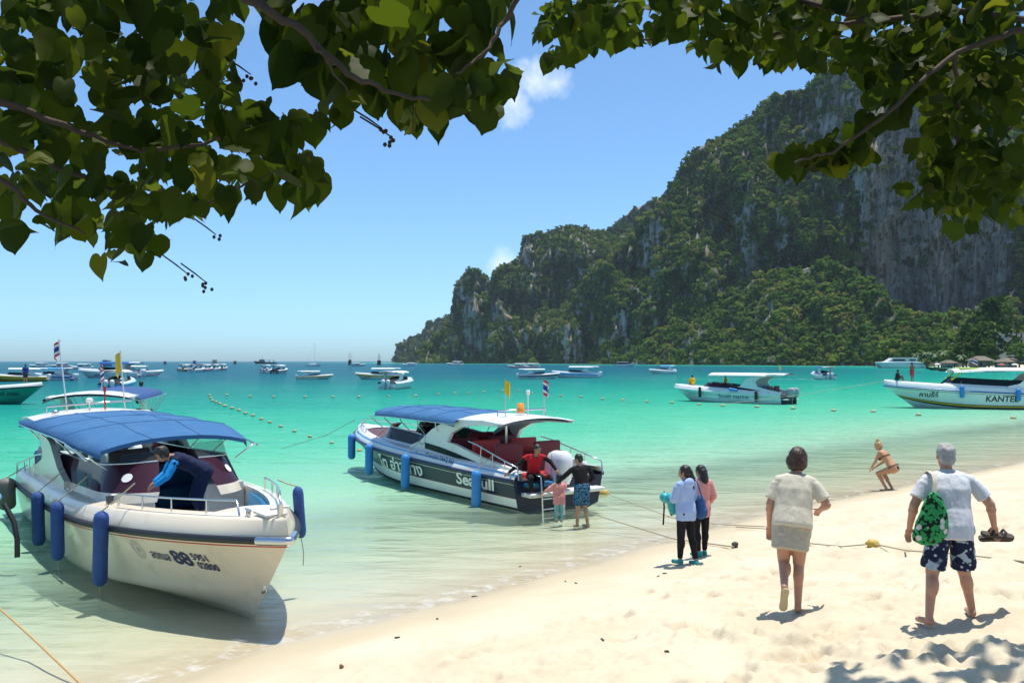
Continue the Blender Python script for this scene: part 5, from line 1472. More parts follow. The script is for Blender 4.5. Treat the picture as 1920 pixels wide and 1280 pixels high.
def leaf_verts(seed):
    r = random.Random(seed)
    out = [(.0, .04), (.10, -.07), (.23, -.11), (.37, -.05), (.47, .09), (.515, .26), (.50, .43), (.43, .59), (.32, .73), (.19, .84), (.08, .92), (0, 1.03)]
    mid = [(0, .04), (0, .08), (0, .13), (0, .2), (0, .28), (0, .37), (0, .47), (0, .58), (0, .7), (0, .82), (0, .92), (0, 1.03)]
    fold, curl, tw = r.uniform(.05, .30), r.uniform(-.25, .35), r.uniform(-.2, .2)
    V, F = [], []
    for (x, y) in mid: V.append((x, y, -curl * y * y))
    for sgn in (1, -1):
        b = len(V)
        for (x, y) in out:
            k = 1 + r.uniform(-.05, .05)
            V.append((sgn * x * k, y, fold * x - curl * y * y + tw * sgn * x * y + r.uniform(-.02, .02)))
        for i in range(len(mid) - 1):
            q = (i, b + i, b + i + 1, i + 1) if sgn > 0 else (i, i + 1, b + i + 1, b + i)
            F.append(q)
    return V, F
LEAFV = [leaf_verts(k) for k in range(8)]
LEAFME = []
for k, (V, F) in enumerate(LEAFV):
    me = bpy.data.meshes.new('leaf'); me.from_pydata(V, [], F); me.materials.append(LEAFM)
    me.polygons.foreach_set('use_smooth', [True] * len(F)); me.update(); LEAFME.append(me)
_lr = random.Random(21)
def leaf_matrix(p, size, face=None):
    """a hanging leaf: stalk end up, blade turned roughly to the side"""
    az = _lr.gauss(0, .75) if _lr.random() < .72 else _lr.uniform(0, 6.28)
    tilt = _lr.gauss(.5, .5)             # how far the blade leans from hanging straight down
    roll = _lr.gauss(0, .35)
    # blade local: y along the leaf, z its upper side; hang it: y -> down, z -> towards the viewer
    M = Matrix.Rotation(az, 4, 'Z') @ Matrix.Rotation(roll, 4, 'Y') @ Matrix.Rotation(-math.pi / 2 - tilt if _lr.random() < .5 else -math.pi / 2 + tilt, 4, 'X')
    return Matrix.Translation(p) @ M @ Matrix.Diagonal((size * _lr.uniform(.72, 1.12), size * _lr.uniform(.85, 1.1), size, 1))
def leaf_cloud(polys):
    """[(polygon in the picture, holes, near, far, count, size)] -> list of matrices"""
    out = []
    for poly, holes, d0, d1, cnt, size in polys:
        xs, ys = [p[0] for p in poly], [p[1] for p in poly]
        k = 0; tries = 0
        while k < cnt and tries < cnt * 40:
            tries += 1
            px, py = _lr.uniform(min(xs), max(xs)), _lr.uniform(min(ys), max(ys))
            if not in_poly(np.array([px]), np.array([py]), poly)[0]: continue
            if any(((px - hx) / rx) ** 2 + ((py - hy) / ry) ** 2 < 1 for hx, hy, rx, ry in holes): continue
            if float(noise3(px / 34, py / 34, 3.7)) < -.30: continue
            d = d0 + (d1 - d0) * _lr.random() ** 1.2
            s = size * _lr.uniform(.6, 1.25)
            p = at(px, py, d) + Vector((0, 0, s * .45))
            out.append((leaf_matrix(p, s), s / d))
            k += 1
    return out
def overhang_tree(name, label, base, limbs, clouds, shade, fruits, seed):
    gz0 = float(ground_base(np.array([base[0]]), np.array([base[1]]))[0][0])
    root = empty(name, (base[0], base[1], gz0), 0, label, 'tree')
    inv = Matrix.Translation((-base[0], -base[1], -gz0))
    top = Vector((base[0], base[1], gz0 + 3.4))
    mb = MB(); mb.tube([inv @ q for q in (Vector((base[0], base[1], gz0 - .1)), Vector((base[0] + .1, base[1] + .05, gz0 + 1.2)), Vector((base[0] - .05, base[1] + .1, gz0 + 2.3)), top)], [.26, .21, .19, .15], 10); mb.build('trunk', BARK, root)
    for pts, r0 in limbs:
        P_ = [Vector(p) if len(p) == 3 and not isinstance(p[0], str) else p for p in pts]
        q = []
        for a, b in zip(P_[:-1], P_[1:]):
            for k in range(5):
                t = k / 5; q.append(a.lerp(b, t) + Vector((_lr.gauss(0, .003), _lr.gauss(0, .003), _lr.gauss(0, .003))))
        q.append(P_[-1])
        rs = [.55 * r0 * (1 - .75 * i / (len(q) - 1)) for i in range(len(q))]
        MB().tube([inv @ v for v in q], rs, 7).build('branch', BARK, root)
    L_ = sorted(leaf_cloud(clouds), key=lambda t: -t[1])
    for M, _ in L_[:300]:
        o = link_mesh('leaf', LEAFME[_lr.randrange(8)], root); o.matrix_local = inv @ M
    V, F = [], []
    rest = [M for M, _ in L_[300:]]
    for (x0, x1, y0, y1, h0, h1, cnt) in shade:  # unseen canopy leaves above the frame, added to shade the hanging ones
        for _ in range(cnt):
            x, y = _lr.uniform(x0, x1), _lr.uniform(y0, y1)
            z = CAM_H + .415 * y + .15 + _lr.uniform(h0, h1)
            rest.append(Matrix.Translation((x, y, z)) @ Euler((_lr.gauss(0, .6), _lr.gauss(0, .6), _lr.uniform(0, 6.28))).to_matrix().to_4x4() @ Matrix.Scale(_lr.uniform(.15, .24), 4))
    for M in rest:
        v, f = LEAFV[_lr.randrange(8)]; b = len(V); MM = inv @ M
        V.extend([tuple(MM @ Vector(q)) for q in v]); F.extend([[b + i for i in q] for q in f])
    me = bpy.data.meshes.new('leaf_mass'); me.from_pydata(V, [], F); me.materials.append(LEAFM); me.polygons.foreach_set('use_smooth', [True] * len(F)); me.update()
    lm = link_mesh('leaf_mass', me, root); lm['kind'] = 'stuff'
    for (px, py, d, n_) in fruits:
        p = at(px, py, d)
        mb = MB(); q = [p + Vector((-.10, .03, .07)), p + Vector((-.04, .01, .03)), p]
        mb.tube([inv @ v for v in q], [.003, .003, .002], 5)
        tw = mb.build('twig', BARK, root)
        for i in range(n_):
            mb = MB(); c = p + Vector((_lr.gauss(0, .010), _lr.gauss(0, .010), -.004 - .006 * i))
            mb.lathe([(0, -.008), (.005, -.004), (.0065, 0), (.0045, .005), (0, .007)], 6, inv @ Matrix.Translation(c)); mb.build('seed_pod', BARK, tw)
    return root, len(L_)
A_ = [(0, 0), (440, 0), (468, 30), (430, 75), (438, 130), (452, 165), (432, 195), (500, 212), (590, 212), (612, 245), (545, 268), (575, 300), (606, 325), (598, 362), (555, 385), (515, 385), (470, 362), (430, 392), (385, 388), (345, 425), (312, 455), (290, 485), (235, 508), (185, 505), (165, 440), (110, 440), (60, 435), (40, 425), (0, 470)]
hA = [(30, 222, 38, 14), (205, 322, 40, 17), (70, 395, 40, 20), (330, 372, 22, 14), (25, 330, 25, 12), (150, 385, 26, 14), (265, 430, 20, 10)]
B_ = [(575, 0), (972, 0), (942, 45), (935, 75), (905, 70), (890, 118), (945, 135), (965, 152), (948, 178), (935, 215), (918, 250), (890, 235), (850, 195), (820, 225), (790, 248), (750, 235), (690, 198), (655, 235), (615, 215), (592, 175), (548, 165), (535, 125), (562, 95), (578, 65)]
hB = [(775, 100, 10, 8), (895, 60, 14, 22), (665, 98, 8, 6)]
B2_ = [(470, 0), (560, 0), (560, 60), (520, 85), (500, 60)]
C_ = [(1062, 0), (1920, 0), (1920, 425), (1860, 400), (1800, 440), (1775, 435), (1765, 395), (1705, 385), (1680, 360), (1695, 340), (1722, 340), (1718, 295), (1735, 230), (1712, 175), (1690, 165), (1640, 215), (1625, 170), (1590, 135), (1530, 135), (1500, 118), (1450, 130), (1400, 125), (1345, 135), (1305, 100), (1282, 68), (1190, 85), (1130, 88), (1075, 118), (1030, 130), (1018, 100), (1006, 60), (1020, 25)]
hC = [(1620, 140, 12, 8), (1480, 60, 12, 8), (1255, 55, 16, 10), (1745, 205, 10, 24), (1180, 55, 10, 8)]
C2_ = [(1460, 330), (1462, 290), (1530, 255), (1575, 275), (1610, 235), (1650, 215), (1690, 180), (1700, 230), (1660, 250), (1640, 300), (1610, 312), (1560, 320), (1500, 335)]
tl = (-4.4, .5); tr_ = (5.6, 2.2)
z0l = 1.0 + 3.4
def lp(px, py, d): return tuple(at(px, py, d * .84))
ltop = (tl[0], tl[1], float(ground_base(np.array([tl[0]]), np.array([tl[1]]))[0][0]) + 3.35)
rtop = (tr_[0], tr_[1], float(ground_base(np.array([tr_[0]]), np.array([tr_[1]]))[0][0]) + 3.35)
limbsL = [((ltop, lp(-250, 60, 2.9), lp(0, 190, 3.1), lp(150, 246, 3.2), lp(270, 285, 3.3)), .035), ((ltop, lp(-200, 170, 3.2), lp(0, 264, 3.3), lp(60, 290, 3.3), lp(160, 335, 3.4), lp(265, 380, 3.5)), .032),
          ((ltop, lp(-150, 230, 3.0), lp(0, 335, 3.1), lp(70, 395, 3.2), lp(160, 440, 3.3)), .026), ((ltop, (-2.2, 1.9, 5.6), lp(440, -20, 2.7), lp(500, 22, 2.6), lp(575, 65, 2.6), lp(650, 140, 2.65), lp(720, 170, 2.7), lp(805, 188, 2.7)), .030),
          ((lp(575, 65, 2.6), lp(610, 110, 2.6), lp(655, 180, 2.65)), .012), (((-1.2, 2.1, 5.9), lp(990, -40, 2.9), lp(950, 35, 2.9), lp(905, 105, 2.85), lp(855, 138, 2.8)), .020), ((lp(270, 285, 3.3), lp(380, 270, 3.3), lp(470, 240, 3.3), lp(560, 235, 3.3)), .014),
          ((lp(300, 365, 3.4), lp(390, 385, 3.4), lp(450, 350, 3.4), lp(520, 320, 3.4)), .014)]
limbsR = [((rtop, (4.4, 4.2, 5.9), lp(1930, 40, 5.4), lp(1800, 20, 5.3), lp(1640, 40, 5.2), lp(1500, 52, 5.2), lp(1430, 72, 5.2)), .05), ((lp(1640, 40, 5.2), lp(1380, -30, 5.6), lp(1335, 5, 5.6), lp(1280, 55, 5.6), lp(1230, 75, 5.7), lp(1100, 70, 5.7)), .03),
          ((rtop, (4.6, 4.4, 5.4), lp(1900, 60, 5.0), lp(1790, 100, 5.0), lp(1730, 150, 4.9), lp(1650, 225, 4.8), lp(1560, 285, 4.8), lp(1490, 305, 4.8)), .034), ((lp(1790, 100, 5.0), lp(1800, 220, 5.2), lp(1790, 300, 5.3), lp(1740, 370, 5.4)), .02), ((rtop, (5.0, 5.0, 5.0), lp(1930, 200, 6.0), lp(1860, 280, 6.0), lp(1800, 380, 6.0)), .03)]
TL, nl_ = overhang_tree('hibiscus_tree', 'sea hibiscus tree whose big heart-shaped leaves hang over the top left', tl, limbsL,
    [(A_, hA, 2.6, 4.6, 780, .090), (B_, hB, 2.4, 3.4, 250, .100), (B2_, [], 2.5, 2.8, 8, .12)], [(-5.5, .6, 1.6, 5.6, 0, 2.2, 1200)], [(385, 528, 3.3, 6), (350, 512, 3.3, 4), (470, 140, 3.0, 5), (455, 195, 3.0, 3), (735, 258, 2.7, 5), (715, 240, 2.7, 3), (405, 440, 3.3, 3), (930, 100, 2.8, 4)], 1)
TR, nr_ = overhang_tree('hibiscus_tree', 'sea hibiscus tree with smaller leaves hanging over the top right', tr_, limbsR,
    [(C_, hC, 4.2, 6.6, 1900, .098), (C2_, [], 4.6, 5.0, 52, .125)], [(.8, 8.0, 2.0, 6.4, 0, 2.4, 1200), (3.3, 8.0, 6.2, 8.2, .0, 1.6, 330)], [(1370, 860 - 440, 4.8, 5)], 2)
print('LEAVES', nl_, nr_)
# ================================================================ people
def skin(name, c): return pmat(name, c, .55, var=.10, scale=9, bump=.05, bscale=60)
SK_TAN = skin('tanned_skin', (.34, .17, .10)); SK_PALE = skin('reddened_skin', (.47, .24, .16)); SK_ASIA = skin('light_brown_skin', (.40, .23, .15)); SK_DARK = skin('dark_brown_skin', (.16, .075, .045)); SK_GOLD = skin('golden_skin', (.46, .25, .13))
HAIRK = pmat('black_hair', (.010, .008, .008), .45, var=.3, bump=.4, bscale=70); HAIRB = pmat('brown_hair', (.045, .02, .012), .5, var=.4, bump=.4, bscale=60); HAIRG = pmat('grey_hair', (.36, .35, .34), .6, var=.35, bump=.4, bscale=80); HAIRBL = pmat('blond_hair', (.42, .27, .12), .5, var=.3, bump=.4, bscale=70)
def _cone(mb, a, b, ra, rb, n=12):
    a, b = Vector(a), Vector(b); d = b - a; L = max(d.length, 1e-4)
    prof = [(0.001, -ra)] + [(ra * math.cos(t), ra * math.sin(t)) for t in (-1.1, -.6, -.2)] + [(ra, 0), (rb, L)] + [(rb * math.cos(t), L + rb * math.sin(t)) for t in (.2, .6, 1.1)] + [(0.001, L + rb)]
    M = Matrix.Translation(a) @ d.to_track_quat('Z', 'Y').to_matrix().to_4x4()
    mb.lathe(prof, n, M)
def _flat(mb, a, b, ra, rb, n=14):
    a, b = Vector(a), Vector(b); d = b - a
    M = Matrix.Translation(a) @ d.to_track_quat('Z', 'Y').to_matrix().to_4x4()
    mb.lathe([(.001, 0), (ra, 0), ((ra + rb) / 2, d.length / 2), (rb, d.length), (.001, d.length)], n, M)
def _ell(mb, c, r, rot=None, n=16):
    prof = [(max(.001, math.cos(t)), math.sin(t)) for t in np.linspace(-math.pi / 2, math.pi / 2, 11)]
    M = Matrix.Translation(Vector(c)) @ (rot.to_4x4() if rot is not None else Matrix()) @ Matrix.Diagonal((r[0], r[1], r[2], 1))
    mb.lathe(prof, n, M)
def blob(name, fill, mats, parent, voxel=.012, smooth=5, disp=0.0, dscale=.08, seed=0, paint=None, stretch=1.0):
    """several rounded shapes grown into one continuous skin"""
    mb = MB(); fill(mb)
    me = mb.mesh(name, [])
    ob = bpy.data.objects.new(name, me); COL.objects.link(ob)
    md = ob.modifiers.new('r', 'REMESH'); md.mode = 'VOXEL'; md.voxel_size = voxel
    if smooth:
        sm = ob.modifiers.new('s', 'SMOOTH'); sm.factor = .5; sm.iterations = smooth
    dg = bpy.context.evaluated_depsgraph_get()
    m2 = bpy.data.meshes.new_from_object(ob.evaluated_get(dg))
    bpy.data.objects.remove(ob); bpy.data.meshes.remove(me)
    m2.name = name
    N = len(m2.vertices)
    co = np.empty(N * 3, np.float32); m2.vertices.foreach_get('co', co); co = co.reshape(-1, 3).astype(float)
    if disp:
        no = np.empty(N * 3, np.float32); m2.vertices.foreach_get('normal', no); no = no.reshape(-1, 3)
        co = co + no * (disp * fbm(co[:, 0] / dscale + seed, co[:, 1] / dscale, co[:, 2] / (dscale * stretch), 3))[:, None]
        m2.vertices.foreach_set('co', co.astype(np.float32).ravel())
    m2.materials.clear()
    for m in (mats if isinstance(mats, (list, tuple)) else [mats]): m2.materials.append(m)
    m2.polygons.foreach_set('use_smooth', [True] * len(m2.polygons))
    m2.update()
    return link_mesh(name, m2, parent)
STAND = dict(pelvis=(0, 0, .94), waist=(0, .01, 1.10), chest=(0, .01, 1.28), neck=(0, -.01, 1.46), head=(0, .03, 1.595), shL=(-.175, -.005, 1.405), shR=(.175, -.005, 1.405), elL=(-.235, -.03, 1.12), elR=(.235, -.03, 1.12), wrL=(-.25, .05, .87), wrR=(.25, .05, .87),
             hipL=(-.085, 0, .91), hipR=(.085, 0, .91), knL=(-.095, .02, .50), knR=(.095, .02, .50), anL=(-.10, -.02, .085), anR=(.10, -.02, .085), toeL=(-.125, .15, .03), toeR=(.125, .15, .03))
class Person:
    def __init__(s, label, loc, rz, J=None, sc=1.0, fat=1.0, voxel=.013, skin_m=None, face=None, group=None, fem=False, detail=True, look=(0, 1, 0)):
        s.J = {k: Vector(v) for k, v in STAND.items()}
        for k, v in (J or {}).items(): s.J[k] = Vector(v)
        s.root = empty('person', loc, rz, label, 'person', group); s.root.scale = (sc, sc, sc)
        s.fat, s.vx, s.sk, s.fem, s.detail = fat, voxel, skin_m or SK_TAN, fem, detail
        s.look = Vector(look).normalized()
        s.M = s._tor()
        s.body()
    def _tor(s):
        up = (s.J['neck'] - s.J['pelvis']).normalized(); rt = (s.J['shR'] - s.J['shL']); rt = (rt - up * rt.dot(up)).normalized(); f = up.cross(rt)
        return Matrix((rt, f, up)).transposed()
    def headM(s):
        f = s.look; up = (s.J['head'] - s.J['neck']).normalized(); up = (up * .5 + Vector((0, 0, .5))); r = f.cross(up).normalized(); u = r.cross(f)
        return Matrix((r, f, u)).transposed()
    def rings(s, g=0.0, loose=0.0, hem=None, top=.9):
        """elliptical sections up the trunk: (centre, half width, half depth)"""
        J, f, T = s.J, s.fat, s.M
        fe = s.fem
        up = [J['pelvis'] + T @ Vector((0, 0, -.11)), J['pelvis'] + T @ Vector((0, -.012, .0)), J['pelvis'].lerp(J['waist'], .55), J['waist'], J['waist'].lerp(J['chest'], .5), J['chest'], J['chest'].lerp(J['neck'], .50), J['chest'].lerp(J['neck'], .80), J['chest'].lerp(J['neck'], top + .08)]
        rx = [.13, .176 if fe else .166, .158 if fe else .156, .132 if fe else .148, .142 if fe else .156, .160 if fe else .174, .160 if fe else .182, .118, .066]
        ry = [.10, .122, .112, .098, .104, .112, .102, .082, .062]
        ff = [f, f, f, f, f, f ** .7, f ** .5, 1, 1]
        out = []
        for k in range(9):
            a, b = rx[k] * ff[k], ry[k] * ff[k]
            if loose and k < 6:
                a += (max(a, .182 * f ** .6) - a) * loose; b += (max(b, (.150 if k < 3 else .128) * f) - b) * loose
            out.append([up[k], a + g, b + g])
        if hem is not None:
            q = out[0]; out[0] = [J['pelvis'] + T @ Vector((0, -.005, -hem)), max(out[1][1] * 1.0, q[1]), max(out[1][2] * 1.0, q[2])]
            if hem < .02: out[1][0] = out[1][0].lerp(out[2][0], .5)
        return out
    def loft(s, mb, rg, n=22, ex=.86):
        T = s.M
        rows = []
        for c, a, b in rg:
            row = []
            for k in range(n):
                t = 2 * math.pi * k / n; ct, st_ = math.cos(t), math.sin(t)
                row.append(c + T @ Vector((a * math.copysign(abs(ct) ** ex, ct), b * math.copysign(abs(st_) ** ex, st_), 0)))
            rows.append(row)
        mb.loft(rows, closed=True)
        mb.add(rows[0], [tuple(range(n))]); mb.add(rows[-1], [tuple(range(n - 1, -1, -1))])
    def torso(s, mb):
        s.loft(mb, s.rings())
        for q in 'LR':
            _ell(mb, s.J['sh' + q].lerp(s.J['chest'], .12), (.054 * s.fat ** .4, .053, .050), s.M)
            _cone(mb, s.J['chest'].lerp(s.J['neck'], .80), s.J['sh' + q].lerp(s.J['chest'], .08), .056, .046)
    def hand(s, mb, wr, el, side):
        d = (wr - el).normalized()
        lat = d.cross(Vector((0, 1, 0.2))).normalized() * side
        if lat.length < .1: lat = Vector((1, 0, 0))
        nrm = d.cross(lat)
        _ell(mb, wr + d * .055, (.038, .018, .05), Matrix((lat, nrm, d)).transposed())
        for i, (o, ln) in enumerate(((-.028, .065), (-.009, .078), (.010, .073), (.028, .056))):
            b = wr + d * .092 + lat * o
            k = b + d * ln * .55 + nrm * .012 * side
            _cone(mb, b, k, .0095, .0085, 6); _cone(mb, k, k + d * ln * .4 + nrm * .025 * side, .0085, .007, 6)
        b = wr + d * .03 - lat * .03; _cone(mb, b, b + d * .045 - lat * .028, .012, .010, 6); _cone(mb, b + d * .045 - lat * .028, b + d * .075 - lat * .03, .010, .008, 6)
    def body(s):
        J, f = s.J, s.fat
        def fill(mb):
            s.torso(mb)
            _cone(mb, J['chest'] + (J['neck'] - J['chest']) * .6, J['head'] - (J['head'] - J['neck']) * .25, .062, .052)
            H = s.headM(); h = J['head']
            _ell(mb, h + H @ Vector((0, -.005, .02)), (.076, .096, .10), H)
            _ell(mb, h + H @ Vector((0, .025, -.045)), (.056, .066, .072), H)
            if s.detail:
                _cone(mb, h + H @ Vector((0, .085, .012)), h + H @ Vector((0, .108, -.028)), .009, .015, 8)
                for sg in (-1, 1):
                    _ell(mb, h + H @ Vector((sg * .078, -.005, -.008)), (.010, .020, .032), H)
                    _ell(mb, h + H @ Vector((sg * .032, .078, .03)), (.022, .014, .010), H)
                _ell(mb, h + H @ Vector((0, .085, -.058)), (.024, .012, .010), H)
            for q in 'LR':
                sg = -1 if q == 'L' else 1
                af = f ** .5
                _cone(mb, J['sh' + q], J['el' + q], .047 * af, .041 * af); _cone(mb, J['el' + q], J['wr' + q], .042 * af, .028)
                _ell(mb, J['el' + q].lerp(J['wr' + q], .25), (.044 * af,) * 3)
                if s.detail: s.hand(mb, J['wr' + q], J['el' + q], sg)
                else: _ell(mb, J['wr' + q] + (J['wr' + q] - J['el' + q]).normalized() * .08, (.035, .035, .06))
                th = .088 if s.fem else .084
                _cone(mb, J['hip' + q], J['kn' + q], th * af * (1.06 if s.fem else 1), .060 * af); _cone(mb, J['kn' + q], J['an' + q], .056 * af, .036)
                k, a = J['kn' + q], J['an' + q]
                back = (J['an' + q] - J['toe' + q]); back.z = 0; back = back.normalized() if back.length > .01 else Vector((0, -1, 0))
                _ell(mb, k.lerp(a, .3) + back * .018, (.054 * af, .058 * af, .12), (a - k).to_track_quat('-Z', 'Y').to_matrix())
                heel = a + Vector((0, 0, -.045)) + (a - J['toe' + q]).normalized() * .03
                _cone(mb, heel, J['toe' + q], .036, .028); _cone(mb, a, heel, .036, .036)
                _ell(mb, J['hip' + q] + s.M @ Vector((0, -.045, .0)), (.086 * f, .082 * f, .09), s.M)
            if s.fem:
                for sg in (-1, 1): _ell(mb, J['chest'] + s.M @ Vector((sg * .075, .10, .0)), (.062, .06, .062), s.M)
        s.body_o = blob('body', fill, s.sk, s.root, s.vx, 4)
    def hair(s, mat, style='short', vol=1.0):
        H = s.headM(); h = s.J['head']
        def fill(mb):
            _ell(mb, h + H @ Vector((0, -.018, .038)), (.087 * vol, .104 * vol, .098 * vol), H)
            _ell(mb, h + H @ Vector((0, -.05, -.01)), (.080 * vol, .066 * vol, .085 * vol), H)
            if style == 'bob':
                for sg in (-1, 1): _ell(mb, h + H @ Vector((sg * .06, -.03, -.02)), (.05, .075, .09), H)
                _ell(mb, h + H @ Vector((0, -.07, -.05)), (.08, .05, .07), H)
            if style == 'tail':
                _cone(mb, h + H @ Vector((0, -.11, .02)), h + H @ Vector((.02, -.15, -.12)), .04, .042); _cone(mb, h + H @ Vector((.02, -.15, -.12)), h + H @ Vector((.05, -.13, -.34)), .042, .022)
            if style == 'long':
                _cone(mb, h + H @ Vector((0, -.07, 0)), h + H @ Vector((0, -.10, -.16)), .085, .075)
            if style == 'bun':
                _ell(mb, h + H @ Vector((0, -.06, .15)), (.05, .05, .045), H)
        o = blob('hair', fill, mat, s.root, max(.009, s.vx * .8), 3, .008, .035, stretch=2.0)
        # keep the face free: cut away hair in front of it
        bm = bmesh.new(); bm.from_mesh(o.data)
        Hi = H.inverted()
        kill = [v for v in bm.verts if (lambda q: q.y > .045 and q.z < .065)(Hi @ (v.co - h))]
        bmesh.ops.delete(bm, geom=kill, context='VERTS'); bm.to_mesh(o.data); bm.free()
        if s.detail:
            for sg in (-1, 1):
                mb = MB(); _ell(mb, h + H @ Vector((sg * .032, .088, .014)), (.013, .007, .006), H, 8); mb.build('eye', HAIRK, s.root)
                mb = MB(); _ell(mb, h + H @ Vector((sg * .033, .090, .034)), (.020, .006, .004), H, 8); mb.build('eyebrow', mat, s.root)
            mb = MB(); _ell(mb, h + H @ Vector((0, .096, -.056)), (.022, .006, .006), H, 8); mb.build('mouth', pmat('lips', (.30, .09, .07), .5), s.root)
        return o
    def shirt(s, mat, sleeve=.6, g=.012, hem=.10, loose=0.0, name='shirt', disp=.008):
        J = s.J
        def fill(mb):
            s.loft(mb, s.rings(g, loose, hem, .80))
            for q in 'LR':
                a, b, c = J['sh' + q], J['el' + q], J['wr' + q]
                af = s.fat ** .5
                _ell(mb, a.lerp(J['chest'], .13), (.058 * af + g * .6, .056 + g * .6, .054 + g * .5), s.M)
                e = a.lerp(b, min(1, sleeve))
                _ell(mb, a.lerp(J['chest'], .03), (.047 * af + g * .8,) * 3)
                _cone(mb, J['chest'].lerp(J['neck'], .78), a.lerp(J['chest'], .05), .062 + g * .4, .050 * af + g * .6)
                _cone(mb, a.lerp(J['chest'], .10), a.lerp(b, .25), .052 * af + g * .6, .054 * af + g * .8); _flat(mb, a.lerp(b, .12), e, .054 * af + g * .7, .05 * af + g + loose * .014)
                if sleeve > 1:
                    _ell(mb, b, (.05 * af + g,) * 3)
                    _flat(mb, b, b.lerp(c, sleeve - 1), .048 * af + g, .034 + g)
        return blob(name, fill, mat, s.root, s.vx, 4, disp, .085, 1, stretch=2.2)
    def shorts(s, mat, length=.8, g=.014, flare=.02, name='shorts'):
        J = s.J
        def fill(mb):
            rg = s.rings(g)
            s.loft(mb, [rg[0], rg[1], rg[2]])
            for q in 'LR':
                a, k, an = J['hip' + q], J['kn' + q], J['an' + q]
                af = s.fat ** .5
                _ell(mb, a + s.M @ Vector((0, -.045, 0)), (.088 * s.fat + g, .082 * s.fat + g, .09), s.M)
                _flat(mb, a, a.lerp(k, min(1, length)), .09 * af + g, (.09 - .028 * min(1, length)) * af + g + flare)
                if length > 1:
                    _ell(mb, k, (.062 * af + g,) * 3)
                    back = an - J['toe' + q]; back.z = 0; back = back.normalized() if back.length > .01 else Vector((0, -1, 0))
                    _ell(mb, k.lerp(an, .3) + back * .018, (.056 * af + g, .060 * af + g, .13), (an - k).to_track_quat('-Z', 'Y').to_matrix())
                    _cone(mb, k, k.lerp(an, .4), .058 * af + g, .052 * af + g); _flat(mb, k.lerp(an, .2), k.lerp(an, length - 1), .056 * af + g, .036 + g)
        return blob(name, fill, mat, s.root, s.vx, 3, .007 if flare else .002, .08, 2)
    def shoes(s, mat, name='shoe'):
        for q in 'LR':
            a, t = s.J['an' + q], s.J['toe' + q]
            heel = a + Vector((0, 0, -.045)) + (a - t).normalized() * .03
            blob(name, lambda mb: (_cone(mb, heel, t, .043, .036), _cone(mb, a + Vector((0, 0, .0)), heel, .042, .043)), mat, s.root, s.vx, 3)

def pattern_mat(name, base, spots, scale, thr=.5, rough=.8, scale2=None, second=None):
    m, n, l, o = new_mat(name)
    b = n.new('ShaderNodeBsdfPrincipled'); b.inputs['Roughness'].default_value = rough; b.inputs['Specular IOR Level'].default_value = .2; l.new(b.outputs[0], o.inputs['Surface'])
    tc = n.new('ShaderNodeTexCoord')
    v = n.new('ShaderNodeTexVoronoi'); v.inputs['Scale'].default_value = scale; v.feature = 'SMOOTH_F1'; l.new(tc.outputs['Object'], v.inputs['Vector'])
    nz = n.new('ShaderNodeTexNoise'); nz.inputs['Scale'].default_value = scale * .8; nz.inputs['Detail'].default_value = 2; l.new(tc.outputs['Object'], nz.inputs['Vector'])
    f = _math(n, l, 'ADD', v.outputs['Distance'], _math(n, l, 'MULTIPLY', _math(n, l, 'SUBTRACT', nz.outputs['Fac'], .5), .8))
    c = cmix(n, l, mrange(n, l, f, thr - .03, thr + .03), spots, base)
    if second:
        v2 = n.new('ShaderNodeTexVoronoi'); v2.inputs['Scale'].default_value = scale2; l.new(tc.outputs['Object'], v2.inputs['Vector'])
        c = cmix(n, l, mrange(n, l, v2.outputs['Distance'], .22, .27, 1, 0), c, second)
    l.new(c, b.inputs['Base Color'])
    return m
def cloth(name, c, bump=.07, scale=40): return MATS[name] if name in MATS else pmat(name, c, .85, var=.10, scale=7, bump=bump, bscale=scale, spec=.2)

# ---- man with the green bag walking off to the right
pL, pR = gp(1744, 1178, 0), gp(1822, 1157, 0)
mc = (pL + pR) / 2; zg = min(pL.z, pR.z)
def rel(p): return p - Vector((mc.x, mc.y, zg))
sc_ = .965
man = Person('grey-haired man in white T-shirt and navy floral shorts with green bag', (mc.x, mc.y, zg), 0,
    dict(pelvis=(-.01, 0, .94), waist=(-.01, .02, 1.10), chest=(0, .05, 1.28), neck=(.01, .08, 1.45), head=(.02, .13, 1.585), shL=(-.205, .04, 1.37), shR=(.215, .05, 1.365), elL=(-.335, .02, 1.13), elR=(.385, .0, 1.14), wrL=(-.335, .12, .91), wrR=(.455, .07, .93),
         hipL=(-.10, 0, .91), hipR=(.10, 0, .91), knL=(-.165, .02, .50), knR=(.165, .08, .50), anL=tuple(rel(pL) / sc_ + Vector((0, .02, .10))), anR=tuple(rel(pR) / sc_ + Vector((0, .0, .085))), toeL=tuple(rel(pL) / sc_ + Vector((-.03, .19, .04))), toeR=tuple(rel(pR) / sc_ + Vector((.04, .17, .03)))), sc_, 1.16, .0095, SK_PALE, look=(.05, 1, -.12))
man.hair(HAIRG, 'short', .98)
man.shirt(cloth('white_cotton', (.60, .61, .64)), .72, .012, .13, .75, disp=.008)
man.shorts(pattern_mat('navy_floral', (.33, .42, .50), (.012, .018, .05), 11, .52, second=(.40, .48, .55), scale2=19), .92, .008, .04)
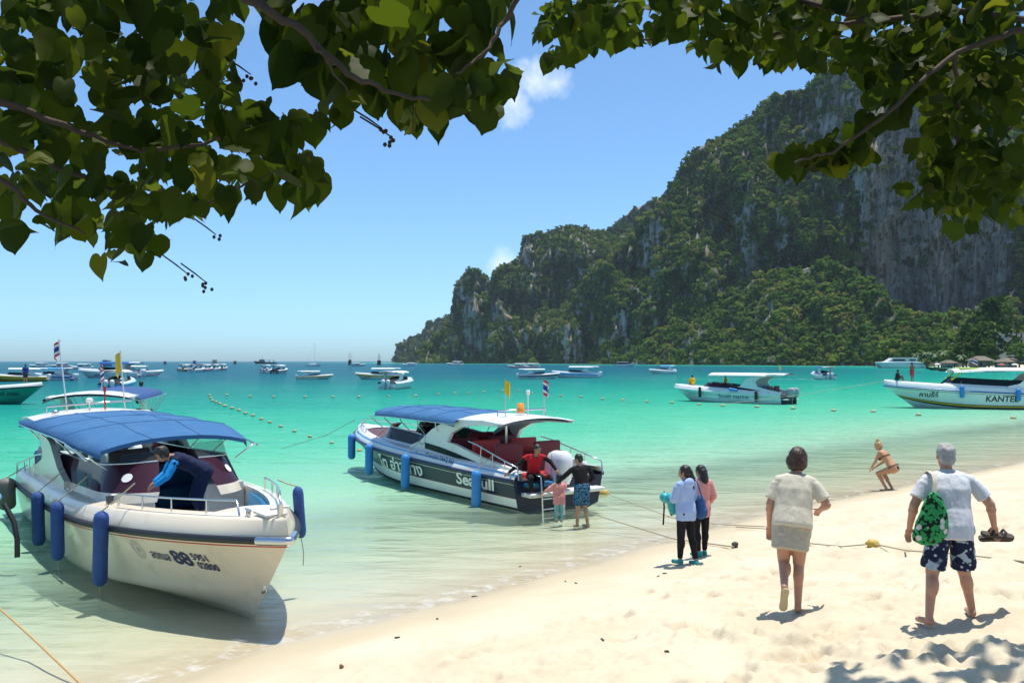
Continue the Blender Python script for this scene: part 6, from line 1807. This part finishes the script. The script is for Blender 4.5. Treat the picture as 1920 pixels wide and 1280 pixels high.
# tote bag on his left shoulder
BAGM = pattern_mat('green_leaf_print', (.008, .02, .012), (.03, .30, .09), 30, .50, second=(.62, .6, .58), scale2=9)
bg = empty('tote_bag', man.root.location - Vector((0, 0, .02)), 0, 'green leaf-print tote bag hanging from the grey-haired man\'s shoulder', 'bag')
def fillb(mb):
    mb.loft([[Vector((cx + a * math.cos(t), -.165 + b * math.sin(t), z)) for t in np.linspace(0, 2 * math.pi, 19)[:-1]] for cx, a, b, z in ((-.30, .13, .055, .845), (-.275, .165, .07, .90), (-.25, .16, .072, 1.0), (-.235, .125, .06, 1.12), (-.23, .09, .045, 1.22), (-.235, .045, .03, 1.29))], closed=True); _ell(mb, (-.29, -.165, .86), (.14, .055, .05)); _ell(mb, (-.235, -.165, 1.27), (.045, .03, .04))
bg.scale = (sc_,) * 3
blob('bag_body', fillb, BAGM, bg, .010, 6, .006, .07)
mb = MB(); mb.loft([[Vector(p) + Vector((dx, 0, 0)) for dx in (-.022, .022)] for p in ((-.235, -.16, 1.25), (-.20, -.135, 1.38), (-.185, -.08, 1.462), (-.185, .03, 1.478), (-.19, .13, 1.42), (-.22, .15, 1.25))]); mb.build('strap', cloth('cream_strap', (.55, .5, .4)), bg)
# sandals held in his right hand
for i in range(2):
    o = empty('sandal', man.root.location + Vector((.50 * sc_, .10 + .03 * i, .80 - .035 * i)), 0, ('brown strapped sandal held by the man, upper one', 'brown strapped sandal held by the man, lower one')[i], 'sandal', 'sandals carried by the man')
    o.rotation_euler = (.3, .10 - .16 * i, -.05 - .2 * i)
    mb = MB(); prof = [(-.14, .025), (-.12, .042), (-.04, .036), (.05, .045), (.11, .047), (.145, .03), (.152, 0)]
    poly = [(x, y) for x, y in prof] + [(x, -y) for x, y in reversed(prof[:-1])]
    mb.prism(poly, 'z', -.014, .014); mb.build('sole', pmat('sandal_sole', (.06, .045, .035), .8), o)
    for x in (-.06, .05):
        mb = MB(); mb.tube([(x, -.045, .01), (x + .01, -.03, .05), (x + .01, .03, .05), (x, .045, .01)], .012, 6); mb.build('strap', pmat('sandal_strap', (.035, .028, .022), .7), o)

# ---- woman in cream crochet dress
pf = gp(1496, 1148, 0)
wom = Person('brown-haired woman in cream crochet tunic stepping forward on the sand', (pf.x, pf.y, pf.z), R(-14),
    dict(pelvis=(-.05, .06, .90), waist=(-.04, .10, 1.06), chest=(-.02, .15, 1.23), neck=(.0, .19, 1.41), head=(.03, .24, 1.54), shL=(-.18, .14, 1.33), shR=(.16, .16, 1.325), elL=(-.265, .10, 1.09), elR=(.30, .10, 1.10), wrL=(-.27, .20, .85), wrR=(.255, .30, 1.02),
         hipL=(-.13, .05, .88), hipR=(.04, .05, .88), knL=(-.13, .14, .50), knR=(.02, .12, .49), anL=(-.14, -.20, .30), anR=(.0, -.02, .09), toeL=(-.16, -.19, .13), toeR=(.02, .15, .03)), 1.05, 1.1, .0095, SK_PALE, fem=True, look=(.5, .86, -.15))
wom.hair(HAIRB, 'bob', 1.08)
CROCHET = cloth('cream_crochet', (.62, .57, .46), .35, 110)
wom.shirt(CROCHET, .80, .012, .04, .75, name='tunic', disp=.007)
def fsk(mb):
    J = wom.J
    rg = wom.rings(.012); P0 = J['pelvis']
    wom.loft(mb, [[P0 + wom.M @ Vector((0, 0, -.27)), .185, .135], [P0 + wom.M @ Vector((0, 0, -.14)), .192, .14], rg[1], rg[2]])
blob('skirt', fsk, pmat('crochet_skirt', (.46, .42, .33), .9, var=.22, scale=60, bump=.4, bscale=90), wom.root, .011, 4, .008, .06)
for q in 'LR':
    a, t = wom.J['an' + q], wom.J['toe' + q]
    d = (t - a).normalized(); hl = a + Vector((0, 0, -.05)) if q == 'R' else a + Vector((0, -.05, -.01))
    n_ = Vector((0, -.75, -.25)).normalized() if q == 'L' else Vector((0, 0, -1))
    o = empty('flip_flop', wom.root.location, wom.root.rotation_euler.z, 'beige flip-flop on the ' + ('lifted' if q == 'L' else 'planted') + ' foot of the woman in crochet', 'flip-flop')
    mb = MB(); ax = (t - hl).normalized(); lt = ax.cross(n_).normalized(); c = (t + hl) / 2 + n_ * .04
    prof = [(-.135, .022), (-.11, .037), (-.03, .032), (.06, .043), (.11, .042), (.14, .02)]
    P2 = [(x, y) for x, y in prof] + [(x, -y) for x, y in reversed(prof)]
    mb.add([c + ax * x + lt * y + n_ * h for h in (-.008, .010) for x, y in P2], [tuple(range(12)), tuple(range(23, 11, -1))] + [(i, (i + 1) % 12, 12 + (i + 1) % 12, 12 + i) for i in range(12)])
    mb.build('sole', pmat('flipflop_beige', (.42, .36, .22), .7), o)

# ---- bather crouching at the water's edge
pb = on_z(1663, 918, .03)
bath = Person('blonde woman in black bikini crouching at the water edge', (pb.x, pb.y, -.03), R(40),
    dict(pelvis=(0, -.20, .66), waist=(0, -.08, .83), chest=(0, .06, .98), neck=(0, .17, 1.12), head=(0, .24, 1.235), shL=(-.17, .12, 1.09), shR=(.17, .10, 1.07), elL=(-.22, .20, .84), elR=(.20, .18, .82), wrL=(-.14, .36, .66), wrR=(.10, .36, .66),
         hipL=(-.09, -.17, .64), hipR=(.09, -.17, .64), knL=(-.12, .20, .50), knR=(.12, .17, .49), anL=(-.11, -.05, .10), anR=(.10, -.10, .10), toeL=(-.13, .12, .05), toeR=(.12, .08, .05)), 1.04, 1.0, .013, SK_GOLD, fem=True, look=(-.1, .8, -.45))
bath.hair(HAIRBL, 'bun')
J = bath.J
BIK = cloth('black_bikini', (.012, .012, .014))
def fbk(mb):
    _ell(mb, J['pelvis'] + bath.M @ Vector((0, -.075, -.035)), (.075, .07, .06), bath.M); _ell(mb, J['pelvis'] + bath.M @ Vector((0, .06, -.03)), (.10, .07, .06), bath.M)
blob('bikini_bottom', fbk, BIK, bath.root, .012, 3)
mb = MB(); mb.tube([J['pelvis'] + bath.M @ Vector((.192 * math.cos(a), .14 * math.sin(a) - .01, .045)) for a in np.linspace(0, 2 * math.pi, 25)[:-1]], .010, 6, closed=True); mb.build('bikini_string', BIK, bath.root)
mb = MB(); mb.tube([J['chest'] + bath.M @ Vector((.178 * math.cos(a), .128 * math.sin(a), -.03)) for a in np.linspace(0, 2 * math.pi, 25)[:-1]], .009, 6, closed=True); mb.build('bikini_band', BIK, bath.root)
for sg in (-1, 1): blob('bikini_cup', lambda mb: _ell(mb, J['chest'] + bath.M @ Vector((sg * .075, .112, .0)), (.064, .058, .06), bath.M), BIK, bath.root, .012, 2)

# ---- two women waiting on the wet sand
p1 = gp(1286, 1058, 0)
w1 = Person('woman in pale blue hooded jacket holding a teal bag at the waterline', (p1.x, p1.y, p1.z), R(32),
    dict(elL=(-.23, .06, 1.14), wrL=(-.10, .24, 1.10), elR=(.22, .04, 1.13), wrR=(.08, .24, 1.06), anL=(-.08, .06, .085), toeL=(-.09, .23, .03), anR=(.09, -.16, .085), toeR=(.11, .0, .03), knR=(.09, -.04, .50)), .96, .95, .012, SK_ASIA, fem=True, look=(-.5, .85, -.05))
w1.hair(HAIRK, 'tail', 1.06)
w1.shirt(cloth('pale_blue_cotton', (.33, .45, .70)), 1.85, .016, .16, .6, name='jacket', disp=.011)
blob('hood', lambda mb: (_ell(mb, w1.J['neck'] + Vector((0, -.09, -.03)), (.12, .06, .09)), _ell(mb, w1.J['neck'] + Vector((0, -.02, -.05)), (.12, .09, .045))), cloth('pale_blue_cotton', None), w1.root, .014, 3)
w1.shorts(pattern_mat('black_leggings', (.012, .012, .014), (.012, .012, .014), 16), 1.93, .012, 0, name='leggings')
w1.shoes(pmat('teal_water_shoe', (.02, .30, .30), .7))
# teal dry bag in her arms, blue tote behind
bgo = empty('dry_bag', w1.root.location, w1.root.rotation_euler.z, 'teal roll-top bag with black straps held by the woman in blue', 'bag')
blob('bag_body', lambda mb: (_cone(mb, (-.20, .30, 1.10), (.02, .33, 1.04), .085, .10), _cone(mb, (-.02, .33, 1.05), (.0, .31, .86), .09, .075)), pmat('teal_nylon', (.02, .36, .38), .5, bump=.3), bgo, .014, 3, .01, .06)
for pts in (((-.10, .42, 1.18), (-.10, .435, 1.05), (-.12, .40, .92), (-.16, .38, .62)), ((-.02, .40, .92), (.02, .40, .80), (.03, .37, .76))):
    mb = MB(); mb.tube(pts, .014, 6); mb.build('strap', BIK, bgo)
to = empty('tote_bag', w1.root.location, w1.root.rotation_euler.z, 'denim blue tote bag on the arm of the woman in blue', 'bag')
blob('bag_body', lambda mb: (_ell(mb, (.27, -.06, 1.0), (.06, .12, .15)), _ell(mb, (.28, -.06, .88), (.07, .16, .14))), cloth('denim_blue', (.04, .10, .25)), to, .014, 3, .008, .06)
mb = MB(); mb.tube([(.25, -.14, 1.10), (.20, -.07, 1.38), (.19, .0, 1.43), (.23, .03, 1.3), (.26, .02, 1.10)], .013, 6); mb.build('strap', cloth('denim_blue', None), to)
p2 = gp(1313, 1046, 0)
w2 = Person('woman in pink jacket standing just behind the woman in blue', (p2.x + .05, p2.y + .15, p2.z), R(18), dict(elR=(.25, -.02, 1.13), wrR=(.24, .13, .96), anL=(-.07, -.03, .085), anR=(.08, .02, .085), toeR=(.10, .19, .03)), .92, .9, .013, SK_ASIA, fem=True, look=(-.35, .93, -.1))
w2.hair(HAIRK, 'long', 1.05)
PINK = cloth('pink_cotton', (.62, .27, .25))
w2.shirt(PINK, 1.8, .016, .18, .6, name='jacket', disp=.011)
w2.shorts(cloth('black_cotton', (.012, .012, .015)), 1.93, .012, 0, name='leggings'); w2.shoes(MATS['teal_water_shoe'])

# ---- father wading with a child at the stern of the navy boat
pw = on_z(1091, 985, -.12)
dad = Person('wading man in black long-sleeved top and patterned board shorts', (pw.x, pw.y, -.17), R(28),
    dict(pelvis=(0, .0, .93), chest=(-.02, .05, 1.27), neck=(-.02, .07, 1.44), head=(-.03, .10, 1.58), shL=(-.20, .06, 1.38), shR=(.18, .02, 1.39), elL=(-.37, .22, 1.17), wrL=(-.44, .40, 1.02), elR=(.33, .02, 1.15), wrR=(.30, .22, .98), anL=(-.11, .03, .085), anR=(.13, -.05, .085)), 1.0, 1.06, .012, SK_ASIA, look=(-.45, .85, -.25))
dad.hair(HAIRK, 'short')
BLK = cloth('black_lycra', (.014, .014, .017), .1)
dad.shirt(BLK, 1.95, .008, .06, .1, name='rash_top', disp=.005)
dad.shorts(pattern_mat('blue_board_shorts', (.012, .014, .018), (.02, .16, .32), 26, .42, second=(.4, .45, .5), scale2=30), .93, .02, .03)
pk = on_z(1048, 978, -.12)
kid = Person('small child in pink raincoat being led to the boat', (pk.x, pk.y, -.14), R(22), dict(head=(0, .03, 1.62), shL=(-.16, 0, 1.38), shR=(.16, 0, 1.38), elL=(-.33, .08, 1.22), wrL=(-.50, .16, 1.12), elR=(.28, .10, 1.22), wrR=(.36, .24, 1.32), neck=(0, 0, 1.44)), .66, 1.15, .014, SK_ASIA, look=(-.2, 1, 0))
kid.hair(HAIRK, 'bob', 1.2)
kid.shirt(cloth('pink_raincoat', (.66, .27, .26)), 1.85, .025, .26, .8, name='raincoat', disp=.012)
kid.shorts(pattern_mat('teal_pattern', (.10, .45, .48), (.55, .25, .3), 30, .3), 1.9, .012, 0, name='leggings')

# ---- crewman in red sitting on the stern, another at the helm
b2i = B2.matrix_basis
ps = b2i @ Vector((-.05, .84, .40))
crew = Person('crewman in red and black top sitting on the stern of the navy boat', (ps.x, ps.y, .42), R(180 + 8),
    dict(pelvis=(0, -.10, .44), waist=(0, -.06, .62), chest=(0, .0, .80), neck=(-.03, .05, .97), head=(-.06, .10, 1.10), shL=(-.20, .02, .93), shR=(.20, .02, .93), elL=(-.40, .08, .78), wrL=(-.50, .22, .62), elR=(.42, .05, .72), wrR=(.64, .12, .56),
         hipL=(-.10, -.05, .42), hipR=(.10, -.05, .42), knL=(-.14, .32, .44), knR=(.14, .32, .42), anL=(-.13, .30, .06), anR=(.12, .30, .04), toeL=(-.14, .46, .0), toeR=(.13, .46, -.02)), 1.0, 1.0, .012, SK_TAN, look=(-.55, .8, -.25))
crew.hair(HAIRK, 'short')
crew.shirt(cloth('red_lycra', (.42, .015, .025), .1), .35, .010, .04, .1, name='red_top', disp=.005)
for q in 'LR':
    J = crew.J; blob('sleeve', lambda mb: (_cone(mb, J['sh' + q].lerp(J['el' + q], .25), J['el' + q], .062, .055), _cone(mb, J['el' + q], J['wr' + q], .053, .04)), BLK, crew.root, .013, 3)
crew.shorts(BLK, 1.9, .012, 0, name='trousers')
hp = b2i @ Vector((6.1, .25, .62))
helm = Person('dark-clothed person sitting under the canvas roof of the navy boat', tuple(hp), rz2 - math.pi / 2 - .5, dict(pelvis=(0, 0, .5), waist=(0, .02, .66), chest=(0, .05, .84), neck=(0, .08, 1.0), head=(0, .13, 1.13), shL=(-.18, .05, .96), shR=(.18, .05, .96), elL=(-.24, .12, .70), elR=(.24, .12, .70), wrL=(-.18, .34, .62), wrR=(.18, .34, .62), hipL=(-.09, .0, .48), hipR=(.09, 0, .48), knL=(-.11, .42, .46), knR=(.11, .42, .46), anL=(-.11, .42, .06), anR=(.11, .42, .06), toeL=(-.12, .58, .03), toeR=(.12, .58, .03)), 1.0, 1.0, .018, SK_TAN, detail=False)
helm.hair(HAIRK); helm.shirt(BLK, .8); helm.shorts(BLK, 1.0)

# ---- deckhand bending over the bow of the cream boat
d0 = at(362, 905, 15.4)
zf = 1.02
hand_ = Person('deckhand in navy vest with bright blue sleeves bending over the bow of the cream boat', (d0.x, d0.y, zf), R(118),
    dict(pelvis=(0, -.18, .80), waist=(0, .0, .92), chest=(0, .20, 1.02), neck=(0, .37, 1.09), head=(0, .50, 1.13), shL=(-.17, .30, 1.04), shR=(.17, .30, 1.05), elL=(-.22, .44, .78), elR=(.22, .42, .80), wrL=(-.12, .62, .64), wrR=(.16, .60, .66), hipL=(-.09, -.16, .78), hipR=(.09, -.16, .78), knL=(-.12, -.06, .40), knR=(.11, -.04, .40), anL=(-.12, -.16, .085), anR=(.11, -.14, .085), toeL=(-.13, .0, .03), toeR=(.12, .02, .03)), 1.0, 1.0, .011, SK_TAN, look=(.1, .75, -.65))
hand_.hair(HAIRK, 'short', 1.14)
NAVYC = cloth('navy_cotton', (.012, .018, .05))
hand_.shirt(NAVYC, .25, .014, .04, .4, name='vest', disp=.010)
for q in 'LR':
    J = hand_.J; blob('sleeve', lambda mb: (_cone(mb, J['sh' + q].lerp(J['el' + q], .15), J['el' + q], .068, .058), _cone(mb, J['el' + q], J['wr' + q].lerp(J['el' + q], .12), .056, .044)), cloth('bright_blue_cotton', (.015, .26, .62)), hand_.root, .012, 3, .006, .05)
hand_.shorts(NAVYC, 1.7, .02, .01, name='trousers')

# ---- people on the other boats
SIT = dict(pelvis=(0, 0, .14), waist=(0, .02, .30), chest=(0, .05, .48), neck=(0, .08, .65), head=(0, .11, .79), shL=(-.18, .05, .61), shR=(.18, .05, .61), elL=(-.25, .10, .36), elR=(.25, .10, .36), wrL=(-.15, .32, .30), wrR=(.15, .32, .30), hipL=(-.09, .02, .12), hipR=(.09, .02, .12), knL=(-.13, .38, .38), knR=(.13, .38, .38), anL=(-.12, .52, .05), anR=(.12, .52, .05), toeL=(-.13, .68, .03), toeR=(.13, .68, .03))
def far_person(label, p, rz, J, shirt, shorts_, sk=SK_TAN, sc=1.0, sleeve=.8, length=.9, hairm=HAIRK, bare=False):
    q = Person(label, tuple(p), rz, J, sc, 1.05, .03, sk, detail=False)
    q.hair(hairm)
    if not bare: q.shirt(shirt, sleeve, .012, .06, .3)
    q.shorts(shorts_, length)
    return q
NB = cloth('royal_blue_cotton', (.02, .05, .24)); DKC = cloth('dark_cotton', (.03, .03, .035)); YELC = cloth('yellow_cotton', (.75, .38, .02))
bgm = BG.matrix_basis
far_person('man in royal blue shirt standing on the bow of the green boat', bgm @ Vector((9.8, .2, HG.zd(.85) + .03)), R(30), {}, NB, DKC)
far_person('person sitting on the deck of the green boat at the left edge', bgm @ Vector((7.3, -.6, HG.zd(.6) + .05)), R(-60), SIT, cloth('sky_blue_cotton', (.05, .35, .5)), DKC)
b3m = B3.matrix_basis
far_person('crewman in navy jacket seen from behind above the navy canvas roof', b3m @ Vector((9.0, -.1, H3.zd(.82) + .55)), rz=R(14), J=SIT, shirt=cloth('navy_grey_cotton', (.04, .045, .10)), shorts_=DKC, sleeve=1.4)
bsm = BS.matrix_basis
far_person('man in yellow shirt sitting on the bow of the South marine boat', bsm @ Vector((9.6, 0, HS.zd(.8) + .03)), R(10), SIT, YELC, DKC, sleeve=1.6, sc=1.1)
far_person('person in yellow at the helm of the South marine boat', bsm @ Vector((6.0, .2, .95)), rzs - math.pi / 2, {}, YELC, DKC, sc=.85)
bkm = BK.matrix_basis
far_person('shirtless man standing on the bow of the KANTEE boat', bkm @ Vector((12.3, -.3, HK.zd(.86) + .02)), R(20), dict(elR=(.34, .02, 1.18), wrR=(.2, .1, 1.0)), DKC, cloth('red_pattern', (.3, .04, .05)), SK_DARK, bare=True, sc=.92)
far_person('man in dark clothes crouching at the bow tip of the KANTEE boat', bkm @ Vector((13.5, .1, HK.zd(.95) + .03)), rzk - math.pi / 2 + 2.6, dict(SIT, wrR=(.45, .35, .62), elR=(.32, .2, .55)), DKC, DKC, SK_DARK, sleeve=1.6)
# ================================================================ trees and village behind the far beach
def shore_tree(name, label, px, py, d, h, w, hue, kind='round', group='trees behind the far beach', trunk=.35):
    p = at(px, py, d); gz0 = max(.2, float(ground_base(np.array([p.x]), np.array([p.y]))[0][0]) * .7)
    root = empty(name, (p.x, p.y, gz0), 0, label, 'tree', group)
    mb = MB(); r = random.Random(int(px))
    pts = [Vector((0, 0, -.3)), Vector((r.uniform(-.3, .3), 0, h * .3)), Vector((r.uniform(-.6, .6), 0, h * .62))]
    mb.tube(pts, [trunk, trunk * .75, trunk * .4], 7)
    for k in range(5):
        a = k * 1.3; mb.tube([pts[1].lerp(pts[2], k / 5), Vector((math.cos(a) * w * .3, math.sin(a) * w * .3, h * (.55 + .07 * k)))], [trunk * .4, trunk * .12], 5)
    mb.build('trunk', BARK, root)
    rg = np.random.default_rng(int(px * 3))
    n = 60 if kind == 'round' else 260
    t = rg.random(n)
    if kind == 'round':
        d3 = rg.normal(size=(n, 3)); d3 /= np.linalg.norm(d3, axis=1)[:, None]
        rad = rg.random(n) ** .4
        P_ = d3 * rad[:, None] * np.array([w / 2, w / 2, h * .33]) + np.array([0, 0, h * .62]); sz = rg.uniform(.16, .30, n) * w
    else:      # casuarina: tall, feathery, open
        z = h * (.18 + .80 * t); rw = w / 2 * (1.05 - .75 * t ** 1.4) * rg.random(n) ** .5; a = rg.uniform(0, 6.28, n)
        P_ = np.stack([rw * np.cos(a), rw * np.sin(a), z + .12 * rw], -1); sz = rg.uniform(.08, .15, n) * w
    crown_object('crown', P_, sz, np.clip(hue + rg.normal(0, .10, n), 0, 1), root)
    return root
VT = [(1866, 470, 27, 25, .26, 'cas', 'tall feathery casuarina tree at the right end of the far beach'), (1812, 480, 17, 13, .34, 'cas', 'second casuarina, left of the tall one'), (1728, 520, 11, 16, .34, 'round', 'broad dark rain tree behind the catamaran'), (1700, 540, 9, 11, .48, 'round', 'round tree left of the rain tree'), (1760, 500, 7, 10, .55, 'round', 'bright round tree in the middle of the far beach'), (1790, 482, 8, 9, .74, 'round', 'yellow-green tree between the huts'), (1830, 470, 7, 8, .45, 'round', 'small dark tree beside the casuarinas'),
      (1912, 440, 9, 10, .62, 'round', 'bright green tree cut by the right edge'), (1665, 560, 8, 10, .40, 'round', 'tree at the left end of the far beach'), (1640, 590, 8, 11, .52, 'round', 'tree above the rocks left of the far beach'), (1855, 505, 10, 12, .42, 'round', 'round tree behind the thatched hut')]
for px, d, h, w, hue, kind, lab in VT:
    shore_tree('casuarina_tree' if kind == 'cas' else 'beach_tree', lab, px, 690, d, h * 1.35, w * 1.15, hue, kind)
# palms
PALMM = pmat('palm_frond', (.07, .12, .03), .6, var=.3)
def palm(px, d, h, label):
    p = at(px, 690, d); g0 = max(.2, float(ground_base(np.array([p.x]), np.array([p.y]))[0][0]) * .7)
    root = empty('palm_tree', (p.x, p.y, g0), 0, label, 'tree', 'palms behind the far beach')
    r = random.Random(int(px)); top = Vector((r.uniform(-1, 1), 0, h))
    MB().tube([Vector((0, 0, -.3)), Vector((top.x * .3, 0, h * .5)), top], [.22, .16, .12], 7).build('trunk', BARK, root)
    for k in range(14):
        a = k * .45 + r.uniform(-.15, .15); el = r.uniform(-.2, .9); L_ = r.uniform(2.6, 3.4)
        q = [top + Vector((math.cos(a) * L_ * t, math.sin(a) * L_ * t, L_ * (math.sin(el) * t - .75 * t * t))) for t in np.linspace(0, 1, 6)]
        lat = Vector((-math.sin(a), math.cos(a), 0)); mb = MB()
        mb.loft([[c + lat * w - Vector((0, 0, abs(w) * .5)) for w in (-ww, 0, ww)] for c, ww in zip(q, (.1, .45, .55, .5, .35, .05))], smooth=False)
        mb.build('frond', PALMM, root, recalc=False)
for px, d, h, lab in ((1738, 480, 8, 'palm at the left of the far beach group'), (1752, 470, 7, 'palm beside the bright round tree'), (1770, 476, 8.5, 'tall palm right of the bright round tree'), (1714, 500, 7.5, 'palm behind the moored catamaran'), (1806, 465, 6.5, 'short palm by the huts')): palm(px, d, h, lab)
# huts with thatched roofs
THATCH = pmat('thatch', (.17, .14, .11), .95, var=.3, scale=3, bump=.6, bscale=8); HUTW = pmat('hut_wall', (.28, .22, .16), .8, var=.2)
def hut(px, d, w, dp, h, label):
    p = at(px, 690, d); g0 = max(.3, float(ground_base(np.array([p.x]), np.array([p.y]))[0][0]) * .7)
    root = empty('beach_hut', (p.x, p.y, g0), R(20), label, 'hut', 'huts behind the far beach')
    mb = MB(); mb.box((0, dp * .2, h * .3), (w * .8, dp * .5, h * .6)); wl_ = mb.build('wall', HUTW, root)
    mb = MB(); mb.add([(-w * .6, -dp * .65, h * .62), (w * .6, -dp * .65, h * .62), (w * .6, dp * .65, h * .62), (-w * .6, dp * .65, h * .62), (-w * .3, 0, h), (w * .3, 0, h)], [(0, 1, 5, 4), (2, 3, 4, 5), (1, 2, 5), (3, 0, 4), (3, 2, 1, 0)]); mb.build('roof', THATCH, root)
    for sx in (-1, -.33, .33, 1):
        mb = MB(); mb.box((sx * w * .5, -dp * .5, h * .31), (.18, .18, h * .62)); mb.build('post', HUTW, root)
    mb = MB(); mb.box((0, -dp * .052, h * .26), (w * .2, .06, h * .46)); mb.build('door', DKWOOD, root)
hut(1838, 455, 9, 7, 6.0, 'thatched hut under the casuarinas'); hut(1893, 440, 11, 7, 5.0, 'wide thatched hut near the right edge'); hut(1778, 470, 6, 5, 4.0, 'small hut half hidden by palms')
# hotel block among the trees
p = at(1905, 640, 560); root = empty('hotel_block', (p.x, p.y, 3), R(25), 'pale flat-roofed hotel among the trees at the right edge', 'building')
CONC = pmat('pale_concrete', (.36, .35, .32), .8, var=.15)
for k in range(3):
    mb = MB(); mb.box((0, 0, 6 + k * 4.2), (26, 9, .5)); mb.build('floor_slab', CONC, root)
    for x in np.linspace(-11, 11, 6):
        mb = MB(); mb.box((x, .3, 8 + k * 4.2), (2.8, 8, 3.2)); w_ = mb.build('wall', CONC, root)
        mb = MB(); mb.box((x + 2.0, -3.7, 7.9 + k * 4.2), (1.3, .2, 2.6)); mb.build('window', GLASSK, root)
mb = MB(); mb.box((0, .2, 2.8), (25, 8, 6)); mb.build('base', CONC, root)
# parasols and sunbathers' crowd
UMB = [pmat('parasol_red', (.5, .05, .04), .7), pmat('parasol_white', (.7, .68, .62), .7), pmat('parasol_blue', (.05, .15, .45), .7)]
for i, (px, d, lab) in enumerate(((1878, 428, 'red and white beach parasol near the right edge'), (1758, 462, 'white parasol under the bright tree'), (1903, 425, 'white parasol at the right edge'), (1722, 485, 'white parasol by the catamaran stern'))):
    p = at(px, 691, d); g0 = float(ground_base(np.array([p.x]), np.array([p.y]))[0][0]) * .7
    r = empty('parasol', (p.x, p.y, max(g0, .1)), 0, lab, 'parasol', 'parasols on the far beach')
    MB().tube([(0, 0, -.1), (0, 0, 2.5)], .04, 6).build('pole', HUTW, r)
    mb = MB(); mb.lathe([(0, 2.6), (.9, 2.35), (1.7, 1.95)], 10, mat=0, smooth=False); mb.build('canopy', UMB[0] if i == 0 else UMB[1], r, recalc=False)
mb = MB(); rc = random.Random(4)
for k in range(70):
    px, d = rc.uniform(1735, 1925), rc.uniform(425, 470)
    p = at(px, 691, d); s_ = float(ground_base(np.array([p.x]), np.array([p.y]))[0][0])
    if s_ < .05: continue
    z = s_ * .7; h = rc.choice((.9, 1.6, 1.7)); c = rc.randrange(5)
    _cone(mb, (p.x, p.y, z + .2), (p.x, p.y, z + h * .55), .13, .2, 6)
    nf = len(mb.f); _cone(mb, (p.x, p.y, z + h * .55), (p.x, p.y, z + h * .8), .22, .18, 6)
    for q in range(nf, len(mb.f)): mb.m[q] = 1 + c % 4
    _ell(mb, (p.x, p.y, z + h * .93), (.11, .11, .14), n=6)
tag(mb.build('crowd', [SK_TAN, UMB[0], UMB[1], UMB[2], DKC]), kind='stuff')
# wakes of the boats under way
